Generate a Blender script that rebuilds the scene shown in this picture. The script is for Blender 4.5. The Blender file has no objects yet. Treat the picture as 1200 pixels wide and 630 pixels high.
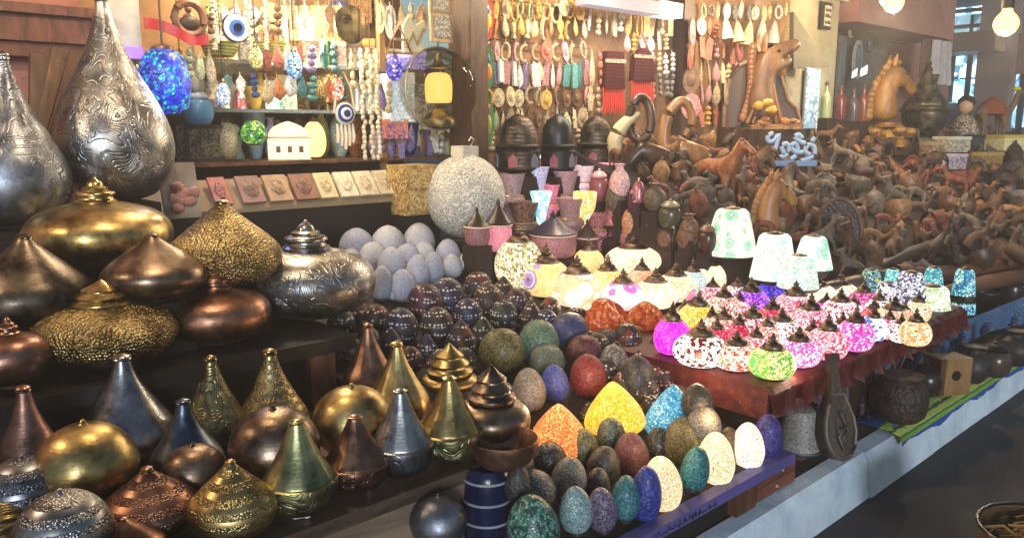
import bpy, bmesh, math, random
from mathutils import Vector, Matrix
rnd = random.Random(11)
D = bpy.data
S = bpy.context.scene
COL = S.collection
R = math.radians
PI = math.pi

# ------------------------------------------------------------------ camera model (1200 x 630 photo)
EYE = 1.6; FPX = 942.0; PIT = math.atan((315 - 150) / FPX); AZ = R(43)
FW = Vector((math.sin(AZ) * math.cos(PIT), math.cos(AZ) * math.cos(PIT), -math.sin(PIT)))
RT = Vector((math.cos(AZ), -math.sin(AZ), 0)); UP = RT.cross(FW); ORG = Vector((0, 0, EYE))

def ray(x, y): return FW + RT * ((x - 600) / FPX) + UP * ((315 - y) / FPX)

def hit(x, y, s, lift=0.0):
    d = ray(x, y); k = s[0]
    if k == 'z': t = (s[1] + lift - EYE) / d.z
    elif k == 'v': t = s[1] / d.y
    elif k == 'u': t = s[1] / d.x
    elif k == 'd': t = s[1]
    else:
        z0, m, v0 = s[1:]; t = (z0 + lift - m * v0 - EYE) / (d.z - m * d.y)
    return ORG + d * t, t

def fit(cx, y0, y1, w, s, k=.35):
    """real place (base), width and height of a thing seen in that box and standing on surface s"""
    ym = (y0 + y1) / 2
    th = PIT + math.atan((ym - 315) / FPX)
    P, t = hit(cx, y1, s); W = Hh = .1
    for i in range(8):
        W = w * t / FPX
        full = (y1 - y0) * t / FPX
        Hh = max((full - W * math.sin(th) * k) / math.cos(th), full * .45)
        P, t = hit(cx, ym, s, Hh / 2)
    return P - Vector((0, 0, Hh / 2)), W, Hh, t

RAMP = ('p', .36, .236, 1.45)          # sloped egg display
HEAP = ('p', .70, .42, 2.05)           # sloped heap of carvings
def ramp_z(v): return .36 + .236 * (v - 1.45)
def heap_z(v): return .70 + .42 * (v - 2.05)

# ------------------------------------------------------------------ colours and materials
def hexc(h):
    if not isinstance(h, str): return tuple(h) + (1,) if len(h) == 3 else tuple(h)
    v = [int(h[i:i + 2], 16) / 255 for i in (0, 2, 4)]
    return tuple((x / 12.92 if x <= .04045 else ((x + .055) / 1.055) ** 2.4) for x in v) + (1,)

MATS = {}
class NT:
    def __init__(s, name):
        s.m = D.materials.new(name); s.m.use_nodes = True; s.t = s.m.node_tree; s.t.nodes.clear()
        s.out = s.n('ShaderNodeOutputMaterial')
        s.b = s.n('ShaderNodeBsdfPrincipled'); s.l(s.b.outputs[0], s.out.inputs[0])
    def n(s, t, **kw):
        x = s.t.nodes.new(t)
        for k, v in kw.items(): setattr(x, k, v)
        return x
    def l(s, a, b): s.t.links.new(a, b)
    def coords(s, rand=True, scale=(1, 1, 1)):
        tc = s.n('ShaderNodeTexCoord'); mp = s.n('ShaderNodeMapping'); s.l(tc.outputs['Object'], mp.inputs[0])
        mp.inputs['Scale'].default_value = scale
        if rand:
            oi = s.n('ShaderNodeObjectInfo'); mu = s.n('ShaderNodeMath', operation='MULTIPLY'); mu.inputs[1].default_value = 17.3
            s.l(oi.outputs['Random'], mu.inputs[0]); s.l(mu.outputs[0], mp.inputs['Location'])
        return mp.outputs[0]
    def noise(s, co, sc, det=3, rough=.55, dist=0):
        x = s.n('ShaderNodeTexNoise'); s.l(co, x.inputs['Vector'])
        x.inputs['Scale'].default_value = sc; x.inputs['Detail'].default_value = det
        x.inputs['Roughness'].default_value = rough; x.inputs['Distortion'].default_value = dist
        return x
    def vor(s, co, sc, feature='F1', rnd_=1.0):
        x = s.n('ShaderNodeTexVoronoi', feature=feature); s.l(co, x.inputs['Vector'])
        x.inputs['Scale'].default_value = sc; x.inputs['Randomness'].default_value = rnd_
        return x
    def ramp(s, f, stops, mode='LINEAR'):
        x = s.n('ShaderNodeValToRGB'); s.l(f, x.inputs[0]); e = x.color_ramp.elements; x.color_ramp.interpolation = mode
        while len(e) > 1: e.remove(e[-1])
        e[0].position = stops[0][0]; e[0].color = hexc(stops[0][1])
        for p, c in stops[1:]:
            k = e.new(p); k.color = hexc(c)
        return x.outputs[0]
    def mix(s, f, a, b, blend='MIX'):
        x = s.n('ShaderNodeMix', data_type='RGBA', blend_type=blend)
        for sock, v in ((x.inputs[0], f), (x.inputs[6], a), (x.inputs[7], b)):
            if hasattr(v, 'is_linked'): s.l(v, sock)
            elif isinstance(v, (int, float)): sock.default_value = v
            else: sock.default_value = hexc(v)
        return x.outputs[2]
    def math(s, op, a, b=0.0, clamp=False):
        x = s.n('ShaderNodeMath', operation=op, use_clamp=clamp)
        for i, v in enumerate((a, b)):
            if hasattr(v, 'is_linked'): s.l(v, x.inputs[i])
            else: x.inputs[i].default_value = v
        return x.outputs[0]
    def bump(s, h, st=.3, dist=.01):
        x = s.n('ShaderNodeBump'); x.inputs['Strength'].default_value = st; x.inputs['Distance'].default_value = dist
        s.l(h, x.inputs['Height']); s.l(x.outputs[0], s.b.inputs['Normal'])
    def set(s, **kw):
        for k, v in kw.items():
            k = {'base': 'Base Color', 'rough': 'Roughness', 'metal': 'Metallic', 'em': 'Emission Color', 'es': 'Emission Strength', 'spec': 'Specular IOR Level', 'coat': 'Coat Weight', 'trans': 'Transmission Weight', 'ior': 'IOR'}[k]
            if hasattr(v, 'is_linked'): s.l(v, s.b.inputs[k])
            elif isinstance(v, (int, float)): s.b.inputs[k].default_value = v
            else: s.b.inputs[k].default_value = hexc(v)
        return s

def cached(f):
    def g(*a, **k):
        key = f.__name__ + repr(a) + repr(sorted(k.items()))
        if key not in MATS: MATS[key] = f(*a, **k)
        return MATS[key]
    return g

@cached
def paint(col, rough=.55, var=.25, spec=.4, metal=0.0, sc=14):
    s = NT('paint'); co = s.coords(); n = s.noise(co, sc, 4)
    c = hexc(col); dk = tuple(x * (1 - var) for x in c[:3])
    s.set(base=s.ramp(n.outputs[0], [(.3, dk), (.65, c)]), rough=rough, spec=spec, metal=metal)
    n2 = s.noise(co, 90, 2); s.bump(n2.outputs[0], .15, .004)
    return s.m

METAL = {'silver': ('b6b6b4', '65656a'), 'steel': ('969aa4', '484c56'), 'gold': ('cdb57c', '6c5a34'), 'olive': ('a49a6c', '504a34'), 'greengold': ('b8b282', '5a5e44'),
         'bronze': ('96816f', '42362d'), 'copper': ('ac8068', '523a30'), 'dark': ('746a5e', '2c2622'), 'blue': ('7a8498', '343a4a'), 'redcopper': ('9c7668', '4c362f'), 'brassy': ('bca878', '605034')}
@cached
def metal(kind, fin='plain', rough=.3):
    s = NT('metal_' + kind); co = s.coords(); a, b = METAL[kind]
    n = s.noise(co, 11, 5, .6)
    base = s.ramp(n.outputs[0], [(.36, b), (.7, a)])
    fine = s.noise(co, 140, 3, .6)
    blot = s.noise(co, 5.5, 6, .7, .6); bm = s.math('MULTIPLY', s.math('SUBTRACT', blot.outputs[0], .52), 4, True)
    base = s.mix(s.math('MULTIPLY', bm, .55), base, tuple(x * .35 for x in hexc(b)[:3]))
    if fin == 'hammer':
        v = s.vor(co, 105, 'SMOOTH_F1', .7); v.inputs['Smoothness'].default_value = .15
        base = s.mix(s.math('MULTIPLY', v.outputs[0], .6, True), base, tuple(x * .4 for x in hexc(b)[:3]))
        s.bump(v.outputs[0], 1.0, .008)
    elif fin == 'engrave':
        sw = s.noise(co, 8.5, 1, .4, .8)
        fr = s.math('FRACT', s.math('MULTIPLY', sw.outputs[0], 21))
        ln = s.math('SUBTRACT', 1.0, s.math('MULTIPLY', s.math('ABSOLUTE', s.math('SUBTRACT', fr, .5)), 5.5, True))
        pt = s.noise(co, 4, 1); ln = s.math('MULTIPLY', ln, s.math('MULTIPLY', s.math('SUBTRACT', pt.outputs[0], .30), 5, True))
        pits = s.vor(co, 120, 'F1'); pm = s.math('MULTIPLY', s.math('LESS_THAN', pits.outputs[0], .25), .35)
        g = s.math('ADD', ln, pm, True)
        base = s.mix(s.math('MULTIPLY', g, .6), base, tuple(x * .4 for x in hexc(b)[:3]))
        s.bump(s.math('SUBTRACT', 1.0, g), .5, .004)
    elif fin == 'pierce':
        v2 = s.vor(co, 165, 'SMOOTH_F1', .8); v2.inputs['Smoothness'].default_value = .2
        w = s.n('ShaderNodeTexWave', wave_type='BANDS', bands_direction='Z'); s.l(co, w.inputs[0]); w.inputs['Scale'].default_value = 12; w.inputs['Distortion'].default_value = .6
        g = s.math('MULTIPLY', v2.outputs[0], s.math('GREATER_THAN', w.outputs['Fac'], .4))
        base = s.mix(s.math('MULTIPLY', g, .6, True), base, tuple(x * .35 for x in hexc(b)[:3]))
        s.bump(g, .8, .004)
    elif fin == 'rib':
        w = s.n('ShaderNodeTexWave', wave_type='BANDS', bands_direction='DIAGONAL'); s.l(co, w.inputs[0]); w.inputs['Scale'].default_value = 22
        s.bump(w.outputs['Fac'], .8, .006)
    else:
        h = s.noise(co, 38, 3)
        w = s.n('ShaderNodeTexWave', wave_type='BANDS', bands_direction='Z'); s.l(co, w.inputs[0]); w.inputs['Scale'].default_value = 34; w.inputs['Distortion'].default_value = .4
        s.bump(s.math('ADD', s.math('ADD', h.outputs[0], s.math('MULTIPLY', w.outputs['Fac'], .07)), s.math('MULTIPLY', fine.outputs[0], .35)), .2, .004)
    rr = s.math('ADD', s.math('ADD', s.math('MULTIPLY', bm, .16), s.math('MULTIPLY', n.outputs[0], .22)), s.math('ADD', s.math('MULTIPLY', fine.outputs[0], .18), rough - .15))
    s.set(base=base, metal=1.0, rough=rr)
    return s.m

@cached
def mosaic(pal, sc=80, grout='2a2622', lit=0.0, flower=None, fsc=16, rough=.3, gw=.07, beads=False):
    """small glass pieces set in grout; a lit lamp's glass gives off its own light"""
    s = NT('mosaic'); co = s.coords()
    v = s.vor(co, sc, 'F1', .75 if beads else 1.0); e = s.vor(co, sc, 'DISTANCE_TO_EDGE', .75 if beads else 1.0)
    sp = s.n('ShaderNodeSeparateColor'); s.l(v.outputs['Color'], sp.inputs[0])
    n = len(pal); col = s.ramp(sp.outputs[0], [(i / n, c) for i, c in enumerate(pal)], 'CONSTANT')
    if flower:
        f = s.vor(co, fsc, 'F1', .6)
        fl = s.ramp(f.outputs['Distance'], [(0, flower[2]), (.10, flower[0]), (.30, flower[1]), (.36, flower[0]), (.44, flower[2])], 'CONSTANT')
        # petals: modulate flower radius by the small pieces
        rad = s.math('ADD', f.outputs['Distance'], s.math('MULTIPLY', s.math('SUBTRACT', v.outputs['Distance'], .4), .12))
        sp2 = s.n('ShaderNodeSeparateColor'); s.l(f.outputs['Color'], sp2.inputs[0])
        g = s.math('MULTIPLY', s.math('LESS_THAN', rad, .46), s.math('GREATER_THAN', sp2.outputs[1], .25))
        col = s.mix(g, col, fl)
    g = s.math('GREATER_THAN', e.outputs['Distance'], gw)
    base = s.mix(g, grout, col)
    s.set(base=base, rough=s.math('ADD', s.math('MULTIPLY', s.math('SUBTRACT', 1.0, g), .5), rough))
    s.bump(s.math('MINIMUM', e.outputs['Distance'], .2), .6, .004)
    if lit:
        gl = s.noise(co, 6, 2)
        s.set(base=s.mix(.55, base, '0a0806'), em=base, es=s.math('MULTIPLY', s.math('ADD', gl.outputs[0], .5), lit * .8))
    return s.m

@cached
def dots(base='14131a', pat=('d8d2c4', '7f2a22', '1f2b52'), sc=62):
    s = NT('dotted_glass'); co = s.coords()
    big = s.vor(co, 30, 'F1'); sp = s.n('ShaderNodeSeparateColor'); s.l(big.outputs['Color'], sp.inputs[0])
    ground = s.ramp(sp.outputs[0], [(0, base), (.4, pat[2]), (.62, base), (.8, pat[1]), (.92, base)], 'CONSTANT')
    v = s.vor(co, sc, 'F1', .3); d = s.math('LESS_THAN', v.outputs['Distance'], .36)
    w = s.n('ShaderNodeTexWave', wave_type='BANDS', bands_direction='Z'); s.l(co, w.inputs[0]); w.inputs['Scale'].default_value = 7; w.inputs['Distortion'].default_value = 5
    d2 = s.math('MULTIPLY', d, s.math('GREATER_THAN', w.outputs['Fac'], .62))
    n = s.noise(co, 40, 3); ground = s.mix(s.math('MULTIPLY', n.outputs[0], .5), ground, '50443a')
    s.set(base=s.mix(d2, ground, pat[0]), rough=.5, spec=.3); s.bump(s.math('ADD', d2, s.math('MULTIPLY', n.outputs[0], .6)), .5, .004)
    return s.m

@cached
def wood(a, b, sc=18, rough=.5, stretch=(1, 1, .25), carve=0.0):
    s = NT('wood'); co = s.coords(True, stretch)
    n = s.noise(co, sc, 6, .65, 1.2)
    base = s.ramp(n.outputs[0], [(.3, b), (.68, a)])
    s.set(base=base, rough=rough, spec=.45)
    if carve:
        c2 = s.coords(); v = s.vor(c2, 55); s.bump(v.outputs[0], carve, .01)
    else: s.bump(n.outputs[0], .3, .006)
    return s.m

@cached
def emit(col, st, base=None):
    s = NT('lit'); s.set(base=base or col, em=col, es=st, rough=.5); return s.m

@cached
def glass(col='ffffff', rough=.03, tr=1.0):
    s = NT('glass'); s.set(base=col, rough=rough, trans=tr, ior=1.12); return s.m

@cached
def lace(col, dark, sc=30, lit=0.0, sp=.45):
    """pale ground with an all-over scrolling pattern"""
    s = NT('patterned'); co = s.coords(); d = s.noise(co, sc * .5, 2); mx = s.mix(.12, co, d.outputs[1])
    v = s.vor(mx, sc, 'DISTANCE_TO_EDGE'); n = s.noise(co, sc * 1.4, 3)
    g = s.math('MULTIPLY', s.math('GREATER_THAN', v.outputs[0], .09), s.math('GREATER_THAN', n.outputs[0], sp))
    base = s.mix(g, dark, col); s.set(base=base, rough=.5); s.bump(g, .4, .004)
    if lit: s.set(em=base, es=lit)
    return s.m

@cached
def stripes(cols, sc=6, direction='X', dist=1.5, rough=.8, det=60):
    s = NT('woven_cloth'); co = s.coords(False)
    w = s.n('ShaderNodeTexWave', wave_type='BANDS', bands_direction=direction, wave_profile='SAW'); s.l(co, w.inputs[0])
    w.inputs['Scale'].default_value = sc; w.inputs['Distortion'].default_value = dist; w.inputs['Detail Scale'].default_value = 1.5
    n = len(cols); base = s.ramp(w.outputs['Fac'], [(i / n, c) for i, c in enumerate(cols)], 'CONSTANT')
    v = s.vor(co, det, 'F1', .4); base = s.mix(s.math('MULTIPLY', v.outputs[0], .5, True), base, '05060a')
    s.set(base=base, rough=rough, spec=.15); s.bump(v.outputs[0], .5, .004)
    return s.m

# ------------------------------------------------------------------ mesh building
def smooth_prof(p, n=3):
    out = []
    for i in range(len(p) - 1):
        p0 = p[max(i - 1, 0)]; p1 = p[i]; p2 = p[i + 1]; p3 = p[min(i + 2, len(p) - 1)]
        for j in range(n):
            t = j / n
            out.append(tuple(.5 * ((2 * p1[k]) + (-p0[k] + p2[k]) * t + (2 * p0[k] - 5 * p1[k] + 4 * p2[k] - p3[k]) * t * t + (-p0[k] + 3 * p1[k] - 3 * p2[k] + p3[k]) * t ** 3) for k in (0, 1)))
    out.append(p[-1]); return out

def sp3(p, n=4):
    p = [Vector(q) for q in p]; out = []
    for i in range(len(p) - 1):
        a, b, c, d = p[max(i - 1, 0)], p[i], p[i + 1], p[min(i + 2, len(p) - 1)]
        for j in range(n):
            t = j / n; out.append(.5 * (2 * b + (c - a) * t + (2 * a - 5 * b + 4 * c - d) * t * t + (-a + 3 * b - 3 * c + d) * t ** 3))
    return out + [p[-1]]
def spr(r, n=4): return [r[i] + (r[i + 1] - r[i]) * j / n for i in range(len(r) - 1) for j in range(n)] + [r[-1]]
class MB:
    def __init__(s): s.V = []; s.F = []
    def add(s, V, F):
        b = len(s.V); s.V += [tuple(v) for v in V]; s.F += [tuple(b + i for i in f) for f in F]; return s
    def lathe(s, prof, rad=1.0, hh=1.0, z0=0.0, seg=28, sm=3, c=(0, 0), lobes=0, lobe=0.0, sq=1.0, wob=0.0):
        p = smooth_prof(prof, sm) if sm else prof
        V = []; F = []; h1, h2, h3 = rnd.uniform(0, 6), rnd.uniform(0, 6), rnd.uniform(0, 6)
        for r, z in p:
            r = max(r, .0005 / max(rad, 1e-6))
            for k in range(seg):
                a = 2 * PI * k / seg; q = r * rad * ((1 + lobe * math.cos(lobes * a) if lobes else 1) + (wob * (math.sin(2 * a + h1 + 3 * z) + .6 * math.sin(3 * a + h2 - 5 * z) + .35 * math.sin(7 * a + h3 + 11 * z)) if wob else 0))
                V.append((c[0] + q * math.cos(a), c[1] + q * math.sin(a) * sq, z0 + z * hh))
        n = len(p)
        for i in range(n - 1):
            for k in range(seg):
                k2 = (k + 1) % seg; F.append((i * seg + k, i * seg + k2, (i + 1) * seg + k2, (i + 1) * seg + k))
        F.append(tuple(range(seg - 1, -1, -1))); F.append(tuple((n - 1) * seg + k for k in range(seg)))
        return s.add(V, F)
    def box(s, x0, x1, y0, y1, z0, z1, m=None):
        V = [(x, y, z) for z in (z0, z1) for y in (y0, y1) for x in (x0, x1)]
        if m: V = [m @ Vector(v) for v in V]
        return s.add(V, [(0, 2, 3, 1), (4, 5, 7, 6), (0, 1, 5, 4), (2, 6, 7, 3), (0, 4, 6, 2), (1, 3, 7, 5)])
    def tube(s, pts, r, seg=8, closed=False):
        pts = [Vector(p) for p in pts]; n = len(pts); V = []; F = []
        rs = r if isinstance(r, (list, tuple)) else [r] * n
        for i, p in enumerate(pts):
            if closed: t = pts[(i + 1) % n] - pts[i - 1]
            else: t = pts[min(i + 1, n - 1)] - pts[max(i - 1, 0)]
            t.normalize(); a = Vector((0, 0, 1)) if abs(t.z) < .9 else Vector((1, 0, 0))
            x = t.cross(a).normalized(); y = t.cross(x)
            for k in range(seg):
                q = 2 * PI * k / seg; V.append(p + (x * math.cos(q) + y * math.sin(q)) * rs[i])
        m = n if closed else n - 1
        for i in range(m):
            j = (i + 1) % n
            for k in range(seg):
                k2 = (k + 1) % seg; F.append((i * seg + k, i * seg + k2, j * seg + k2, j * seg + k))
        if not closed: F.append(tuple(range(seg - 1, -1, -1))); F.append(tuple((n - 1) * seg + k for k in range(seg)))
        return s.add(V, F)
    def prism(s, poly, y0, y1, m=None):
        """outline in x,z pushed along y"""
        n = len(poly); V = [(x, y0, z) for x, z in poly] + [(x, y1, z) for x, z in poly]
        if m: V = [m @ Vector(v) for v in V]
        F = [tuple(range(n)), tuple(range(2 * n - 1, n - 1, -1))] + [(i, i + n, (i + 1) % n + n, (i + 1) % n) for i in range(n)]
        return s.add(V, F)
    def blob(s, c, sx, sy, sz, seg=14, rings=9, jig=0.0):
        V = []; F = []
        for i in range(rings + 1):
            th = PI * i / rings
            for k in range(seg):
                a = 2 * PI * k / seg; j = 1 + (rnd.uniform(-jig, jig) if 0 < i < rings else 0)
                q = max(math.sin(th), .01)
                V.append((c[0] + sx * q * math.cos(a) * j, c[1] + sy * q * math.sin(a) * j, c[2] - sz * math.cos(th) * j))
        for i in range(rings):
            for k in range(seg):
                k2 = (k + 1) % seg; F.append((i * seg + k, i * seg + k2, (i + 1) * seg + k2, (i + 1) * seg + k))
        F.append(tuple(range(seg - 1, -1, -1))); F.append(tuple(rings * seg + k for k in range(seg)))
        return s.add(V, F)
    def sheet(s, grid, th):
        """grid[i][j] of points -> closed cloth of thickness th (pushed along its normal roughly -y/+z)"""
        a, b = len(grid), len(grid[0]); V = []; F = []
        for sgn in (0, 1):
            for row in grid:
                for p in row: V.append(Vector(p) + Vector(th) * sgn)
        N = a * b; I = lambda i, j, q: q * N + i * b + j
        for i in range(a - 1):
            for j in range(b - 1):
                F.append((I(i, j, 0), I(i, j + 1, 0), I(i + 1, j + 1, 0), I(i + 1, j, 0)))
                F.append((I(i, j, 1), I(i + 1, j, 1), I(i + 1, j + 1, 1), I(i, j + 1, 1)))
        for j in range(b - 1):
            for i in (0, a - 1): F.append((I(i, j, 0), I(i, j, 1), I(i, j + 1, 1), I(i, j + 1, 0)))
        for i in range(a - 1):
            for j in (0, b - 1): F.append((I(i, j, 0), I(i + 1, j, 0), I(i + 1, j, 1), I(i, j, 1)))
        return s.add(V, F)
    def mesh(s, name, m, smooth=True, ang=38):
        me = D.meshes.new(name); me.from_pydata([tuple(v) for v in s.V], [], s.F)
        bm = bmesh.new(); bm.from_mesh(me); bmesh.ops.recalc_face_normals(bm, faces=bm.faces); bm.to_mesh(me); bm.free()
        me.materials.append(m)
        if smooth:
            me.shade_smooth(); me.set_sharp_from_angle(angle=R(ang))
        return me
    def build(s, name, m, parent=None, smooth=True, ang=38, loc=None):
        return link(name, s.mesh(name, m, smooth, ang), parent, loc)

def link(name, me, parent=None, loc=None):
    o = D.objects.new(name, me); COL.objects.link(o)
    if parent: o.parent = parent
    if loc is not None: o.location = loc
    return o

USED = {}
ORD = ['', 'second', 'third', 'fourth', 'fifth', 'sixth', 'seventh', 'eighth', 'ninth', 'tenth', 'eleventh', 'twelfth']
def tag(o, label, cat, group=None, kind=None, share=False):
    if label:
        n = USED.get(label, 0); USED[label] = n + 1
        if n and not share: label = label + ', %s from the left' % ORD[min(n, 11)]
        o['label'] = label
    if cat: o['category'] = cat
    if group: o['group'] = group
    if kind: o['kind'] = kind
    return o
def thing(name, label, cat, loc, rz=0, group=None, rx=0, ry=0):
    o = D.objects.new(name, None); COL.objects.link(o); o.empty_display_size = .05
    o.location = loc; o.rotation_euler = (rx, ry, rz)
    return tag(o, label, cat, group)
def struct(o):
    o['kind'] = 'structure'; return o

def skin(name, joints, edges, sub=1):
    """one continuous body grown over a skeleton; joints = (x, y, z, radius)"""
    me = D.meshes.new(name); me.from_pydata([j[:3] for j in joints], edges, [])
    o = D.objects.new(name, me); COL.objects.link(o)
    md = o.modifiers.new('s', 'SKIN')
    for v, j in zip(me.skin_vertices[0].data, joints):
        r = j[3]; v.radius = (r, r) if not isinstance(r, tuple) else r
    me.skin_vertices[0].data[0].use_root = True
    md.use_smooth_shade = True
    o.modifiers.new('u', 'SUBSURF').levels = sub
    dg = bpy.context.evaluated_depsgraph_get(); ev = o.evaluated_get(dg)
    out = D.meshes.new_from_object(ev); out.name = name
    D.objects.remove(o); out.shade_smooth()
    return out
# ------------------------------------------------------------------ setting
def at(x, y, s): return hit(x, y, s)[0]
def U4(x, v=4.0): return at(x, 100, ('v', v)).x

@cached
def asphalt():
    s = NT('asphalt'); co = s.coords(False); n = s.noise(co, 1.3, 5, .6); n2 = s.noise(co, 160, 2)
    base = s.ramp(n.outputs[0], [(.35, '1e1d1f'), (.7, '343130')])
    base = s.mix(s.math('MULTIPLY', n2.outputs[0], .5), base, '454040')
    s.set(base=base, rough=s.ramp(n.outputs[0], [(.4, (.62, .62, .62)), (.65, (.9, .9, .9))])); s.bump(n2.outputs[0], .5, .01); return s.m
@cached
def plaster(a, b, sc=2.2, rough=.85):
    s = NT('plaster'); co = s.coords(False); n = s.noise(co, sc, 6, .65); n2 = s.noise(co, 45, 3)
    s.set(base=s.ramp(n.outputs[0], [(.3, b), (.7, a)]), rough=rough, spec=.2); s.bump(n2.outputs[0], .25, .01); return s.m
@cached
def kerbpaint():
    s = NT('kerb_paint'); co = s.coords(False); n = s.noise(co, 5, 7, .7); n2 = s.noise(co, 26, 5, .7)
    b = s.ramp(n.outputs[0], [(.3, 'a9bac6'), (.62, 'd6dfe6')])
    chip = s.math('GREATER_THAN', n2.outputs[0], .69)
    s.set(base=s.mix(chip, b, '7d7b78'), rough=.6); s.bump(n2.outputs[0], .4, .01); return s.m

g = MB(); g.add([(-40, -40, 0), (60, -40, 0), (60, 60, 0), (-40, 60, 0)], [(0, 1, 2, 3)])
struct(g.build('road', asphalt(), smooth=False))
g = MB(); g.box(-6, 14, 1.46, 9, .004, .2)
struct(g.build('pavement', plaster('5b5350', '3c3735'), smooth=False))
g = MB(); u = -4.0; k = 0
while u < 13:
    L = .74; o = rnd.uniform(-.006, .006)
    V = []
    for uu in (u + .004, u + L - .004):
        V += [(uu, 1.345 + o, .002), (uu, 1.36 + o, .165), (uu, 1.385 + o, .2), (uu, 1.455, .205), (uu, 1.455, .002)]
    g.add(V, [(0, 1, 2, 3, 4), (9, 8, 7, 6, 5)] + [(i, i + 5, (i + 1) % 5 + 5, (i + 1) % 5) for i in range(5)])
    u += L
struct(g.build('kerb', kerbpaint(), smooth=False))

# the buildings the stall leans on
woodD = wood('4a3020', '22150e'); woodM = wood('7a5233', '40281a'); woodT = wood('a98357', '6d4d2e')
uL, uP, uP2 = U4(105), U4(540), U4(560)
b = thing('souvenir_shop', 'lit souvenir shop with open front and crowded shelves', 'shop', (0, 4, 0))
m = MB(); m.box(uL - .3, uP2 + .3, 1.25, 1.35, 0, 2.9); m.build('back_wall', plaster('8a6c4c', '5c442e', 3), b, False)
m = MB(); m.box(uL - .4, uL - .3, .12, 1.3, 0, 2.9); m.build('side_wall', plaster('b99a70', '8d6c45', 3), b, False)
m = MB(); m.box(-4, 8.6, 0.02, 1.4, 2.9, 3.0); m.build('ceiling', plaster('c9b69a', '9a8468', 3), b, False)
m = MB(); m.box(uP + .002, uP2, -.1, .12, .2, 2.9); m.build('pilaster', wood('5a4030', '2c1e16'), b, False)
m = MB(); m.box(-4, uL, .02, .12, 0, 2.9); m.build('front_wall', plaster('b07868', '8a5648', 3), b, False)
zb0, zb1 = at(50, 52, ('v', 4)).z, at(50, 22, ('v', 4)).z
m = MB(); m.box(-4, uL + .02, -.12, .018, zb0, zb1); m.box(-4, uL + .05, -.16, .017, zb1 + .001, zb1 + .04); m.box(-4, uL + .05, -.09, .016, zb0 - .06, zb0 - .001)
m.build('beam', wood('7a4a38', '4a2a20'), b, False)
zs = [at(330, 187, ('v', 4.5)).z, at(330, 129, ('v', 4.5)).z, at(330, 76, ('v', 4.5)).z]
for i, z in enumerate(zs):
    m = MB(); m.box(uL - .29, U4(545, 4.5), .32, 1.24, z - .02, z); m.build('shelf', woodM if i == 0 else glass('dfeef0', .05, .8), b, False)
for x in (150, 443):
    p = at(x, 100, ('v', 4.4)); m = MB(); m.box(p.x - .02, p.x + .02, .34, .38, .2, 2.88); m.build('post', woodT, b, False)

uE = U4(925)
b = thing('display_wall', 'tan wall board carrying rows of hanging charms behind the lamps', 'wall', (0, 4, 0))
m = MB(); m.box(uP2 + .001, uE, .04, .14, .2, 2.9); m.build('board', plaster('8a6a4c', '5a4030', 4), b, False)
x0, x1 = U4(791), U4(803)
m = MB(); m.box(x0, x1, -.07, .038, .2, 2.9); m.build('post', wood('4a332a', '251812'), b, False)
for y in (3, 22, 50, 76, 104, 132, 156):
    z = at(620, y, ('v', 3.97)).z; m = MB(); m.tube([(uP2 + .02, -.02, z), (U4(690), -.02, z)], .004, 6); m.build('rail', woodD, b)
b = thing('white_wall_house', 'off white wall end between the charms and the pink building', 'building', (0, 4, 0))
m = MB(); m.box(uE + .002, U4(984), .06, .3, .2, 3.4); m.build('wall', plaster('aca68e', '827c68', 3), b, False)
m = MB(); m.box(U4(984) + .01, U4(1032, 4.6), .55, .7, .2, 3.4); m.build('doorway', plaster('7d7468', '4a4440', 3), b, False)
b = thing('pink_house', 'pink plastered house front behind the gold horse bust', 'building', (0, 4.7, 0))
m = MB(); m.box(U4(1004, 4.7), U4(1112, 4.7), 0, 2, .2, 3.8); m.build('wall', plaster('9c6c60', '744e46', 2), b, False)
zc = at(1050, 34, ('v', 4.0)).z
m = MB(); m.box(U4(1000, 4.0), U4(1112, 4.0), -.7, -.002, zc, zc + .7); m.build('canopy', plaster('a07060', '7c5448', 2), b, False)
# far lit shop across the end of the lane
b = thing('far_shop', 'distant shop with cool bluish lit windows at upper right edge', 'shop', (17, 0, 0))
def vat(x, y, uu):
    d = ray(x, y); t = uu / d.x; return ORG + d * t
def frect(m, x0, x1, y0, y1, uo, th=.1):
    a = vat(x0, y0, 17); c = vat(x1, y1, 17); m.box(uo, uo + th, min(a.y, c.y), max(a.y, c.y), min(a.z, c.z), max(a.z, c.z)); return m
frect(MB(), 1085, 1300, -40, 190, .2, .3).build('wall', plaster('6c747c', '474d58', .8), b, False)
frect(MB(), 1100, 1184, 46, 62, -.9, 1.05).build('awning', paint('6a5148'), b, False)
frect(MB(), 1161, 1180, -30, 175, -.3, .45).build('column', plaster('8a746c', '685850', 1), b, False)
frect(MB(), 1182, 1260, 40, 84, 0, .18).build('panel', paint('7b5e52'), b, False)
for x0, x1, y0, y1, st in ((1104, 1122, 64, 120, 1.6), (1124, 1142, 64, 120, 2.0), (1144, 1158, 66, 120, 1.3), (1184, 1206, 86, 150, 1.2), (1112, 1150, 10, 15, 2), (1116, 1158, 17, 44, .45)):
    s = NT('lit_window'); co = s.coords(); v = s.vor(co, 5.5); sp = s.n('ShaderNodeSeparateColor'); s.l(v.outputs['Color'], sp.inputs[0])
    s.set(base='8fb8c8', em=s.ramp(sp.outputs[0], [(0, '3a6a84'), (.25, '9fd4e6'), (.5, '6aa6c4'), (.66, 'd6eef4'), (.86, '4a4868')], 'CONSTANT'), es=st * 1.25)
    wn = frect(MB(), x0, x1, y0, y1, .1, .09).build('window', s.m, b, False)
    mm = MB()
    frect(mm, (x0 + x1) / 2 - .5, (x0 + x1) / 2 + .5, y0, y1, .06, .035)
    frect(mm, x0, x1, (y0 + y1) / 2 - .5, (y0 + y1) / 2 + .5, .02, .035); mm.build('mullion', paint('3c4450'), wn, False)

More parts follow.
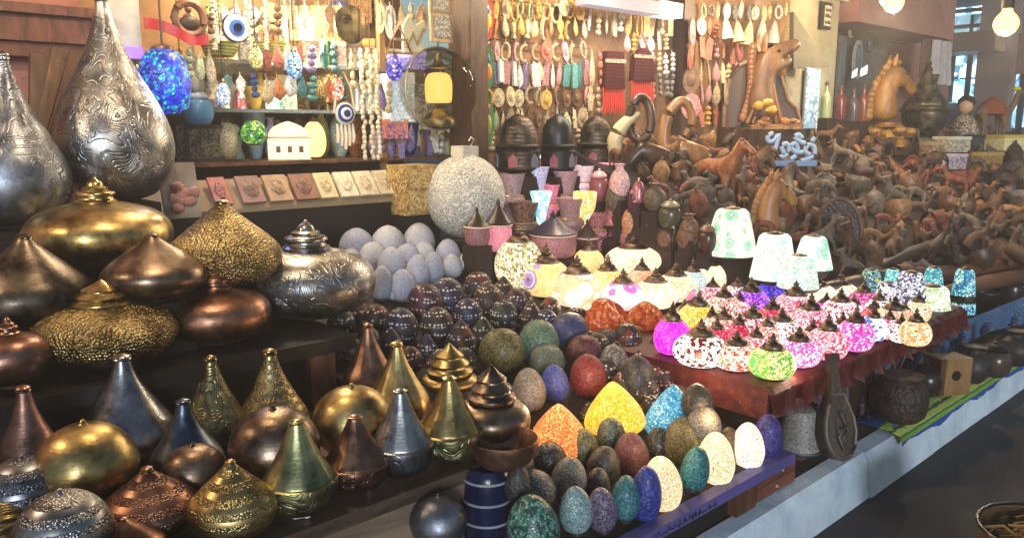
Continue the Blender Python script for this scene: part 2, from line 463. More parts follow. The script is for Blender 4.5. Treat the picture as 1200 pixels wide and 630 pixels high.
# hanging bulbs
def bulb(x, y, d, r, st, label):
    p = at(x, y, ('d', d)); t = thing('light_bulb', label, 'bulb', p)
    m = MB(); m.lathe([(.2, -1), (.7, -.75), (1, -.1), (.85, .5), (.45, 1.0), (.4, 1.3)], r, r, seg=20); m.build('glass_bulb', emit('ffb454', st), t)
    m = MB(); m.lathe([(.45, 1.25), (.5, 1.3), (.5, 2.1), (.2, 2.3)], r, r, seg=16, sm=0); m.build('socket', paint('2a2624'), t)
    m = MB(); m.tube([(0, 0, r * 2.2), (.01, 0, r * 8), (0, 0, 4.0 - p.z if p.z < 3.5 else .6)], .004, 6); m.build('cord', paint('1c1a19'), t)
    l = D.lights.new('bulb_glow', 'POINT'); l.energy = 40; l.color = (1, .8, .5); l.shadow_soft_size = .05
    o = D.objects.new('bulb_glow', l); COL.objects.link(o); o.parent = t; o.location = (0, 0, -r * 1.3)
bulb(1047, 3, 6.6, .08, 5, 'bare glowing bulb hanging in front of the pink canopy')
bulb(1179, 28, 6.0, .085, 5, 'bare glowing bulb hanging at the right edge over the lane')

# ------------------------------------------------------------------ display stands
dark = paint('16130f', .6); black = paint('0d0c0d', .5)
uF = at(640, 522, ('z', .6)).x
st = thing('brass_stand', 'dark stepped wooden stand carrying the brass lamps', 'stand', (0, 0, 0))
m = MB(); m.box(-2.2, uF, 1.74, 2.56, .56, .6); m.build('lower_shelf', wood('5a463a', '2a201a', 10, .45, (.2, 1, 1)), st, False)
m = MB(); m.box(-2.2, uF - .02, 1.745, 1.77, .505, .558); m.build('shelf_edge', wood('84705e', '52443a', 10, .5, (.2, 1, 1)), st, False)
m = MB(); m.box(-2.2, uF - .36, 1.79, 1.815, .2, .503); m.build('front_panel', wood('9c8670', '6c5a4a', 8, .55, (.2, 1, 1)), st, False)
p = at(556, 600, ('v', 1.8)).x
m = MB(); m.box(p - .03, p + .03, 1.77, 1.83, .2, .504); m.build('post', wood('6b4a30', '3a271a'), st, False)
uS = at(400, 386, ('z', .85)).x
m = MB(); m.box(-2.2, uS, 2.5, 3.93, .8, .85); m.build('upper_shelf', black, st, False)
m = MB(); m.box(-2.2, uS - .12, 2.54, 3.9, .2, .798); m.build('riser', paint('110d0b', .8), st, False)
p = at(376, 420, ('v', 2.52)); m = MB(); m.box(p.x - .05, p.x + .05, 2.505, 2.538, .61, .797); m.build('brace', wood('6a3e2c', '3a2016'), st, False)

# ------------------------------------------------------------------ brass lamps
P_TEAR = [(.36, 0), (.62, .025), (.86, .10), (1, .235), (.95, .36), (.77, .49), (.53, .62), (.33, .74), (.19, .86), (.11, .95), (.09, 1)]
P_CONE = [(.42, 0), (.78, .05), (.97, .17), (1, .26), (.93, .36), (.76, .47), (.56, .60), (.38, .73), (.25, .85), (.18, .95), (.16, 1)]
P_ONION = [(.32, 0), (.7, .05), (.94, .19), (1, .34), (.94, .47), (.75, .60), (.5, .74), (.29, .86), (.15, .95), (.1, 1)]
P_ELL = [(.35, 0), (.68, .07), (.92, .24), (1, .46), (.95, .68), (.76, .86), (.48, .96), (.3, 1)]
P_SPH = [(.3, .01), (.55, .08), (.83, .24), (1, .5), (.94, .69), (.75, .85), (.45, .96), (.1, 1)]
P_FIN = [(1, 0), (1.02, .08), (.84, .16), (.8, .28), (.92, .32), (.88, .42), (.6, .5), (.62, .58), (.4, .66), (.34, .78), (.14, .9), (.04, 1)]
P_TOWER = [(1, 0), (1.0, .1), (.8, .2), (.78, .3), (.86, .34), (.62, .5), (.58, .56), (.62, .6), (.34, .76), (.2, .86), (.1, .94), (.03, 1)]
def brass(kind, x, y0, y1, w, s, col, fin, label, col2=None, lobes=0, rough=.3, riser=False, body_f=.6, fin_w=.28, group='brass lamps on the dark stand'):
    if s == ('z', .605): w *= 1.09
    if kind == 'sph': y1 = y0 + w * .96
    b0, W, Hh, t = fit(x, y0, y1, w, s, 0 if kind == 'sph' else .3)
    rad = W / 2
    o = thing('brass_lamp', label, 'lamp', b0, rnd.uniform(0, 6), group)
    M1 = metal(col, fin, rough); M2 = metal(col2 or col, 'plain', rough - .05)
    seg = 44; lob = .018 if lobes else 0
    zf = .012
    m = MB(); m.lathe([(.34, 0), (.4, .3), (.36, 1)], rad, zf, seg=24, sm=0); m.build('foot', paint('15110e', .6), o)
    if kind in ('tear', 'cone', 'onion'):
        pr = {'tear': P_TEAR, 'cone': P_CONE, 'onion': P_ONION}[kind]
        m = MB(); m.lathe(pr, rad, Hh * .965 - zf, zf, seg, 3, lobes=lobes, lobe=lob, wob=.006); m.build('body', M1, o)
        rt = pr[-1][0] * rad
        m = MB(); m.lathe([(1.05, 0), (1.25, .2), (1.1, .4), (1.2, .6), (.7, .85), (.1, 1)], rt, Hh * .06, Hh * .94, 18); m.build('tip', M2, o)
    elif kind == 'two':
        m = MB(); m.lathe([(.45, 0), (.78, .1), (.95, .4), (1, .8), (.985, 1)], rad, Hh * .36 - zf, zf, seg, 3); m.build('bowl', metal(col2 or col, 'pierce' if fin == 'pierce' else 'engrave', rough), o)
        m = MB(); m.lathe([(1.0, 0), (.93, .02), (.9, .06), (.72, .25), (.5, .5), (.34, .72), (.24, .88), (.19, .97), (.2, 1)], rad, Hh * .605, Hh * .36 + .001, seg, 3, lobes=lobes, lobe=lob, wob=.006); m.build('cone', M1, o)
        m = MB(); m.lathe([(1, 0), (1.15, .3), (.9, .5), (.5, .9), (.1, 1)], rad * .2, Hh * .035, Hh * .964, 18); m.build('tip', M2, o)
    elif kind == 'ell':
        hb = Hh * body_f
        m = MB(); m.lathe(P_ELL, rad, hb - zf, zf, seg, 3, lobes=lobes, lobe=lob, wob=.006); m.build('body', M1, o)
        m = MB(); m.lathe(P_FIN if fin_w < .36 else P_TOWER, rad * fin_w, Hh - hb, hb - .003, 28, 2); m.build('finial', M2, o)
    elif kind == 'sph':
        m = MB(); m.lathe(P_SPH, rad, Hh * .95 - zf, zf, seg, 3, lobes=lobes, lobe=lob, wob=.006); m.build('body', M1, o)
        m = MB(); m.lathe([(1, 0), (1.1, .2), (.6, .5), (.7, .7), (.1, 1)], rad * .09, Hh * .07, Hh * .94, 14); m.build('finial', M2, o)
    if riser and b0.z > .87:
        q = rad * .55; MB().box(b0.x - q, b0.x + q, b0.y - q, b0.y + q, .851, b0.z).build('block', black, st, False)
    return o
Z = lambda z: ('z', z)
DD = lambda d: ('d', d)
B = brass
B('tear', 14, 62, 268, 118, DD(3.0), 'steel', 'engrave', 'tall steel grey teardrop lamp cut by the left edge, engraved', riser=True, rough=.34)
B('tear', 128, -6, 236, 135, DD(3.35), 'silver', 'engrave', 'tallest silver teardrop lamp with scrolling engraving at upper left', riser=True, rough=.32)
B('ell', 115, 204, 318, 163, DD(3.0), 'gold', 'plain', 'wide smooth gold lamp with stepped finial below the tallest teardrop', riser=True, body_f=.72, fin_w=.28)
B('onion', 180, 270, 354, 118, DD(2.72), 'bronze', 'plain', 'plain brown bronze squat cone lamp between two gold lamps', riser=True)
B('onion', 262, 231, 340, 132, DD(2.98), 'gold', 'hammer', 'hammered gold onion lamp behind the copper squat lamp', riser=True)
B('onion', 33, 270, 390, 136, DD(2.6), 'dark', 'plain', 'dark bronze squat cone lamp at left edge of upper shelf', riser=True)
B('ell', 122, 321, 430, 162, Z(.852), 'gold', 'hammer', 'hammered gold oval lamp with coned top at upper shelf front', body_f=.72, fin_w=.42)
B('ell', 253, 302, 404, 124, Z(.853), 'copper', 'plain', 'copper squat lamp with short neck on upper shelf front', body_f=.66, fin_w=.3)
B('ell', 360, 253, 374, 158, Z(.852), 'silver', 'engrave', 'big wide silver bronze lamp with pointed finial beside pale eggs', col2='silver', body_f=.7, fin_w=.34, rough=.28)
B('ell', 12, 366, 456, 86, Z(.854), 'redcopper', 'plain', 'dark copper lamp cut by left edge at upper shelf corner', riser=False, body_f=.75)
# lower shelf, back to front
B('cone', 34, 448, 590, 78, Z(.605), 'redcopper', 'plain', 'reddish copper teardrop lamp at left end of lower shelf')
B('cone', 148, 410, 548, 98, Z(.605), 'silver', 'plain', 'plain silver teardrop lamp standing behind the gold ball', rough=.26)
B('cone', 250, 413, 538, 72, Z(.605), 'olive', 'engrave', 'olive brass teardrop lamp at back of lower shelf')
B('cone', 319, 405, 530, 78, Z(.605), 'brassy', 'pierce', 'dark gold teardrop lamp with pierced sides and pale tip')
B('cone', 218, 463, 575, 80, Z(.605), 'blue', 'plain', 'dark blue grey cone lamp behind the bronze ball')
B('cone', 432, 376, 474, 58, Z(.605), 'copper', 'plain', 'copper gold teardrop lamp at the back near dotted eggs', lobes=12)
B('cone', 466, 397, 502, 68, Z(.605), 'gold', 'plain', 'gold fluted teardrop lamp behind the silver blue one', lobes=12)
B('ell', 527, 398, 462, 62, Z(.605), 'gold', 'plain', 'small gold lamp with stacked tiers beside the olive egg', body_f=.4, fin_w=.8)
B('ell', 576, 422, 522, 92, ('v', 1.84), 'bronze', 'plain', 'bronze lamp with stacked tiers at right end of lower shelf', body_f=.56, fin_w=.62)
B('sph', 413, 450, 518, 84, Z(.605), 'gold', 'plain', 'gold ball lamp behind the copper two tone teardrop')
B('sph', 322, 476, 555, 96, Z(.605), 'bronze', 'plain', 'bronze ball lamp in the middle of lower shelf')
B('two', 470, 452, 558, 70, Z(.605), 'silver', 'plain', 'silver blue fluted teardrop lamp with pierced bowl', col2='steel', lobes=14)
B('two', 527, 437, 541, 70, Z(.605), 'gold', 'plain', 'gold fluted teardrop lamp with green gold bowl near shelf end', col2='greengold', lobes=14)
B('two', 417, 482, 574, 74, Z(.605), 'copper', 'plain', 'copper two tone teardrop lamp on lower shelf front', col2='redcopper', lobes=12)
B('two', 350, 487, 603, 82, Z(.605), 'greengold', 'plain', 'green gold two tone teardrop lamp on lower shelf front', col2='greengold', lobes=14)
B('sph', 102, 494, 565, 104, Z(.605), 'gold', 'plain', 'gold ball lamp in front of the plain silver teardrop')
B('sph', 228, 520, 588, 68, Z(.605), 'bronze', 'plain', 'small bronze ball lamp between copper and gold onion lamps')
B('onion', 111, 527, 598, 80, Z(.605), 'dark', 'pierce', 'dark pierced onion lamp with knob in front of gold ball', lobes=8)
B('sph', 30, 535, 614, 82, Z(.605), 'steel', 'pierce', 'grey pierced ball lamp near the left edge')
B('onion', 175, 540, 634, 104, Z(.605), 'copper', 'pierce', 'copper onion lamp with bright speckled band')
B('onion', 272, 533, 632, 94, Z(.605), 'gold', 'pierce', 'gold onion lamp with greenish pierced band at shelf front', col2='gold')
B('sph', 75, 576, 658, 98, Z(.605), 'silver', 'pierce', 'silver pierced ball lamp at the bottom left corner')
B('onion', 145, 600, 672, 88, Z(.605), 'copper', 'plain', 'copper onion lamp cut by the bottom edge')
B('sph', 2, 586, 650, 54, Z(.605), 'gold', 'rib', 'ribbed gold ball lamp in the bottom left corner')
B('sph', 514, 580, 652, 68, ('v', 1.68), 'steel', 'plain', 'grey metal ball lamp below the lower shelf beside blue vase', rough=.4)
# copper dish under the tiered bronze lamp
p, W, Hh, t = fit(590, 511, 549, 82, Z(.604), .3)
o = thing('copper_bowl', 'pale copper bowl turned under the tiered bronze lamp', 'bowl', p)
m = MB(); m.lathe([(.6, 0), (.8, .2), (.96, .7), (1, 1), (.94, .98), (.6, .3)], W / 2, Hh, .006, 36); m.build('bowl', metal('copper', 'plain', .4), o)
m = MB(); m.lathe([(.5, 0), (.55, .01)], W / 2, .5, 0, 20, 0); m.build('foot', metal('dark'), o)
# pale sockets and cable clips lying along the shelf front
for x, y in ((432, 573), (360, 606), (476, 552), (447, 562)):
    p, t = hit(x, y, Z(.602)); t = thing('lamp_socket', 'small white lamp socket lying at the lower shelf edge', 'socket', p, rnd.uniform(0, 3), 'lamp sockets on the shelf edge')
    m = MB(); m.lathe([(.6, 0), (1, .15), (1, .5), (.6, .6), (.6, 1)], .009, .02, 0, 12, 0); m.build('body', paint('d8d6d0', .3), t)
    m = MB(); m.tube([(0, 0, .003), (.03, .01, .003), (.06, -.01, .003)], .002, 6); m.build('wire', paint('c8c6c0', .3), t)

# blue striped vase below the shelf end
p, W, Hh, t = fit(571, 543, 640, 58, ('v', 1.72), .3)
o = thing('blue_vase', 'dark blue vase with pale bands below the shelf end', 'vase', p)
m = MB(); m.lathe([(.75, 0), (.95, .1), (1, .5), (.95, .85), (.8, .97), (.7, 1), (.6, .98)], W / 2, Hh, 0, 32); m.build('body', paint('10183c', .25), o)
for q in (.12, .37, .62, .87):
    m = MB(); rr = W / 2 * (1.015 if .2 < q < .8 else .975)
    m.tube([(rr * math.cos(a * PI / 16), rr * math.sin(a * PI / 16), Hh * q) for a in range(32)], .004, 6, True); m.build('band', paint('9aa0a6', .4), o)
# ------------------------------------------------------------------ magnet shelf behind the brass lamps
pa, pb = at(222, 250, ('v', 3.86)), at(474, 231, ('v', 3.86))
sh = thing('card_rack', 'black counter front topped by a beige sloping card rack', 'rack', (0, 3.86, 0))
zt = (pa.z + pb.z) / 2 + .015
m = MB(); m.box(uL - .1, pb.x, 0, .1, .86, zt - .012); m.build('front', paint('0b0a0b', .4), sh, False)
m = MB(); m.add([(uL - .1, -.02, zt - .011), (pb.x, -.02, zt - .011), (pb.x, .12, zt + .13), (uL - .1, .12, zt + .13), (uL - .1, -.02, zt - .03), (pb.x, -.02, zt - .03), (pb.x, .12, zt + .11), (uL - .1, .12, zt + .11)],
                [(0, 1, 2, 3), (7, 6, 5, 4), (0, 4, 5, 1), (1, 5, 6, 2), (2, 6, 7, 3), (3, 7, 4, 0)])
m.build('slope', paint('8f7b5e', .7), sh, False)
SL = ('p', zt, 1.0, 3.84)
cards = [(263, 14, 'a3655e', '5e2f2c', 'pinkish red'), (299, 20, '8a6a60', '4a3430', 'brown grey'), (331, 21, 'a88a6c', '6a503a', 'tan'), (362, 22, '84604f', '4a3028', 'rust brown'),
         (387, 17, 'c9b98e', '8a7a50', 'pale olive'), (411, 18, 'd8cbb2', 'a8987c', 'cream'), (434, 19, 'd2c3a6', '9a8a6c', 'beige'), (456, 18, 'c8b898', '8f7f62', 'sandy')]
for x, w, c1, c2, nm in cards:
    p = at(x, 229 - (x - 300) * .045 + 6, ('v', 3.83)); t = thing('relief_card', '%s relief tile leaning on the beige rack above the black counter' % nm, 'tile', (p.x, 3.842, zt + .006), 0, 'tiles on the beige rack', rx=R(-38))
    d = 5.0; hw = w * d / FPX / 2 * 1.15; hh = .16
    m = MB(); m.box(-hw, hw, -.022, -.006, 0, hh); m.build('tile', paint(c1, .6, .3, sc=30), t, False)
    m = MB(); m.blob((0, -.022, hh * .5), hw * .6, .012, hh * .3, jig=.2); m.blob((hw * .1, -.024, hh * .62), hw * .3, .012, hh * .16, jig=.2); m.build('relief', lace(c1, c2, 60), t)
p, W, Hh, q = fit(213, 190, 256, 42, ('v', 3.72), .1)
t = thing('rose_card', 'grey standing card with a carved dusky rose beside the teardrop lamp', 'card', p, 0, rx=R(-12))
m = MB(); m.box(-W / 2, W / 2, -.01, .01, 0, Hh); m.build('card', paint('8c8276', .7), t, False)
m = MB()
for k in range(9): a = k * 2.4; r_ = .004 * k; m.blob((r_ * math.cos(a) * 2, -.016, Hh * .38 + r_ * math.sin(a) * 2), .03, .012, .024, 10, 7, .15)
m.build('rose', paint('9a6a5c', .6), t)
RISERS2 = MB(); RISERS2.box(p.x - .1, p.x + .1, 3.69, 3.75, .851, p.z); RISERS2.build('block', black, st, False)

# brown planks leaning at the left
for x0, x1, x2, x3, y0, y1, c, nm in ((36, 62, 34, 58, 62, 162, '5e3c28', 'dark'), (62, 84, 38, 60, 55, 160, '6e4a2e', 'wide brown'), (82, 104, 66, 84, 58, 118, '57341f', 'narrow')):
    m = MB(); Q = [at(x0, y0, ('v', 3.82)), at(x1, y0 + 4, ('v', 3.82)), at(x3, y1, ('v', 3.72)), at(x2, y1, ('v', 3.72))]
    ext = [Q[2] + (Q[2] - Q[1]) * .9, Q[3] + (Q[3] - Q[0]) * .9]
    q = Q[:2] + ext
    V = [Vector(v) for v in q] + [Vector(v) + Vector((0, .03, 0)) for v in q]
    m.add(V, [(0, 1, 2, 3), (7, 6, 5, 4), (0, 4, 5, 1), (1, 5, 6, 2), (2, 6, 7, 3), (3, 7, 4, 0)])
    o = m.build('wooden_plank', wood(c, '2c1a10', 9), None, False); tag(o, '%s brown plank leaning on the pink wall by the teardrop lamps' % nm, 'plank', 'planks against the wall')

# ------------------------------------------------------------------ generic small goods (each returns a thing standing at its base)
def sm(label, name, cat, p, grp, rz=0): return thing(name, label, cat, p, rz, grp)
def goods(kind, p, w, h, col, label, grp, col2=None):
    r_ = w / 2; nm = {'bottle': 'bottle', 'vase': 'vase', 'jar': 'jar', 'figure': 'figurine', 'box': 'box', 'plate': 'plate', 'bowl': 'bowl', 'card': 'picture_card', 'bell': 'bell', 'egg': 'egg'}[kind]
    t = sm(label, nm, nm.replace('_', ' '), p, grp, rnd.uniform(-.3, .3) - .4)
    c2 = col2 or '4a3a2a'
    if kind == 'bottle':
        m = MB(); m.lathe([(.9, 0), (1, .05), (1, .5), (.8, .62), (.35, .74), (.3, .88)], r_, h, 0, 18); m.build('body', paint(col, .2), t)
        m = MB(); m.lathe([(.38, .885), (.4, .97), (.1, 1)], r_, h, 0, 12, 0); m.build('stopper', paint(c2, .4), t)
    elif kind == 'vase':
        m = MB(); m.lathe([(.5, 0), (.8, .15), (1, .42), (.8, .68), (.4, .85), (.45, .95), (.6, 1), (.5, .98)], r_, h, 0, 20); m.build('body', lace(col, c2, 60), t)
    elif kind == 'jar':
        m = MB(); m.lathe([(.7, 0), (1, .2), (1, .55), (.75, .72)], r_, h, 0, 18); m.build('body', paint(col, .25), t)
        m = MB(); m.lathe([(.82, .725), (.85, .78), (.5, .9), (.15, .93), (.15, .98), (.05, 1)], r_, h, 0, 16, 0); m.build('lid', paint(c2, .35), t)
    elif kind == 'figure':
        m = MB(); m.lathe([(.8, 0), (.9, .05), (.6, .3), (.7, .5), (.45, .68), (.2, .73)], r_, h, 0, 14); m.build('body', paint(col, .4), t)
        m = MB(); m.blob((0, 0, h * .85), r_ * .5, r_ * .5, h * .14); m.build('head', paint(c2, .4), t)
    elif kind == 'box':
        m = MB(); m.box(-r_, r_, -r_ * .7, r_ * .7, 0, h * .78); m.build('body', lace(col, c2, 40), t, False)
        m = MB(); m.box(-r_ * 1.04, r_ * 1.04, -r_ * .74, r_ * .74, h * .785, h); m.build('lid', paint(c2, .5), t, False)
    elif kind == 'plate':
        m = MB(); m.tube([(r_ * .8 * math.cos(a * PI / 14), 0, r_ + r_ * .8 * math.sin(a * PI / 14)) for a in range(28)], r_ * .2, 6, True); m.build('rim', paint(col, .3), t)
        m = MB(); m.prism([(r_ * .75 * math.cos(a * PI / 14), r_ + r_ * .75 * math.sin(a * PI / 14)) for a in range(28)], -.008, .008); m.build('centre', lace(c2, col, 50), t)
    elif kind == 'bowl':
        m = MB(); m.lathe([(.4, 0), (.7, .2), (1, .9), (1, 1), (.9, .95), (.6, .3)], r_, h, 0, 20); m.build('body', paint(col, .3), t)
    elif kind == 'card':
        m = MB(); m.box(-r_, r_, -.006, .006, 0, h); m.build('frame', paint(c2, .5), t, False)
        m = MB(); m.box(-r_ * .8, r_ * .8, -.0085, -.0065, h * .1, h * .9); m.build('picture', lace(col, c2, 40), t, False)
    elif kind == 'bell':
        m = MB(); m.lathe([(1, 0), (.85, .15), (.65, .6), (.3, .85)], r_, h, 0, 18); m.build('body', paint(col, .3, metal=.5), t)
        m = MB(); m.tube([(0, 0, h * .85), (0, 0, h)], r_ * .12); m.build('handle', paint(c2, .5), t)
    elif kind == 'egg':
        m = MB(); m.lathe([(.4, 0), (.8, .15), (1, .42), (.8, .75), (.4, .95), (.05, 1)], r_, h, 0, 18); m.build('shell', paint(col, .3), t)
    return t

NAMED = [('white', 'e4e0d6', '9a9488'), ('pale blue', '8fb4cc', 'd8e0e4'), ('cream', 'd8c690', '8a6a3a'), ('turquoise', '4a9aa0', 'd8d0b0'), ('red', '9a2a24', 'd8b060'), ('amber', 'b8782c', '5a3414'),
         ('green', '4c7a46', 'c8b878'), ('blue', '2c4a9a', 'c8c8d8'), ('pink', 'c07a86', 'e0d0c8'), ('brown', '6a4428', 'b08a58'), ('yellow', 'd2b048', '7a4a24'), ('lilac', '8a7ab0', 'd8d0e0'), ('silver grey', '8e8e8c', '4a4a48')]
NAMED += [NAMED[0], NAMED[1], NAMED[12], NAMED[2], NAMED[0]]
def fill_row(x0, x1, yb, h0, h1, w0, w1, v, where, kinds, z=None, seed=1, skip=()):
    rr = random.Random(seed); x = x0; row = []
    while x < x1:
        w = rr.uniform(w0, w1)
        if not any(a - w * .5 < x + w / 2 < c + w * .5 for a, c in skip): row.append((x + w / 2, w, rr.uniform(h0, h1), rr.choice(kinds), rr.choice(NAMED)))
        x += w * rr.uniform(.92, 1.12)
    prev = None
    for x, w, h, kd, (nm, c1, c2) in row:
        s = ('v', v + rr.uniform(-.03, .03)); p, W, Hh, t = fit(x, yb - h, yb, w, s, .1)
        if z is not None: p.z = z
        nx = '%s %s' % (nm, {'card': 'framed card', 'figure': 'figurine'}.get(kd, kd))
        lab = nx + ' on the ' + where + (' right of a ' + prev if prev else ', leftmost')
        goods(kd, p, W, Hh, c1, lab, 'goods on the ' + where, c2); prev = nx
K1 = ['bottle', 'vase', 'jar', 'figure', 'box', 'card', 'bowl', 'plate', 'bell']
zs0 = [z + .001 for z in zs]
fill_row(205, 440, 186, 26, 44, 17, 27, 4.5, 'lower shop shelf', ['vase', 'jar', 'card', 'bottle', 'plate'], zs0[0], 3, skip=((222, 384),))
fill_row(205, 440, 186, 40, 62, 16, 26, 4.95, 'lower shelf back', K1, zs0[0], 5)
fill_row(205, 440, 128, 24, 46, 13, 22, 4.5, 'middle glass shelf', K1, zs0[1], 6, skip=((364, 402), (215, 240)))
fill_row(205, 440, 128, 34, 58, 14, 22, 4.95, 'middle glass shelf back', K1, zs0[1], 8)
fill_row(245, 436, 75, 20, 40, 14, 24, 4.5, 'upper glass shelf', ['box', 'jar', 'vase', 'plate', 'bell', 'card'], zs0[2], 9, skip=((392, 428),))
fill_row(255, 440, 75, 30, 54, 14, 22, 4.95, 'upper glass shelf back', ['card', 'plate', 'bottle', 'card', 'box'], zs0[2], 10)
fill_row(448, 540, 186, 26, 50, 15, 24, 4.5, 'lower pillar shelf', ['figure', 'jar', 'box', 'bowl'], zs0[0], 12)
fill_row(448, 500, 128, 30, 46, 18, 26, 4.5, 'middle shelf by the pillar', ['box', 'card', 'jar'], zs0[1], 13)
fill_row(448, 540, 128, 34, 56, 16, 24, 4.95, 'middle shelf back near pillar', K1, zs0[1], 14)
fill_row(448, 540, 75, 30, 52, 16, 26, 4.95, 'upper pillar shelf', ['card', 'plate', 'box'], zs0[2], 15)

fill_row(208, 440, 186, 36, 58, 14, 24, 4.72, 'lower shelf centre', K1, zs0[0], 21)
fill_row(208, 440, 128, 28, 50, 12, 20, 4.72, 'middle shelf centre', K1, zs0[1], 22)
fill_row(245, 440, 75, 26, 46, 12, 20, 4.72, 'upper shelf centre', K1, zs0[2], 23)
fill_row(240, 440, 26, 20, 30, 16, 26, 5.2, 'shop back wall top', ['plate', 'card'], None, 24)
fill_row(446, 540, 110, 26, 40, 16, 26, 4.9, 'back wall by the pillar', ['plate', 'card'], None, 25)
# singled-out goods of the shop
t, W, Hh, q = fit(240, 145, 188, 44, ('v', 4.42), .1); t.z = zs0[0]
goods('card', t, W, Hh, '8a8258', 'square olive picture card with a bird in front of lower shelf', 'cards in the shop', '3a3a34')
# lit house-shaped lantern
p, W, Hh, q = fit(338, 142, 187, 46, ('v', 4.4), .1); p.z = zs0[0]
t = thing('house_lantern', 'glowing cream lantern shaped like a small domed house', 'lantern', p, -.4)
m = MB(); m.box(-W / 2, W / 2, -W * .3, W * .3, .008, Hh * .55); m.build('wall', emit('ffeecb', .8, '8a7c64'), t, False)
m = MB(); m.box(-W * .53, W * .53, -W * .33, W * .33, 0, .007); m.box(-W * .53, W * .53, -W * .33, W * .33, Hh * .552, Hh * .6); m.build('trim', paint('c8b48a'), t, False)
m = MB(); m.lathe([(1, 0), (.95, .3), (.7, .65), (.3, .9), (.05, 1)], W * .5, Hh * .39, Hh * .602, 24, 3, sq=.62); m.build('dome', emit('fff0d4', .72, '8a7c64'), t)
for k in (-1, 0, 1): m = MB(); m.box(k * W * .28 - .012, k * W * .28 + .012, -W * .3 - .004, -W * .3 - .001, Hh * .2, Hh * .36); m.build('window', paint('6a4a2a'), t, False)
def globe_lamp(x, y0, y1, w, s, em, label, z=None, col='fff0c0', cap='5a4028'):
    p, W, Hh, q = fit(x, y0, y1, w, s, .2)
    if z: p.z = z
    t = thing('table_lamp', label, 'lamp', p)
    m = MB(); m.lathe([(.5, .06), (.85, .18), (1, .42), (.85, .68), (.5, .84), (.3, .88)], W / 2, Hh, 0, 24); m.build('globe', em, t)
    m = MB(); m.lathe([(.5, 0), (.55, .03), (.4, .058)], W / 2, Hh, 0, 18, 0); m.build('foot', paint(cap), t)
    m = MB(); m.lathe([(.38, .882), (.3, .93), (.1, .97), (.03, 1)], W / 2, Hh, 0, 16, 0); m.build('cap', paint(cap), t)
globe_lamp(368, 138, 187, 28, ('v', 4.4), emit('ffe28c', 1.1, '8a7a48'), 'yellow glowing globe lamp right of the house lantern', zs0[0])
globe_lamp(297, 138, 170, 30, ('v', 4.36), mosaic(('7fc04a', '4a9a3a', 'b8d860', '2f7a48'), 60, lit=.9), 'green glowing mosaic lamp left of the house lantern')
globe_lamp(267, 136, 187, 26, ('v', 4.42), lace('c8bc98', '8a7a58', 60), 'pale patterned jar lamp beside the olive card', zs0[0])
p, W, Hh, q = fit(383, 82, 129, 40, ('v', 4.42), .2); p.z = zs0[1]
t = thing('gold_pot', 'shiny gold pot with short feet on the middle glass shelf', 'pot', p)
m = MB(); m.lathe([(.4, .12), (.85, .25), (1, .55), (.85, .82), (.6, .9), (.7, 1), (.6, .98)], W / 2, Hh, 0, 26); m.build('body', metal('gold', 'hammer'), t)
for a in (0, 2.1, 4.2): m = MB(); m.tube([(W * .3 * math.cos(a), W * .3 * math.sin(a), 0), (W * .24 * math.cos(a), W * .24 * math.sin(a), Hh * .2)], .008); m.build('foot', metal('gold'), t)
# hanging things of the shop front
def ringdisc(x, y, w, s, rings, name, label, cat, th=.02, cord=None):
    p, q = hit(x, y, s); r_ = w * q / FPX / 2
    t = thing(name, label, cat, p)
    for i, (f, col, part) in enumerate(rings):
        m = MB(); m.lathe([(1, 0), (1, .8), (.96, 1)], r_ * f, th * .4, 0, 36, 0)
        o = m.build(part, paint(col, .2) if isinstance(col, str) else col, t); o.rotation_euler = (R(90), 0, 0); o.location = (0, -i * th * .41, 0)
    if cord: m = MB(); m.tube([(0, 0, r_), (0, 0, r_ + cord)], .004, 6); m.build('cord', paint('5a4a3a'), t)
    return t, r_
ringdisc(276, 33, 34, ('v', 4.05), [(1, '141c40', 'rim'), (.9, 'e6e6ea', 'white_ring'), (.55, '3a62b0', 'blue_ring'), (.3, '0c1228', 'pupil')], 'evil_eye_plate', 'large round blue and white evil eye plate high in the shop', 'evil eye', cord=.25)
t, r_ = ringdisc(404, 133, 26, ('v', 4.06), [(1, 'd8d4c8', 'rim'), (.8, '2c3f86', 'blue_ring'), (.55, 'e8e8ea', 'white_ring'), (.32, '23356e', 'pupil')], 'evil_eye_hanging', 'blue and white evil eye in a hanging loop of pale tassels', 'evil eye')
m = MB(); m.tube([(-r_ * 1.1, 0, 0), (-r_ * .7, 0, r_ * 2.4), (0, 0, r_ * 3.6), (r_ * .7, 0, r_ * 2.4), (r_ * 1.1, 0, 0)], .007, 6); m.build('loop', paint('c8b898'), t)
for k in range(-2, 3): m = MB(); x = k * r_ * .4; m.tube([(x, 0, -r_ * .9), (x + .005, 0, -r_ * 2), (x, 0, -r_ * (3.2 - abs(k) * .3))], [.006, .012, .009], 6); m.build('tassel', paint('d6cab0'), t)
t, r_ = ringdisc(411, 29, 44, ('v', 4.07), [(1, metal('brassy', 'plain', .4), 'plate')], 'brass_plate', 'round golden plate with scrolled crest hanging at the shop top', 'plate', cord=.2)
m = MB(); m.tube([(-r_ * .35 + r_ * .3 * math.cos(a * .7) * (1 - a / 14), -.016, r_ * .2 + r_ * .3 * math.sin(a * .7) * (1 - a / 14)) for a in range(13)], .008, 6); m.build('crest', paint('3a2616'), t)
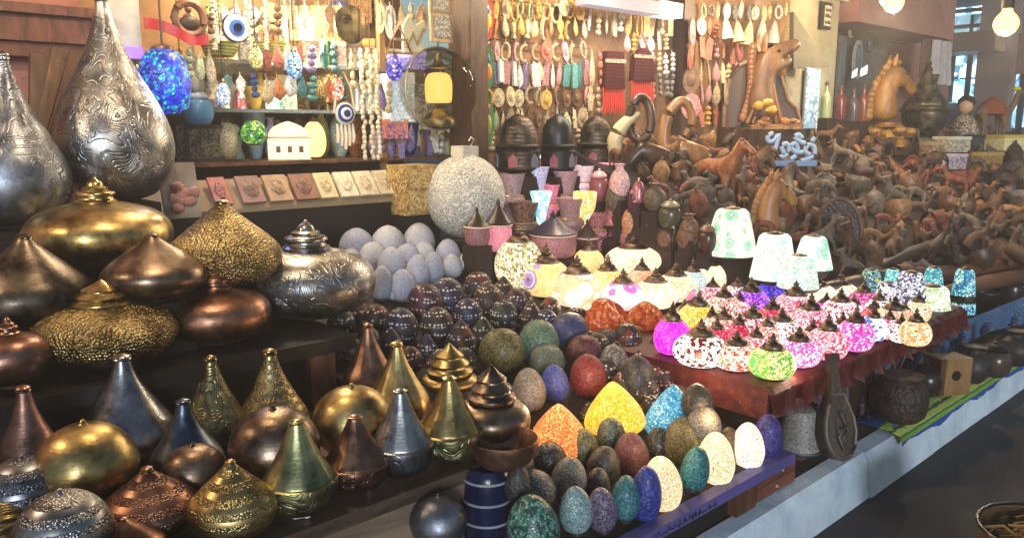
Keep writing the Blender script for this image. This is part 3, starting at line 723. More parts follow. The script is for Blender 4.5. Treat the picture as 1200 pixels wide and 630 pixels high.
# blue mosaic hanging lamp, lit
p, W, Hh, q = fit(193, 60, 132, 62, ('v', 3.95), .1)
t = thing('blue_hanging_lamp', 'lit blue and turquoise mosaic lamp behind the tallest teardrop', 'lamp', p)
m = MB(); m.lathe([(.45, 0), (.8, .15), (.92, .4), (.85, .75), (.6, .95), (.4, 1)], W / 2, Hh, 0, 30); m.build('shade', mosaic(('1430e0', '2448f0', '1a86c8', '20b8b0', '0c1c90', '3a5cf0', '1020b0'), 62, '0a1030', lit=1.1), t)
m = MB(); m.tube([(0, 0, Hh), (0, 0, Hh + .6)], .005, 6); m.build('cord', paint('3a3026'), t)
m = MB(); m.lathe([(.42, 1.0), (.4, 1.04), (.1, 1.1)], W / 2, Hh, .001, 18, 0); m.build('cap', metal('bronze'), t)
l = D.lights.new('blue_lamp_glow', 'POINT'); l.energy = 3; l.color = (.2, .4, 1); l.shadow_soft_size = .1
o = D.objects.new('blue_lamp_glow', l); COL.objects.link(o); o.parent = t; o.location = (0, -.2, Hh / 2)
# blue glass cluster beneath, pale bottle, red ribbon, carved mask
p, W, Hh, q = fit(232, 104, 145, 34, ('v', 4.3), .1); goods('jar', p, W, Hh, '5a92c0', 'light blue patterned jar hung below the pale pointed bottle', 'goods in the shop', 'c8d8e8')
p, W, Hh, q = fit(226, 48, 106, 24, ('v', 4.3), .1)
t = thing('pale_bottle', 'tall pale pointed bottle right of the blue lit lamp', 'bottle', p)
m = MB(); m.lathe([(.8, 0), (1, .1), (.9, .35), (.35, .55), (.2, .9), (.1, 1)], W / 2, Hh, 0, 20); m.build('body', paint('c8c4b4', .2), t)
m = MB(); m.lathe([(.3, 1), (.3, 1.06), (.1, 1.1)], W / 2, Hh, 0, 10, 0); m.build('stopper', paint('8a8474'), t)
p, q = hit(170, 34, ('v', 3.97)); m = MB(); gr = []
for i in range(14):
    u = i / 13; gr.append([(p.x + u * .30, 3.97 + .02 * math.sin(u * 9), p.z + .02 - u * .06 + .015 * math.sin(u * 7) + dz) for dz in (.03, .005, -.02)])
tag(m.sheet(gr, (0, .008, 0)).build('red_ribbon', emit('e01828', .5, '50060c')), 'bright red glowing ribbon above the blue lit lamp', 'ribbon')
p, q = hit(222, 22, ('v', 4.0)); t = thing('carved_mask', 'brown carved mask with two loops above the pale bottle', 'mask', p)
m = MB(); m.tube([(.07 * math.cos(a * PI / 10), 0, .075 * math.sin(a * PI / 10)) for a in range(20)], .02, 8, True); m.build('ring', wood('7a4a2c', '3a2212'), t)
m = MB(); m.blob((0, -.005, -.02), .05, .02, .035); m.build('face', wood('3a2416', '1a100a'), t)
# frosted pale tall panel left (bottle shelf) and purple glow strip
p, W, Hh, q = fit(146, 2, 62, 36, ('v', 3.98), 0); t = thing('frosted_panel', 'pale frosted panel behind the tip of the tallest teardrop', 'panel', p)
m = MB(); m.box(-W / 2, W / 2, 0, .02, 0, Hh + .2); m.build('pane', paint('c4bfae', .25), t, False)
m = MB(); m.box(-W / 2, W / 2, -.012, -.002, -.02, .03); m.build('lit_strip', emit('7a58f0', 1.6), t, False)
# the row of small brown frames with one lit panel
for i, x in enumerate(range(332, 400, 13)):
    p, W, Hh, q = fit(x, 8, 47, 11, ('v', 4.3), 0)
    t = thing('narrow_frame', 'narrow tan wooden frame in the hanging row at shop top, %s from left' % ['first', 'second', 'third', 'fourth', 'fifth', 'sixth'][i], 'frame', p, 0, 'narrow frames at the shop top')
    m = MB(); m.box(-W / 2, W / 2, 0, .015, 0, Hh); m.build('board', wood('b08a58', '7a5a34'), t, False)
    m = MB(); m.box(-W * .22, W * .22, -.004, -.001, Hh * .12, Hh * .88); m.build('inlay', paint('6a4a2a'), t, False)
    m = MB(); m.tube([(0, .005, Hh), (0, .005, Hh + .2)], .003, 6); m.build('cord', paint('5a4630'), t)
p, W, Hh, q = fit(359, 20, 46, 14, ('v', 4.22), 0); t = thing('lit_panel_lamp', 'small bright rectangular lamp among the narrow tan frames', 'lamp', p)
m = MB(); m.box(-W / 2, W / 2, 0, .03, 0, Hh); m.build('shade', emit('fff2d0', 7), t, False)
m = MB(); m.tube([(0, .01, Hh), (0, .01, Hh + .3)], .004, 6); m.build('cord', paint('5a4630'), t)
l = D.lights.new('panel_lamp_glow', 'POINT'); l.energy = 34; l.color = (1, .84, .58); l.shadow_soft_size = .08
o = D.objects.new('panel_lamp_glow', l); COL.objects.link(o); o.parent = t; o.location = (0, -.06, Hh * .5)
for x, y0, y1, w, pl, nm in ((161, 82, 112, 18, ('30c060', '60e090', '209050', 'a0f0b0'), 'small green glowing pendant left of the blue lit lamp'), (214, 100, 128, 16, ('20b0c8', '60d8e8', '1880a0', 'c0f4f8'), 'small cyan glowing pendant right of the blue lit lamp'), (300, 56, 80, 16, ('e8d870', 'fff0a0', 'c8b040', 'fff8d0'), 'small added yellow glowing pendant before the upper glass shelf'), (345, 62, 92, 18, ('70b0e8', 'a0d0f8', '4080c0', 'e0f0ff'), 'small added sky blue glowing pendant before the upper glass shelf'),
                             (462, 66, 94, 20, ('5040d0', '8070f0', '3020a0', 'c0b8ff'), 'small added violet glowing pendant left of the clear globe'), (395, 92, 118, 16, ('e87050', 'ffa080', 'c04830', 'ffd8c0'), 'small added coral glowing pendant beside the gold pot'), (262, 98, 124, 16, ('e8e8f0', 'ffffff', 'b0c8e0', '90b0d8'), 'small added white blue glowing pendant before the middle shelf')):
    p, W, Hh, q = fit(x, y0, y1, w, ('v', 4.08), .1); t = thing('glitter_pendant', nm, 'pendant lamp', p, 0, 'small pendants in the shop front')  # small lit pendants added for glitter across the shop front
    m = MB(); m.lathe([(.3, 0), (.75, .12), (1, .45), (.8, .8), (.4, 1)], W / 2, Hh, 0, 22); m.build('globe', mosaic(pl, 70, '1a1a20', lit=1.1), t)
    m = MB(); m.lathe([(.45, 1), (.4, 1.08), (.1, 1.2)], W / 2, Hh, .001, 14, 0); m.build('cap', metal('bronze'), t)
    m = MB(); m.tube([(0, 0, Hh * 1.15), (0, 0, Hh + .5)], .003, 5); m.build('cord', paint('3a3026'), t)
# yellow-green woven basket arch
for i, (x, nm) in enumerate(((258, 'left'), (316, 'right'))):
    p, q = hit(x, 66, ('v', 4.2)); t = thing('woven_handle_basket', 'lime yellow woven basket with arched handle, %s of the pair' % nm, 'basket', p)
    m = MB(); m.lathe([(.75, 0), (1, 1), (.9, 1), (.65, .1)], .1, .07, 0, 22, 0); m.build('bowl', stripes(('b8b04a', 'd8d488', '8a8a3a'), 20, 'Z', 2, .8, 120), t)
    m = MB(); m.tube([(.095 * math.cos(a * PI / 14), 0, .07 + .09 * math.sin(a * PI / 14)) for a in range(15)], .011, 6); m.build('handle', stripes(('c8c060', 'e0dca0'), 24, 'Z', 2, .8, 120), t)
# right bay: frames, clock-like clear globe, zigzag shelf
for x, y, w, h, nm in ((518, 32, 32, 34, 'lower'), (516, 5, 30, 22, 'upper')):
    p, W, Hh, q = fit(x, y - h / 2 + 0, y + h / 2, w, ('v', 3.97), 0)
    t = thing('framed_picture', 'pale picture frame hanging by the dark pillar, %s of two' % nm, 'frame', p, 0, 'frames by the pillar')
    m = MB(); m.box(-W / 2, W / 2, 0, .02, 0, Hh); m.build('frame', wood('b09a70', '7a6440'), t, False)
    m = MB(); m.box(-W * .36, W * .36, -.005, -.001, Hh * .15, Hh * .85); m.build('picture', lace('a8a49a', '56534e', 45), t, False)
p, q = hit(468, 62, ('v', 4.0)); t = thing('triangle_shelf', 'small triangular wooden shelf left of the pale zigzag board', 'shelf', p)
m = MB(); m.tube([(-.09, 0, 0), (0, 0, .16), (.09, 0, 0)], .012, 6, True); m.build('frame', woodT, t)
m = MB(); m.box(-.045, .045, -.03, .03, .07, .08); m.build('board', woodT, t, False)
p, q = hit(483, 62, ('v', 4.08)); t = thing('zigzag_board', 'pale zigzag cut board above the clear glass globe', 'board', p)
m = MB(); m.prism([(-.06, 0), (.08, .01), (.1, .2), (.03, .16), (-.02, .21), (-.06, .15)], 0, .02); m.build('board', paint('cfc8a8', .5), t, False)
m = MB(); m.tube([(-.05, -.01, .03), (0, -.01, .12), (.03, -.01, .05), (.08, -.01, .15)], .008, 6); m.build('line', paint('8a7a50'), t)
p, q = hit(514, 104, ('v', 4.0)); r_ = 47 * q / FPX
t = thing('clear_globe', 'large clear glass globe holding a golden lamp by the pillar', 'globe', p - Vector((0, 0, r_)))
m = MB(); m.blob((0, 0, r_), r_, r_, r_, 40, 24); m.build('glass', glass('f4f2ea', .02), t)
m = MB(); m.tube([(r_ * 1.01 * math.cos(a * PI / 24), 0, r_ + r_ * 1.01 * math.sin(a * PI / 24)) for a in range(48)], .006, 6, True); m.build('rim', paint('b0a890', .25, metal=.6), t)
m = MB(); m.lathe([(.9, 0), (1, .2), (1, .75), (.7, 1), (.2, 1.05)], r_ * .3, r_ * .62, r_ * .7, 18); m.build('inner_lamp', emit('f4c868', .9, '8a6a30'), t)
m = MB(); m.lathe([(.8, 0), (.9, .5), (.3, 1)], r_ * .42, r_ * .5, .012, 18); m.build('pedestal', metal('brassy'), t)
m = MB(); m.lathe([(.1, 0), (.6, .1), (.25, .3), (.1, 1)], r_ * .5, r_ * .4, r_ * 1.42, 16); m.build('arm', metal('brassy'), t)
m = MB(); m.tube([(0, 0, 2 * r_), (0, 0, 2 * r_ + .5)], .005, 6); m.build('cord', paint('4a3a2a'), t)
for x, y0, y1, w, c1, c2, nm in ((477, 66, 84, 44, '5a48c0', 'b8b0e8', 'violet patterned box above the pale blue box'), (468, 88, 142, 34, '8fb8d0', 'dfe8ea', 'tall pale blue box with lace pattern behind the globe'), (463, 140, 162, 26, '5a3a80', 'c87a58', 'purple toy cup on stacked boxes by the globe')):
    p, W, Hh, q = fit(x, y0, y1, w, ('v', 4.16), .1); goods('box' if 'box' in nm else 'bowl', p, W, Hh, c1, nm, 'stacked boxes by the pillar', c2)
p, W, Hh, q = fit(484, 193, 250, 46, ('v', 3.8), .1)
t = thing('brass_chest', 'golden embossed chest with drawers right of the black counter', 'chest', p)
m = MB(); m.box(-W / 2, W / 2, -.1, .1, 0, Hh); m.build('body', lace('c0a468', '7a5c2c', 40), t, False)
for k in (0, 1): m = MB(); m.box(-W * .42, W * .42, -.112, -.101, Hh * (.1 + k * .45), Hh * (.5 + k * .42)); m.build('drawer', lace('d2b878', '8a6a38', 50), t, False)
MB().box(p.x - W / 2, p.x + W / 2, 3.7, 3.9, ramp_z(3.7) - .1, p.z - .002).build('block', black, st, False)
# lace panels and bead strings in the shop opening
for i, x in enumerate((424, 433, 441, 250, 290, 310)):
    y0 = 60 if x > 400 else 2; y1 = 190 if x > 400 else 60
    a_, c_ = at(x, y0, ('v', 4.04)), at(x + 1, y1, ('v', 4.04)); n = 22
    o = D.objects.new('bead_string', None); COL.objects.link(o); o.location = a_
    tag(o, ['cream bead string left of two others by the shop post', 'cream bead string between two others by the shop post', 'cream bead string next to the shop post', 'bead string left of the evil eye plate', 'bead string right of the evil eye plate', 'bead string near the yellow baskets'][i], 'bead string', 'bead strings in the shop front')
    m = MB()
    for k in range(n): m.blob((rnd.uniform(-.01, .01), 0, -(a_.z - c_.z) * k / n), .014, .012, (a_.z - c_.z) / n * .6, 8, 5, .2)
    m.build('beads', paint('d8ccb0', .4), o)
    m = MB(); m.tube([(0, 0, .3), (0, 0, 0)], .003, 6); m.build('cord', paint('6a5a48'), o)
# ------------------------------------------------------------------ egg display
uR = at(928, 531, ('z', .36)).x
es = thing('egg_stand', 'dark sloping stand with purple front board holding mosaic eggs', 'stand', (0, 0, 0))
m = MB(); a0, a1 = uF - .25, uR
V = []
def slab(m, x0, x1, v0, v1, th=.04):
    m.add([(x, v, ramp_z(v) - d) for d in (0, th) for v in (v0, v1) for x in (x0, x1)], [(0, 1, 3, 2), (4, 6, 7, 5), (0, 4, 5, 1), (2, 3, 7, 6), (0, 2, 6, 4), (1, 5, 7, 3)])
slab(m, a0, 2.76, 1.452, 2.5); slab(m, uS + .01, 4.1, 2.502, 3.92)
m.build('slope', paint('17110f', .7), es, False)
m = MB(); m.box(a0, uR, 1.40, 1.45, .325, .366); m.build('front_board', paint('5c5692', .45, sc=5), es, False)
m = MB(); m.box(a0 + .05, uR - .18, 1.47, 1.5, .2, .32); m.build('front_panel', paint('14110f', .7), es, False)
p0, p1 = at(862, 575, ('v', 1.44)), at(884, 570, ('v', 1.44))
m = MB(); m.box(p0.x, p1.x, 1.43, 1.5, .21, .322); m.build('leg', wood('6a4228', '3a2214'), es, False)
# scribbled dark writing on the purple board
m = MB(); x = at(765, 615, ('v', 1.398)).x; xe = at(838, 590, ('v', 1.398)).x; rr = random.Random(4)
while x < xe:
    w = rr.uniform(.012, .03); z0 = .337; pts = [(x + w * k / 6, 1.397, z0 + rr.choice((0, .006, .018)) * math.sin(PI * k / 6)) for k in range(7)]
    m.tube(pts, .0016, 5)
    if rr.random() < .5: m.tube([(x + w * .5, 1.397, z0 + .02), (x + w * .5, 1.397, z0 + .002)], .0017, 5)
    if rr.random() < .5: m.blob((x + w * .4, 1.397, z0 - .005), .002, .001, .002, 6, 4)
    x += w + rr.uniform(.001, .006)
m.build('writing', paint('1c1a2c'), es)
# wooden drawer blocks under the board end
for k, (z0, z1) in enumerate(((.212, .262), (.266, .318))):
    a_, c_ = at(884, 590, ('v', 1.45)).x, at(928, 565, ('v', 1.45)).x
    t = thing('wooden_block', ('lower' if k == 0 else 'upper') + ' reddish wooden block under the right end of purple board', 'block', ((a_ + c_) / 2, 1.5, z0), 0, 'blocks under the purple board')
    w = (c_ - a_) / 2; m = MB(); m.box(-w, w, -.06, .06, 0, z1 - z0); m.build('body', wood('7a4632', '4a2a1c', 12, .5, (.3, 1, 1)), t, False)
    m = MB(); m.blob((rnd.uniform(-.02, .05), -.064, (z1 - z0) / 2), .006, .006, .006, 8, 6); m.build('knob', paint('c8b89a', .3), t)

P_EGG = [(.45, 0), (.76, .07), (.95, .24), (1, .4), (.93, .58), (.76, .76), (.5, .9), (.26, .97), (.04, 1)]
P_ROUND = [(.45, 0), (.8, .1), (.98, .32), (1, .48), (.92, .66), (.72, .84), (.42, .96), (.04, 1)]
P_HEAP = [(.78, 0), (.98, .1), (1, .24), (.84, .46), (.58, .68), (.32, .86), (.14, .96), (.03, 1)]
EP = {'grey green': ('56685e', '7a8a7a', '3f5048', '6a7868'), 'olive': ('5e5a34', '7a7440', '4a4626', '8a8350'), 'green': ('4e7a62', '6a9478', '3a5e4c', '7aa088'), 'navy': ('1c2a66', '2a3c86', '141f4e', '3c4e98'), 'blue': ('2038a8', '2c4cc8', '182a80', '4a62c8'),
      'red': ('8a2222', 'a83030', '6a1818', 'b04438'), 'grey': ('8a8a86', 'a8a6a0', '6a6a6a', '54504c'), 'stone': ('a09488', 'b8aca0', '8a8078', '6a6058'), 'dark': ('1e2022', '3a3c3c', '101214', '5a5a54'), 'teal': ('1f7a86', '2f98a2', '155a68', '58aab0'),
      'sky': ('9ac0c4', 'b8d4d4', '84b0b8', 'a8c8c8'), 'purple': ('6a5a86', '8a7aa0', '50446a', 'a898b0'), 'maroon': ('5e2a34', '7a3a44', '441c26', '884a50'), 'brown': ('6a4a2c', '8a6438', '4e341e', '9a7a48'), 'seafoam': ('5a9a8a', '7ab8a4', '2a4a44', '3c7468'), 'indigo': ('2c2a8a', '4a3ea8', '1c1c66', '6a5ab8')}
LP = {'orange': ('ff7a30', 'ff9a50', 'f05a20', 'ffc070'), 'yellow': ('ffc410', 'ffd838', 'f0a808', 'ffe880'), 'aqua': ('38a8d8', '68c8e8', '2088c0', 'a8e0f0'), 'cream': ('ffe8b8', 'fff4d8', 'ffd8a0', 'f8c890'), 'white': ('fff4dc', 'ffffff', 'ffe8c0', 'fff8ec')}
def egg(x, y0, y1, w, col, label, lit=0, prof=P_EGG, s=RAMP, sc=150, tilt=7, stand=False, group='mosaic eggs on the sloping stand', grout='1a1816'):
    p, W, Hh, t = fit(x, y0, y1, w, s, .3)
    o = thing('mosaic_egg', label, 'egg lamp' if lit else 'mosaic egg', p, rnd.uniform(0, 6), group, rx=R(tilt) * rnd.uniform(-1, 1), ry=R(tilt) * rnd.uniform(-1, 1))
    zf = .012 if stand else .004
    sc = sc if lit or sc != 150 else (140, 200, 240, 170)[len(USED) % 4]; grout = grout if grout != '1a1816' else ('1a1816', '3a3630', '14120f', '5a554a')[(len(USED) // 2) % 4]
    mt = mosaic(LP[col], sc, '7a4a20' if col != 'aqua' else '1a4a60', lit=lit, gw=.05) if lit else mosaic(tuple('%02x%02x%02x' % tuple(int(int(c_[q:q + 2], 16) * .86) for q in (0, 2, 4)) for c_ in EP[col]), sc, grout, gw=.05)
    m = MB(); m.lathe(prof, W / 2, Hh - zf, zf, 36, 3, wob=.012); m.build('shell', mt, o)
    if lit and col in ('orange', 'yellow', 'cream'):
        l = D.lights.new('egg_glow', 'POINT'); l.energy = 1.3; l.color = (1, .62, .3); l.shadow_soft_size = .04
        q = D.objects.new('egg_glow', l); COL.objects.link(q); q.parent = o; q.location = (0, 0, Hh + .07)
    m = MB(); m.lathe([(.5, 0), (.55, .5), (.47, 1)], W / 2, zf, 0, 20, 0); m.build('stand', paint('2c2420', .4), o)
    return o
E_ = egg
E_(590, 383, 436, 54, 'olive', 'olive brown speckled mosaic ball beside the green balls', prof=P_ROUND)
E_(631, 372, 425, 48, 'green', 'dull green mosaic ball behind the grey green one', prof=P_ROUND)
E_(642, 401, 442, 44, 'grey green', 'grey green mosaic ball behind the royal blue egg', prof=P_ROUND)
E_(667, 365, 408, 46, 'navy', 'navy mosaic ball below the peach flower lamp', prof=P_ROUND)
E_(684, 391, 432, 42, 'maroon', 'dark red mosaic ball behind the bright red one', prof=P_ROUND)
E_(692, 412, 464, 44, 'red', 'bright red mosaic egg behind the glowing yellow shade')
E_(621, 429, 482, 40, 'stone', 'pale stone mosaic egg above the glowing orange one')
E_(652, 424, 470, 34, 'blue', 'royal blue mosaic egg above the glowing orange one')
E_(722, 402, 446, 36, 'grey', 'grey speckled egg right of the bright red egg')
E_(748, 412, 470, 44, 'dark', 'dark patterned egg left of the magenta lamp table corner')
E_(655, 468, 532, 70, 'orange', 'glowing orange mosaic shade at the centre of the eggs', lit=1.1, prof=P_HEAP, sc=190)
E_(722, 444, 508, 72, 'yellow', 'glowing yellow leaf patterned shade below the bright red egg', lit=1.1, prof=P_HEAP, sc=200)
E_(786, 446, 512, 62, 'aqua', 'glowing aqua mosaic shade under the lamp table corner', lit=.62, prof=P_HEAP, sc=120, s=RAMP)
E_(819, 448, 492, 38, 'dark', 'grey black egg behind the glowing aqua shade', s=('v', 1.62))
E_(826, 474, 516, 42, 'grey', 'dusty grey mosaic egg right of the glowing aqua shade', s=('v', 1.57))
E_(683, 500, 542, 36, 'olive', 'olive green egg right of the glowing orange shade')
E_(718, 488, 528, 34, 'grey green', 'small dark green egg below the glowing yellow shade')
E_(706, 520, 566, 40, 'dark', 'black red speckled egg in front of the olive egg')
E_(743, 505, 556, 42, 'maroon', 'maroon and violet mosaic egg behind the blue front egg')
E_(803, 486, 546, 54, 'olive', 'big olive gold mosaic egg behind the small teal one', s=('v', 1.62))
E_(646, 516, 556, 40, 'dark', 'black mosaic egg below the glowing orange shade')
E_(666, 532, 584, 42, 'dark', 'black and white speckled egg behind the pale blue egg', grout='b8b4a8')
E_(628, 548, 596, 52, 'grey', 'black and cream scribbled egg at back left of front row', grout='14130f')
E_(630, 575, 650, 62, 'seafoam', 'large sea green and black mosaic egg at bottom centre', s=('v', 1.52), sc=110, grout='0c1412')
E_(676, 567, 626, 40, 'sky', 'pale sky blue egg in the front row', s=('v', 1.5), stand=True)
E_(708, 568, 624, 36, 'purple', 'dusty purple mosaic egg in the front row', s=('v', 1.5), stand=True)
E_(732, 556, 612, 34, 'teal', 'teal mosaic egg in the front row', s=('v', 1.5), stand=True)
E_(755, 541, 612, 38, 'blue', 'tall cobalt blue egg in the front row', s=('v', 1.49), stand=True)
E_(780, 532, 600, 46, 'cream', 'glowing cream speckled egg next to the cobalt blue egg', lit=1.0, s=('v', 1.48), sc=170, stand=True)
E_(812, 520, 576, 34, 'teal', 'small teal and mauve egg between two glowing eggs', s=('v', 1.48), stand=True)
E_(840, 506, 572, 44, 'cream', 'glowing cream egg left of the brown front row egg', lit=1.25, s=('v', 1.48), sc=170, stand=True)
E_(858, 500, 556, 32, 'brown', 'brown gold egg between the glowing cream and white eggs', s=('v', 1.53), stand=True)
E_(877, 493, 553, 38, 'white', 'glowing white egg next to the indigo egg', lit=1.05, s=('v', 1.48), sc=170, stand=True)
E_(901, 480, 542, 36, 'indigo', 'indigo and violet egg at right end of purple board', s=('v', 1.48), stand=True)
E_(606, 540, 590, 30, 'dark', 'black egg between blue vase and scribbled egg', s=('v', 1.62))
E_(700, 545, 590, 30, 'dark', 'small black egg behind the purple front egg', s=('v', 1.62))
E_(770, 500, 540, 30, 'dark', 'small black egg left of the olive gold egg', s=('v', 1.7))
E_(712, 384, 412, 34, 'dark', 'small black ball below the crumpled orange lamp')
E_(772, 392, 424, 26, 'dark', 'small black egg touching the magenta lamp')
# two crumpled orange lamps
for x, y0, y1, w, nm in ((707, 348, 394, 52, 'larger crumpled orange lamp in front of the peach flower lamp'), (756, 352, 392, 38, 'smaller crumpled orange lamp below the pink star lamp')):
    p, W, Hh, t = fit(x, y0, y1, w, RAMP, .3); o = thing('crumpled_lamp', nm, 'lamp', p)
    m = MB(); rr = random.Random(x); seg = 40; V = []; F = []
    for i in range(13):
        z = i / 12; r_ = math.sin(PI * (.12 + .85 * z)) ** .7 * W / 2
        for k in range(seg):
            a = 2 * PI * k / seg; q = r_ * (1 + .16 * math.sin(a * 5 + z * 7) + .08 * math.sin(a * 11 - z * 9)); V.append((q * math.cos(a), q * math.sin(a), z * Hh))
    for i in range(12):
        for k in range(seg): F.append((i * seg + k, i * seg + (k + 1) % seg, (i + 1) * seg + (k + 1) % seg, (i + 1) * seg + k))
    F.append(tuple(range(seg))); F.append(tuple(12 * seg + k for k in range(seg)))
    m.add(V, F); m.build('shade', mosaic(('d8622a', 'c04a1c', 'e88848', 'a83a14'), 55, '5a1c0c', lit=.45, gw=.03), o, ang=70)
    m = MB(); m.lathe([(.5, 0), (.5, 1)], W / 2, .01, -.008, 16, 0); m.build('foot', paint('2c1a12'), o)
# pale eggs
PALE = [(418, 266, 306, 42), (455, 263, 304, 42), (491, 260, 300, 38), (437, 282, 318, 34), (478, 284, 318, 34), (525, 279, 312, 30), (459, 288, 330, 34), (497, 282, 318, 30), (448, 310, 352, 27), (472, 314, 354, 31), (489, 297, 340, 28), (508, 294, 334, 26), (530, 296, 326, 24), (548, 292, 322, 22), (563, 288, 320, 20), (462, 330, 352, 22), (430, 296, 326, 26), (412, 290, 318, 26)]
pale = sorted(PALE, key=lambda e: (e[2] > 310, e[0])); cnt = {}
for x, y0, y1, w in pale:
    rowk = 'back' if y1 <= 310 else ('middle' if y1 < 336 else 'front'); cnt[rowk] = cnt.get(rowk, 0) + 1
    c = [('bcbecc', '747a90'), ('aeb2c4', '686e86'), ('c4c4cc', '82868e')][int(x) % 3]
    p, W, Hh, t = fit(x, y0, y1, w, RAMP, .3)
    o = thing('pale_egg', ('%s pale lilac white egg of the %s row beside the big silver lamp' % (ORD[cnt[rowk] - 1] or 'leftmost', rowk)), 'stone egg', p, rnd.uniform(0, 6), 'pale eggs beside the silver lamp')
    m = MB(); m.lathe(P_EGG, W / 2, Hh - .004, .004, 30, 3); m.build('shell', lace(c[0], c[1], 125, sp=.42), o)
    m = MB(); m.lathe([(.48, 0), (.46, .004)], W / 2, 1, 0, 18, 0); m.build('stand', paint('5a5448'), o)
# big white mosaic globe with square cap
p, W, Hh, t = fit(545, 168, 281, 94, ('v', 3.62), .1)
o = thing('white_globe', 'big white filigree globe with pale square cap and hook', 'globe', p)
s = NT('filigree'); co = s.coords(); n0 = s.noise(co, 12, 2); mx = s.mix(.1, co, n0.outputs[1]); v = s.vor(mx, 70, 'DISTANCE_TO_EDGE'); n_ = s.noise(co, 60, 3); g_ = s.math('MULTIPLY', s.math('SUBTRACT', .30, s.math('ADD', v.outputs[0], s.math('MULTIPLY', n_.outputs[0], .25))), 7, True)
s.set(base=s.mix(g_, '908d86', 'dedace'), rough=.5); s.bump(g_, .6, .006)
m = MB(); m.lathe([(.25, .015), (.5, .067), (.75, .17), (.93, .32), (1, .5), (.93, .68), (.75, .83), (.5, .933), (.26, .985), (.24, 1)], W / 2, Hh * .87, .008, 44, 3); m.build('shell', s.m, o)
m = MB(); m.box(-W * .12, W * .12, -W * .12, W * .12, Hh * .868, Hh * .97); m.build('cap', paint('b8b4a8', .5), o, False)
m = MB(); m.tube([(W * .1, 0, Hh * .97), (W * .15, 0, Hh * 1.03), (W * .1, 0, Hh * 1.06), (W * .07, 0, Hh * 1.02)], .004, 6); m.build('hook', paint('c8c4ba', .4), o)
m = MB(); m.lathe([(.45, 0), (.5, .5), (.45, 1)], W / 2, .012, 0, 24, 0); m.build('foot', paint('4a4438'), o)
# ------------------------------------------------------------------ dark dotted eggs and bowls
BASES = [('black', '0f0e12', ('cfc8ba', '6a2018', '16203e')), ('deep red', '2a0e0e', ('c8b8a0', '7a2218', '1a1214')), ('navy', '0e1430', ('c4c4cc', '241c3c', '141f52')), ('dark green', '10201c', ('b8b8a8', '1c3428', '0e1830')), ('plum', '1f1020', ('c8b0b0', '4a1a34', '17152e'))]
SPOTS = [(408, 352, 40), (400, 378, 34), (440, 372, 40), (432, 398, 30), (470, 380, 36), (498, 352, 40), (524, 345, 44), (512, 378, 40), (548, 366, 36), (572, 350, 36), (590, 368, 34), (540, 392, 36), (500, 404, 34), (566, 386, 36), (604, 352, 32), (622, 368, 34), (645, 360, 28), (612, 350, 30), (480, 420, 34), (545, 420, 34), (575, 408, 30), (458, 398, 32), (392, 402, 30), (590, 340, 30), (414, 408, 28), (640, 376, 26), (516, 425, 30), (700, 405, 28), (735, 395, 30), (676, 372, 26), (730, 432, 30), (765, 440, 32), (605, 485, 26), (778, 430, 26), (560, 335, 30), (690, 480, 26), (708, 434, 34), (732, 450, 34), (757, 458, 34), (778, 446, 30), (748, 424, 32), (722, 414, 30), (796, 466, 30), (806, 482, 28), (765, 476, 28), (690, 400, 28)]
used = {}
for i, (x, y, w) in enumerate(sorted(SPOTS, key=lambda q: q[0])):
    nm, b_, pt = BASES[(i * 3 + i // 4) % 5 if x < 680 else (1, 0, 1, 4)[i % 4]]; w *= [.82, 1.0, 1.15, .92, 1.05][i % 5]
    p, W, Hh, t = fit(x, y - w * .52, y + w * .56, w, RAMP, .35)
    where = 'behind the brass teardrops' if x < 480 else 'below the pale eggs' if x < 560 else 'under the white lamps' if x < 660 else 'among bright coloured eggs'
    lb = '%s white dotted egg %s' % (nm, where); used[lb] = used.get(lb, 0)
    o = thing('dotted_egg', lb, 'dotted egg', p, rnd.uniform(0, 6), 'dark dotted eggs on the slope')
    m = MB(); m.lathe([P_EGG, P_ROUND, P_HEAP, P_EGG][i % 4], W / 2, Hh - .004, .004, 28, 3); m.build('shell', dots(b_, pt), o)
    m = MB(); m.lathe([(.48, 0), (.47, .004)], W / 2, 1, 0, 16, 0); m.build('stand', paint('1a1412'), o)
# ------------------------------------------------------------------ lamp table
TZ = .62
tl, tr_ = at(790, 470, ('z', .6)), at(1142, 372, ('z', .6))
tt = thing('lamp_table', 'low table under a dark red patterned cloth holding lit lamps', 'table', (0, 0, 0))
xL, xR = 2.76, tr_.x + .15
vF = 1.5
m = MB(); m.box(xL, xR, vF, 2.5, TZ - .05, TZ - .006); m.build('top', woodD, tt, False)
for x in (xL + .1, (xL + xR) / 2, xR - .1): m = MB(); m.box(x - .03, x + .03, vF + .08, vF + .14, .2, TZ - .052); m.build('leg', woodD, tt, False)
s = NT('red_cloth'); co = s.coords(False); v = s.vor(co, 24); v2 = s.vor(co, 34, 'F1', 1); n_ = s.noise(co, 9, 4)
c_ = s.ramp(v.outputs['Distance'], [(0, '8a5a34'), (.12, '5a1614'), (.3, '300a0a'), (.36, '6e3c26'), (.42, '4a1010')], 'CONSTANT')
c_ = s.mix(s.math('MULTIPLY', n_.outputs[0], .75), c_, '3a0c0c'); sp = s.n('ShaderNodeSeparateColor'); s.l(v2.outputs['Color'], sp.inputs[0]); c_ = s.mix(.22, c_, s.ramp(sp.outputs[0], [(0, '1e0606'), (.45, '4a100e'), (.75, '6a2018'), (.92, '8a4028')])); s.set(base=c_, rough=.5, spec=.35); wv_ = s.vor(co, 150, 'F1', .3); s.bump(s.math('ADD', s.math('MULTIPLY', wv_.outputs[0], .35), n_.outputs[0]), .6, .008)  # lighter red cells paint crystal-like reflections into the cloth colour
gr = []
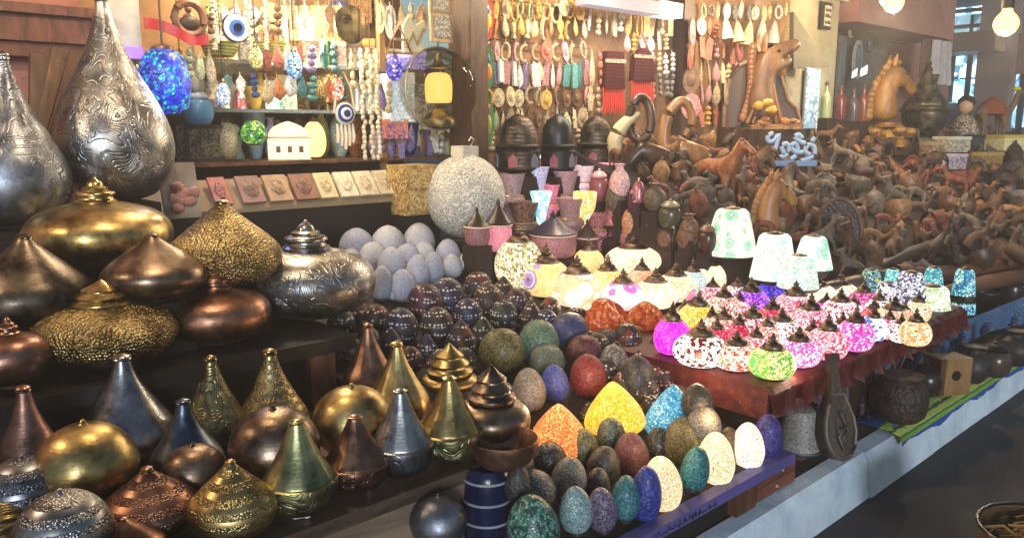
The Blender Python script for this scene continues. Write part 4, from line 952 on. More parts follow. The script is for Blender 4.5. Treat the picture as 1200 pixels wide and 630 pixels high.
for i in range(4):
    zz = TZ - .13 + i * .035; wv = [-.03, -.028, -.025, -.02][i]
    gr.append([(xL + wv + .008 * math.sin(j * 1.9), vv, zz) for j, vv in enumerate((2.5, 2.2, vF, vF - .01, vF - .012, vF - .014))])
for i in range(90):
    u = xL - .02 + (xR - xL + .03) * i / 89; wv = .014 * math.sin(i * .9) + .010 * math.sin(i * 2.3)
    gr.append([(u, 2.5, TZ - .005), (u, 2.2, TZ - .005), (u, vF, TZ - .005), (u, vF - .025 - abs(wv) * .5, TZ - .03), (u, vF - .03 + wv * .7, TZ - .09), (u, vF - .035 + wv * 1.4, TZ - .125 + .012 * math.sin(i * 1.7))])
tag(MB().sheet(gr, (0, 0.001, .005)).build('table_cloth', s.m), 'dark red patterned cloth hanging over the lamp table edge', 'tablecloth')
CAP = [(1.0, 0), (1.1, .03), (1.08, .09), (.86, .13), (.82, .24), (.7, .34), (.46, .42), (.3, .46), (.42, .49), (.44, .54), (.26, .58), (.2, .66), (.29, .71), (.25, .77), (.1, .81), (.13, .87), (.05, .93), (.02, 1)]
capM = metal('bronze', 'plain', .42); capD = metal('dark', 'plain', .45)
FL = ('fff4e0', 'fffaf0', 'ffeccc', 'ffffff')
def lamp(x, y0, y1, w, pal, label, s=Z(TZ), flower=None, lit=1.7, sc=125, grout=None, group='lit mosaic lamps on the table', capf=.40, cap_w=.5, beads=True, fsc=13, gw=.06, glow=0):
    w *= 1.06 if s is RAMP else 1.14; lit *= .7 if s is RAMP else 1.3; p, W, Hh, t = fit(x, y0, y1 + 2, w, s, .3)
    o = thing('mosaic_lamp', label, 'lamp', p, rnd.uniform(0, 6), group); r_ = W / 2
    hg = Hh * (1 - capf) + r_ * .08
    m = MB(); m.lathe([(.52, .03), (.78, .12), (.96, .3), (1, .5), (.93, .72), (.74, .9), (.55, 1)], r_, hg, 0, 34, 3)
    m.build('globe', mosaic(pal, sc, grout or 'c8a070', lit=lit, flower=flower, fsc=fsc, beads=beads, gw=gw), o)
    m = MB(); m.lathe([(.55, 0), (.6, .5), (.5, 1)], r_, .012, 0, 22, 0); m.build('foot', capD, o)
    if glow:
        l = D.lights.new('lamp_glow', 'POINT'); l.energy = glow; l.color = (1, .68, .42); l.shadow_soft_size = .05
        q = D.objects.new('lamp_glow', l); COL.objects.link(q); q.parent = o; d_ = Vector((-p.x, -p.y, 0)).normalized() * (r_ + .07); q.location = Matrix.Rotation(-o.rotation_euler.z, 4, 'Z') @ d_ + Vector((0, 0, hg * .5))
    m = MB(); m.lathe(CAP, r_ * cap_w, Hh - hg * .97, hg * .97, 26, 1); m.build('cap', capM, o)
    return o
WH = ('ffe4bc', 'fff4e0', 'ffd8a0', 'ffeed0', 'e8b078'); YE = ('ffd478', 'ffe09a', 'ffc85c', 'ffe8b0'); PE = ('ffcf9c', 'ffdcb4', 'ffc488', 'ffe4c4')
L_ = lamp
RL = RAMP
L_(608, 262, 336, 54, ('fff0c0', 'e8d090', 'fff8dc', '9a8a58', 'fff0c8'), 'glowing cream bowl lamp with dark speckles at left of white row', RL, sc=70, grout='4a3a20', capf=.3)
L_(690, 277, 318, 34, YE, 'small yellow lamp behind the peach flower lamp', RL, lit=1.5)
L_(640, 283, 346, 56, YE, 'yellow lamp with a lilac flower in the white row', RL, flower=('8a6ac8', 'e8d8f8', '3a2a60'), fsc=8, lit=1.5)
L_(712, 295, 350, 42, YE, 'plain yellow lamp between peach and pink star lamps', RL, lit=1.5)
L_(676, 296, 358, 58, PE, 'wide peach lamp with big white flower', RL, flower=('fffaf0', 'fff4e0', 'c89a60'), fsc=8, lit=1.45, glow=1.6)
L_(742, 274, 318, 62, WH, 'wide white lamp behind the coral one', RL, lit=2.2)
L_(782, 284, 318, 40, WH, 'small white lamp behind the cyan flowered lamp', RL, lit=2.0)
L_(752, 299, 342, 34, ('f09a78', 'ffb898', 'e88868', 'ffd0b8'), 'coral lamp behind the pink star lamp', RL, lit=1.2)
L_(812, 300, 345, 32, ('9adce0', 'c8f0f0', '7accd8', 'e8fafa'), 'pale cyan lamp right of the magenta flowered lamp', RL, lit=1.4)
L_(832, 290, 342, 36, WH, 'cream lamp right of the pale cyan lamp', RL, lit=1.9, flower=('ffd8a8', 'ffeccc', 'e8b070'))
L_(853, 287, 337, 36, WH, 'cream lamp left of the pink flowered lamp', RL, lit=1.9)
L_(879, 285, 337, 40, ('ffe8d0', 'fff4e4', 'ffd8c0', 'fffaf4'), 'cream lamp with pink flower right end of white row', RL, lit=1.7, flower=('e87ab0', 'ffd0e4', 'b84a80'))
L_(730, 312, 362, 46, ('fff0f0', 'f8d0e0', 'ffffff', 'ffe0ea'), 'white lamp with magenta star at front of white row', RL, flower=('e020c0', 'f870d8', 'fff0f8'), fsc=11, lit=1.5, grout='d89aa0')
L_(768, 311, 360, 50, WH, 'round white lamp at front of white row', RL, lit=2.0, glow=1.6)
L_(792, 304, 352, 46, WH, 'white lamp with magenta round flower', RL, flower=('e050a8', 'f8a0d0', '8a2a70'), fsc=9, lit=1.8)
W_R = ('fff0e8', 'ffffff', 'ffe0d8', 'fff4f0', '7a1a20'); COR = ('ffa890', 'ffccb8', 'f07a62', 'ffe8dc', 'fff0e8', '8a2420'); MAG = ('e818c8', 'f030d8', 'd008b0', 'ff60e0'); PK = ('ff90a8', 'ffc4cc', 'f05878', 'ffeaec', 'ffd8dc', '9a1830'); RD = ('d81c48', 'f04060', 'b81038', 'ff90a0')
GY = ('e8d070', '68c848', 'f8e8a0', '38a848', 'fff0b8'); BL = ('3a2ac0', '5a48e0', '2a1c98', '8a6af0'); PB = ('7a40e0', 'c040d8', '4a30c8', 'f090e8')
# back rows
L_(848, 330, 374, 38, COR, 'coral and white lamp in the third row of pink lamps', lit=1.0, grout='4a1412')
L_(880, 322, 370, 40, PB, 'violet and blue lamp behind the crimson lamp', lit=1.1, grout='3a1040')
L_(903, 318, 356, 30, BL, 'deep blue lamp behind the pink lamps', lit=.9, grout='141040')
L_(957, 317, 362, 44, WH, 'white beaded lamp at back of the pink lamps', lit=1.5, grout='7a4a30')
L_(985, 318, 356, 38, ('fff0d8', 'f0c870', 'ffffff', 'e8b0a0'), 'white and gold beaded lamp at back right of pink lamps', lit=1.3, grout='6a3a20')
L_(1007, 312, 348, 32, ('f8e8ff', 'c8a0e8', 'ffffff', '5a2a6a'), 'small white and purple lamp before the turquoise ones', lit=1.2, grout='3a2030')
L_(932, 326, 376, 44, PK, 'pink and white lamp behind the crimson lamp, bronze cap', lit=1.1, grout='5a1420')
L_(905, 344, 388, 36, RD, 'crimson lamp between pink lamps', lit=1.0, grout='5a0818')
L_(819, 338, 388, 42, ('f0b840', 'ffd060', 'e09a28', 'ffe490'), 'amber yellow lamp behind the white and maroon lamp', lit=1.1, grout='6a3a10')
L_(848, 356, 398, 40, COR, 'coral lamp in the second row of pink lamps', lit=1.0, grout='5a1a14')
L_(882, 352, 400, 44, ('ffc0b8', 'ff7a88', 'ffffff', 'e04060', '6a1018'), 'pink red lamp with ring flowers in the second row', lit=1.1, flower=('ffffff', 'ff9aa8', '9a1028'), grout='5a0c18')
L_(916, 358, 402, 44, W_R, 'white lamp with maroon spots in the second row', lit=1.2, grout='4a0c14')
L_(950, 340, 396, 42, PK, 'rose pink lamp with tall dark cap in the second row', lit=1.05, grout='5a1424')
L_(985, 335, 380, 40, ('ffe0e0', 'ffffff', 'ffb0c0', '8a2030'), 'white and rose lamp in the second row near right end', lit=1.2, grout='6a2028')
L_(1012, 325, 368, 32, ('d0208a', 'f060b0', 'a01068', 'ffb0d8'), 'small magenta lamp before the white and purple lamp', lit=.9, grout='3a0820')
# front row
L_(788, 350, 414, 38, MAG, 'plain magenta lamp at left corner of the table', lit=.95, beads=False, grout='e818c8', gw=.01)
L_(821, 370, 428, 56, ('fff4ec', 'ffffff', 'fff4ec', '5a1216', 'ffe4da'), 'white beaded lamp with maroon lattice in front row', lit=1.35, glow=2, sc=70, grout='4a1014', gw=.09)
L_(863, 384, 432, 50, COR, 'coral white lamp in front row left of the green one', lit=1.15, grout='8a3020')
L_(936, 379, 428, 46, ('ff80c8', 'ffffff', 'f040a8', 'ffd0ec', 'c01880'), 'pink and white lamp in front row right of the green one', lit=1.1, glow=2, grout='6a1040')
L_(905, 387, 442, 48, GY, 'green and gold flowered lamp at lowest point of the table', flower=('30c850', 'f0d890', 'c89a40'), fsc=12, lit=1.05, grout='5a5a18')
L_(970, 364, 420, 42, PK, 'red lamp with ringed flowers in front row', flower=('ffd0c8', 'ff6070', 'c01830'), fsc=14, lit=1.1, grout='8a1828')
L_(1003, 355, 410, 38, ('ff40b0', 'ff80d0', 'e01890', 'ffffff'), 'hot pink striped lamp in front row', lit=1.05, grout='b01070')
L_(1024, 354, 398, 28, ('ffffff', '3050e0', 'ffffff', 'f0f0ff'), 'white and royal blue lamp in front row', lit=1.2, sc=55, grout='8a90c8')
L_(1048, 344, 390, 44, ('f08a70', 'ffc0a0', '70c880', 'ff9a88', 'ffe4d4'), 'coral and mint lamp in front row near right end', lit=1.05, grout='a04a38')
L_(1073, 358, 404, 32, ('ffc890', 'fff0c8', 'e89860', 'ffe0b0'), 'peach honeycomb lamp at the front right corner', lit=1.1, sc=70, grout='9a5a30')
# small lamps filling the gaps of the pink cluster
FILL = [(802, 348, 384, 30, PK, 'pink'), (834, 356, 392, 30, W_R, 'white'), (866, 338, 372, 30, PK, 'pink'), (899, 366, 404, 30, COR, 'coral'), (866, 364, 402, 30, RD, 'crimson'), (921, 340, 376, 28, W_R, 'white'), (937, 352, 388, 30, COR, 'coral'), (968, 340, 376, 30, MAG, 'magenta'), (1000, 342, 378, 28, PK, 'pink'), (968, 328, 360, 28, W_R, 'white'), (1030, 336, 374, 28, W_R, 'white'), (1024, 346, 384, 26, RD, 'crimson'), (918, 322, 352, 26, COR, 'coral'), (864, 322, 354, 28, W_R, 'white'), (835, 322, 356, 28, PK, 'pink'), (1060, 350, 388, 26, COR, 'coral'), (840, 368, 410, 30, RD, 'crimson'), (886, 378, 418, 30, PK, 'pink'), (952, 370, 412, 30, COR, 'coral'), (987, 362, 402, 28, W_R, 'white'), (1056, 364, 400, 24, W_R, 'white'), (1076, 338, 376, 26, WH, 'cream'), (1042, 358, 396, 24, PK, 'pink')]
for x, y0, y1, w, pl, nm in sorted(FILL):
    L_(x, y0, y1, w, pl, 'small %s lamp squeezed between larger lamps' % nm, lit=1.0, grout='5a1820', group='small lamps of the pink cluster')
# right end shades without caps
def shade(x, y0, y1, w, wt, pal, label, s, lit=1.2, sc=80, grout='b8c8b8', flower=None, group='shades at the lamp table', fsc=12):
    p, W, Hh, t = fit(x, y0, y1, w, s, .25); 
    if s == ('v', 1.6): MB().lathe([(1, 0), (1, 1)], W * .46, p.z - TZ - .004, 0, 20, 0).build('block', capD, tt, loc=(p.x, p.y, TZ + .001))
    o = thing('shade_lamp', label, 'shade lamp', p, rnd.uniform(0, 6), group)
    m = MB(); f = wt / w
    m.lathe([(1, .02), (f + (1 - f) * .55, .45), (f + (1 - f) * .15, .82), (f, .93), (f * .8, 1)], W / 2, Hh, 0, 32, 3); m.build('shade', mosaic(pal, sc, grout, lit=lit * .95, flower=flower, fsc=fsc), o)
    m = MB(); m.lathe([(.96, 0), (1.01, .5), (1, 1)], W / 2, Hh * .03, 0, 32, 0); m.build('rim', capD, o)
    m = MB(); m.lathe([(1, 0), (.8, .5), (.2, 1)], W * f * .3, Hh * .08, Hh * .985, 16, 0); m.build('finial', capM, o)
WT = ('f0f4e4', 'fff8ec', 'd8e8dc', 'a8d0c0', 'f8ecd4', 'c8d8c8')
shade(857, 244, 300, 62, 38, WT, 'white tapered lamp shade with mint flowers beside the wooden horse', DD(4.75), flower=('38b888', '90e0c0', 'f0fff8'), lit=1.25, grout='c8c0a0')
shade(907, 273, 328, 54, 36, WT, 'white tapered lamp shade in front of the wooden horse', DD(4.5), lit=1.3, grout='a8c8b0')
shade(953, 276, 316, 46, 28, WT, 'small white shade with mint spot right of the wooden horse', DD(4.55), flower=('40b898', 'a0e8d0', 'f0fff8'), lit=1.3, fsc=9, grout='d8c0b0')
shade(936, 298, 338, 48, 34, WT, 'pale shade with grey green scrolls below the two white ones', DD(4.3), lit=1.1, grout='8ab0a0')
TQ = ('40b8c0', '80d8d8', '2898a8', 'c8f0e8', '187888')
shade(1020, 315, 352, 32, 18, ('4a90b8', 'd8e868', '80c0d0', '2a6090', 'f0f8f0'), 'blue and lime shade at back of right end', Z(TZ), lit=.8, grout='1c3040')
shade(1045, 315, 352, 24, 14, TQ, 'tall turquoise shade at back of right end', Z(TZ), lit=.9, grout='8ac8c8')
shade(1066, 318, 366, 44, 26, ('f0f0ff', 'b8b8d8', 'ffffff', '4a4a5a'), 'white and grey beaded shade between the turquoise ones', Z(TZ), lit=1.0, grout='2a2630')
shade(1093, 313, 350, 30, 16, TQ, 'small turquoise shade above the white green one', Z(TZ), lit=.9, grout='3a7080')
shade(1090, 334, 390, 50, 36, ('f8fff0', 'ffffff', 'd8f0a0', 'e8f8e8', 'a8d848'), 'large white shade with lime dots at right end of table', ('v', 1.6), lit=1.3, grout='5a6a58')
shade(1129, 315, 368, 30, 20, ('58c8d8', 'a8e8e8', '2890c0', 'e8f8d8', '1860a0'), 'cyan and blue shade at the far right corner', ('v', 1.6), lit=.95, grout='184050')
shade(1040, 330, 362, 34, 22, ('ffffff', 'e8e0f0', 'ffffff', '3a2a4a'), 'white and black beaded shade near the turquoise ones', Z(TZ), lit=1.0, grout='2a1c2c')
# ------------------------------------------------------------------ lanterns and glass vases behind the white lamps
LV = 3.78
def on_ledge(x, y0, y1, w, v=LV):
    return fit(x, y0, y1, w, ('v', v), .2)
lz = []
for x, y0, y1, w, c, nm in ((607, 134, 206, 54, '3a2c2c', 'widest dark domed metal lantern, left of three'), (653, 134, 206, 46, '23262a', 'black domed metal lantern, middle of three'), (698, 136, 200, 46, '3a2628', 'dark reddish domed metal lantern, right of three')):
    p, W, Hh, t = on_ledge(x, y0, y1, w); lz.append((p, W))
    o = thing('domed_lantern', nm, 'lantern', p, .4, 'domed lanterns before the charm board'); r_ = W / 2; mt = metal('dark', 'pierce', .45) if c != '23262a' else paint(c, .4, metal=.6)
    m = MB(); m.lathe([(.8, 0), (.85, .03), (.7, .06), (.95, .12), (.98, .4), (.8, .46)], r_, Hh, 0, 12, 0); m.build('body', mt, o)
    m = MB(); m.lathe([(.95, .462), (1, .49), (.82, .52), (.8, .62), (.74, .78), (.55, .9), (.25, .965), (.1, 1)], r_, Hh, 0, 24, 0); m.build('dome', mt, o)
    for k in range(6):
        a = k * PI / 3 + .2; q = r_ * .97; m = MB()
        m.prism([(-r_ * .2, 0), (r_ * .2, 0), (r_ * .2, Hh * .14), (0, Hh * .22), (-r_ * .2, Hh * .14)], -.004, .004, Matrix.Translation((q * math.cos(a), q * math.sin(a), Hh * .15)) @ Matrix.Rotation(a + PI / 2, 4, 'Z'))
        m.build('pane', paint('9a5a66' if k % 2 else '6f7480', .15), o, False)
    m = MB(); m.tube([(r_ * .3 * math.cos(a * PI / 8), 0, Hh * .99 + r_ * .3 * math.sin(a * PI / 8)) for a in range(9)], .004, 6); m.build('handle', paint('1c1a1a', .4), o)
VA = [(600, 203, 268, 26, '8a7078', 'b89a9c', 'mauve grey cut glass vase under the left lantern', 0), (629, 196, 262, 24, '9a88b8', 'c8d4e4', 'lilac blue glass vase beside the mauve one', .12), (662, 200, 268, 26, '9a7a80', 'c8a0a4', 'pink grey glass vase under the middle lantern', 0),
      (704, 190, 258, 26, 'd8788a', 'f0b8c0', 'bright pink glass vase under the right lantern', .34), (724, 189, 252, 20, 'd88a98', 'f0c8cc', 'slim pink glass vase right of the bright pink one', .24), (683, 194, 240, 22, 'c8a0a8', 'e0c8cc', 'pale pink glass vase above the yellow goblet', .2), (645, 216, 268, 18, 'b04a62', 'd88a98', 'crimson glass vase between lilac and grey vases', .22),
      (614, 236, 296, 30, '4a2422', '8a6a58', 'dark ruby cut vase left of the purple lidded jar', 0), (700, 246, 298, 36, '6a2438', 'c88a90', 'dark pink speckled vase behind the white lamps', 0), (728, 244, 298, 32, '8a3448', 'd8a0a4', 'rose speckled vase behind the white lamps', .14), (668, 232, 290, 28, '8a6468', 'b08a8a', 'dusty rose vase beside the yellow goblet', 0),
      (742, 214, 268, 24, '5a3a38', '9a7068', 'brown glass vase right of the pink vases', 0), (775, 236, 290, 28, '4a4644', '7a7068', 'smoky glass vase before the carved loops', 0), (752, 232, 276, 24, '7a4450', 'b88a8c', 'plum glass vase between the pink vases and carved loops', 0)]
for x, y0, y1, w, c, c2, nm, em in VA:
    w *= 1.22; y1 += 6
    v = 3.7 if y0 < 230 else 3.45
    p, W, Hh, t = fit(x, y0, y1, w, ('v', v), .2); lz.append((p, W))
    o = thing('glass_vase', nm, 'vase', p, rnd.uniform(0, 3), 'glass vases behind the white lamps')
    mt = lace(c2, c, 60, lit=em * 2.2 if em else 0)  # some vases emit: lamplit glow put into the glass colour
    m = MB(); m.lathe([(.7, .04), (.8, .12), (.55, .3), (.62, .42), (1.0, .52), (.95, .6), (.62, .66), (.75, .8), (.95, .97), (1, 1), (.85, .99), (.6, .8)], W / 2, Hh, 0, 20, 1); m.build('body', mt, o)
    m = MB(); m.lathe([(.85, 0), (.85, .02), (.7, .039)], W / 2, Hh, 0, 20, 0); m.build('foot', paint(c, .3), o)
    m = MB(); m.tube([(W * .4 * math.cos(a * PI / 10), W * .4 * math.sin(a * PI / 10), Hh * .63) for a in range(20)], W * .04, 6, True); m.build('band', paint('c8a878', .3, metal=.6), o)
# yellow lit goblet and cyan lit fluted vase
for x, y0, y1, w, c, pr, nm in ((685, 226, 292, 28, ('ffd88a', 'ffe8b0', 'ffc858', 'fff4d8'), [(.8, 0), (.75, .04), (.25, .1), (.2, .35), (.4, .55), (.85, .72), (1, 1), (.9, .98), (.6, .7)], 'glowing yellow goblet shaped lamp behind the white row'),
                                (634, 226, 272, 26, ('d8f4f8', 'a8e0ea', 'f4ffff', '68c0d0'), [(.3, 0), (.35, .2), (.6, .6), (1, 1), (.9, .98), (.5, .55)], 'glowing white cyan fluted lamp left of the yellow goblet')):
    p, W, Hh, t = fit(x, y0, y1, w, ('v', 3.4), .2); lz.append((p, W)); o = thing('goblet_lamp', nm, 'lamp', p)
    m = MB(); m.lathe(pr, W / 2, Hh, 0, 24, 2); m.build('shade', mosaic(c, 50, 'd8a860' if x > 650 else '8ac0c8', lit=1.1), o)
    m = MB(); m.lathe([(1, 0), (1, .5), (.7, 1)], W * .3, .012, -.01, 18, 0); m.build('foot', capD, o)
# dark pots and pink vases crowded against the side of the carving stand
rr = random.Random(77); prev = 'the brown vase'
FC = [('dark brown', '3a2418', '7a5a40'), ('rose', '8a4a54', 'd0a0a0'), ('black', '1c1816', '6a5a4a'), ('terracotta', '8a4a30', 'c89a70'), ('plum', '4a2434', '9a6a7a'), ('olive grey', '4a4636', '8a8468'), ('dusty pink', 'a86a72', 'e0c0c0')]
cand = []
for y1 in (236, 250, 264, 278, 294):
    x = 694 + rr.uniform(0, 10)
    while x < 880:
        cand.append((x, y1 + rr.uniform(-3, 3), rr.uniform(20, 30))); x += rr.uniform(19, 25)
for x, y1, w in cand:
    P, t = hit(x, y1, ('u', 4.02))
    if not (2.5 < P.y < 3.75) or P.z > heap_z(P.y) + .02 or P.z < ramp_z(P.y): continue
    nm, c, c2 = rr.choice(FC); kd = rr.choice(['vase', 'jar', 'jar', 'vase', 'bell'])
    p, W, Hh, t = fit(x, y1 - w * rr.uniform(1.1, 1.7), y1, w, ('u', 4.02), .2)
    goods(kd, p, W, Hh, c, '%s %s crowded below the heap, next to %s' % (nm, kd, prev), 'pots below the heap', c2); prev = '%s %s' % (nm, kd)
    if p.z > ramp_z(p.y) + .02: MB().box(p.x - W * .4, p.x + W * .4, p.y - W * .4, p.y + W * .4, ramp_z(p.y) - .05, p.z - .001).build('block', paint('2c1c18', .7), es, False)
# lidded jars
for x, y0, y1, w, c, c2, cl, nm in ((648, 246, 302, 56, 'c89098', '8a5058', '3a3048', 'pink beaded jar with tall pointed purple lid'), (584, 232, 294, 32, 'c84a6a', 'f0a0b0', '2a1c1c', 'bright pink banded jar with dark pointed lid'), (559, 242, 288, 30, 'a87880', '5a3a3a', '2c2220', 'dusty pink jar with dark pointed lid beside white globe'),
                                     (688, 256, 300, 26, '6a3a4a', '3a1c28', '3a2a2a', 'small plum jar with dark lid behind the yellow lamp')):
    p, W, Hh, t = fit(x, y0, y1, w, ('v', 3.28), .25); lz.append((p, W)); o = thing('lidded_jar', nm, 'jar', p)
    m = MB(); m.lathe([(.7, 0), (.92, .08), (1, .3), (.95, .46), (.9, .5)], W / 2, Hh, 0, 28, 2); m.build('body', lace(c, c2, 90, lit=.25 if '4a6a' in c else 0), o)  # bright pink jar emits too, its glow put into the colour
    m = MB(); m.lathe([(.98, .502), (1.02, .54), (.8, .6), (.5, .72), (.25, .82), (.12, .88), (.16, .92), (.03, 1)], W / 2, Hh, 0, 26, 1); m.build('lid', paint(cl, .35), o)
    m = MB(); m.tube([(W * .49 * math.cos(a * PI / 14), W * .49 * math.sin(a * PI / 14), Hh * .49) for a in range(28)], .006, 6, True); m.build('band', paint('d8b8a8', .4), o)
# patterned bowls standing on edge
for x, y0, y1, w, c, c2, nm in ((761, 262, 306, 48, '1f2648', 'a8a8c0', 'navy patterned bowl tilted behind the white lamps'), (782, 258, 296, 30, '6a5a34', '2a2018', 'olive ringed dish tilted right of the navy bowl'), (806, 262, 300, 40, '3a3430', '8a8074', 'dark ringed bowl tilted left of the mint shade'), (826, 232, 282, 26, '4a2a20', '9a6a50', 'small terracotta pot above the dark ringed bowl')):
    p, W, Hh, t = fit(x, y0, y1, w, ('v', 3.15), .2); o = thing('patterned_bowl', nm, 'bowl', p, -.6, None, R(52))
    lz.append((p, W))
    m = MB(); m.lathe([(.4, 0), (.6, .1), (.9, .7), (1, 1), (.93, .98), (.55, .25), (.1, .2)], W / 2, W * .35, 0, 30, 2); m.build('bowl', lace(c2, c, 60), o)
    m = MB(); m.tube([(W * .5 * math.cos(a * PI / 14), W * .5 * math.sin(a * PI / 14), W * .35) for a in range(28)], .006, 6, True); m.build('rim', paint(c, .3), o)
for p, W in lz:
    zz = ramp_z(p.y) if p.x < 4.1 else heap_z(p.y)
    q = W * .42
    if p.z > zz + .01: MB().box(p.x - q, p.x + q, p.y - q, p.y + q, zz - .06, p.z - .0005).build('block', paint('2c1c18', .7), es, False)

# ------------------------------------------------------------------ hanging charms
CH = {'yellow': ('d0a848', '8a5a20'), 'cream': ('cfbd92', '8a7450'), 'pale green': ('a8b088', '5a6a4a'), 'orange': ('c07a40', '6a3418'), 'coral': ('c0705a', '6a2a20'), 'pink': ('c08a8a', '7a4448'), 'lilac': ('8a78a8', '4a3c68'), 'white': ('d8d4cc', '8a8680'), 'beige': ('b09a78', '6a5438'),
      'brown': ('7a5838', '3a2616'), 'red': ('a82c20', '5a120c'), 'blue': ('3c5a98', '1c2c54'), 'turquoise': ('4a8a88', '1f4a4a'), 'black': ('2a2826', '8a8680')}
MESH = {}
def charm_mesh(kind, col, wq, hq):
    key = (kind, col, wq, hq)
    if key in MESH: return MESH[key]
    w, h = wq * .01, hq * .01; r_ = w / 2; m = MB()
    if kind == 'ring': m.tube([(r_ * .78 * math.cos(a * PI / 9), 0, -h / 2 + h * .42 * math.sin(a * PI / 9)) for a in range(18)], r_ * .26, 6, True)
    elif kind == 'disc': m.prism([(r_ * math.cos(a * PI / 9), -h / 2 + h / 2 * math.sin(a * PI / 9)) for a in range(18)], -.008, .008); m.blob((0, -.008, -h / 2), r_ * .5, .012, h * .25, 10, 6)
    elif kind == 'drop': m.lathe([(.1, 0), (.8, .15), (1, .35), (.7, .65), (.25, .9), (.1, 1)], r_, h, -h, 10, 1, sq=.4)
    elif kind == 'tag': m.box(-r_, r_, -.008, .008, -h, -.01); m.blob((0, 0, -.008), r_ * .5, .01, .014, 8, 5)
    elif kind == 'crescent': m.prism([(r_ * math.cos(R(a)), -h / 2 + h / 2 * math.sin(R(a))) for a in range(60, 301, 24)] + [(r_ * .1 + r_ * .62 * math.cos(R(a)), -h / 2 + h * .36 * math.sin(R(a))) for a in range(290, 69, -24)], -.009, .009)
    elif kind == 'hand':
        m.prism([(-r_ * .5, -h), (r_ * .5, -h), (r_ * .7, -h * .55), (r_ * 1.0, -h * .5), (r_ * .9, -h * .38), (r_ * .5, -h * .42), (r_ * .4, -h * .1), (r_ * .15, 0), (-r_ * .15, 0), (-r_ * .4, -h * .1), (-r_ * .5, -h * .42), (-r_ * .9, -h * .38), (-r_ * 1.0, -h * .5), (-r_ * .7, -h * .55)], -.008, .008)
    elif kind == 'fish': m.prism([(0, 0), (r_ * .8, -h * .25), (r_ * .7, -h * .55), (r_ * .2, -h * .75), (r_ * .7, -h), (-r_ * .7, -h), (-r_ * .2, -h * .75), (-r_ * .7, -h * .55), (-r_ * .8, -h * .25)], -.009, .009)
    elif kind == 'bead': 
        for k in range(4): m.blob((0, 0, -h * (k + .5) / 4), r_ * (.6 + .3 * (k % 2)), r_ * .6, h * .13, 8, 5)
    elif kind == 'cone': m.lathe([(1, 0), (.9, .3), (.45, .8), (.15, 1)], r_, h, -h, 14, 1)
    m.tube([(0, .004, -.006), (0, .01, .02)], .003, 5)
    a, b = CH[col]; me = m.mesh('charm', lace(a, b, 55, sp=.3), True); MESH[key] = me; return me
def charm_row(x0, x1, y, h, w, cols, kinds, rowname, board, v=3.955, seed=0, dens=1.0):
    rr = random.Random(seed); x = x0; row = []
    while x < x1:
        row.append((x, rr.choice(kinds), rr.choice(cols))); x += w * rr.uniform(.8, 1.1) / dens
    for i, (x, kd, c) in enumerate(row):
        p, t = hit(x, y + rr.uniform(-3, 3), ('v', v + rr.uniform(-.03, .015)))
        wq = round(w * t / FPX * 100 * rr.uniform(.9, 1.1)); hq = round(h * t / FPX * 100 * rr.uniform(.9, 1.1))
        o = D.objects.new('hanging_charm', charm_mesh(kd, c, wq, hq)); COL.objects.link(o); o.location = p; o.rotation_euler = (rr.uniform(-.12, .12), rr.uniform(-.12, .12), rr.uniform(-.7, .5))
        nx = lambda j: ('%s %s' % (row[j][2], row[j][1])) if 0 <= j < len(row) else 'row end'
        tag(o, '%s %s, %s, between %s and %s' % (c, kd, rowname, nx(i - 1), nx(i + 1)), 'charm', 'charms on the ' + board)
Yl = ['yellow', 'cream', 'yellow', 'pale green', 'beige']
rows = [(572, 690, 1, 22, 12, Yl, ['ring', 'ring', 'disc'], 'first row left board'), (572, 690, 22, 24, 11, ['yellow', 'cream', 'orange', 'cream', 'pink'], ['drop', 'crescent', 'fish'], 'second row left board'), (572, 690, 49, 22, 13, ['coral', 'pink', 'cream', 'orange', 'beige'], ['crescent', 'disc', 'ring'], 'third row left board'),
        (580, 690, 72, 28, 9, ['lilac', 'pink', 'white', 'white', 'turquoise', 'cream'], ['tag', 'tag', 'drop'], 'fourth row left board'), (572, 690, 103, 22, 13, ['beige', 'cream', 'brown', 'yellow', 'pink'], ['disc', 'crescent', 'ring'], 'fifth row left board'), (572, 690, 128, 22, 12, ['beige', 'cream', 'brown', 'pale green'], ['disc', 'drop', 'hand'], 'sixth row left board'), (576, 690, 152, 24, 12, ['brown', 'cream', 'beige', 'coral'], ['drop', 'hand', 'bead'], 'seventh row left board')]
for i, r_ in enumerate(rows): charm_row(*r_, 'left charm board', seed=20 + i, dens=1.12)
rows = [(692, 790, 12, 28, 10, ['yellow', 'cream', 'pale green', 'white', 'white', 'beige'], ['bead', 'drop', 'tag', 'ring'], 'top row middle board'), (735, 790, 40, 22, 10, ['white', 'cream', 'pink', 'yellow'], ['bead', 'drop', 'hand'], 'second row middle board'), (764, 792, 62, 24, 9, ['white', 'cream', 'turquoise', 'beige'], ['bead', 'drop'], 'third row middle board'), (764, 792, 88, 26, 9, ['white', 'white', 'beige', 'black'], ['bead', 'drop'], 'low row middle board'), (694, 712, 60, 40, 10, ['coral', 'brown', 'beige'], ['bead', 'drop'], 'row left of the maroon bag'), (692, 712, 100, 30, 10, ['cream', 'beige', 'coral'], ['bead', 'hand'], 'low row left of the maroon bag')]
for i, r_ in enumerate(rows): charm_row(*r_, 'middle charm board', seed=40 + i, dens=1.05)
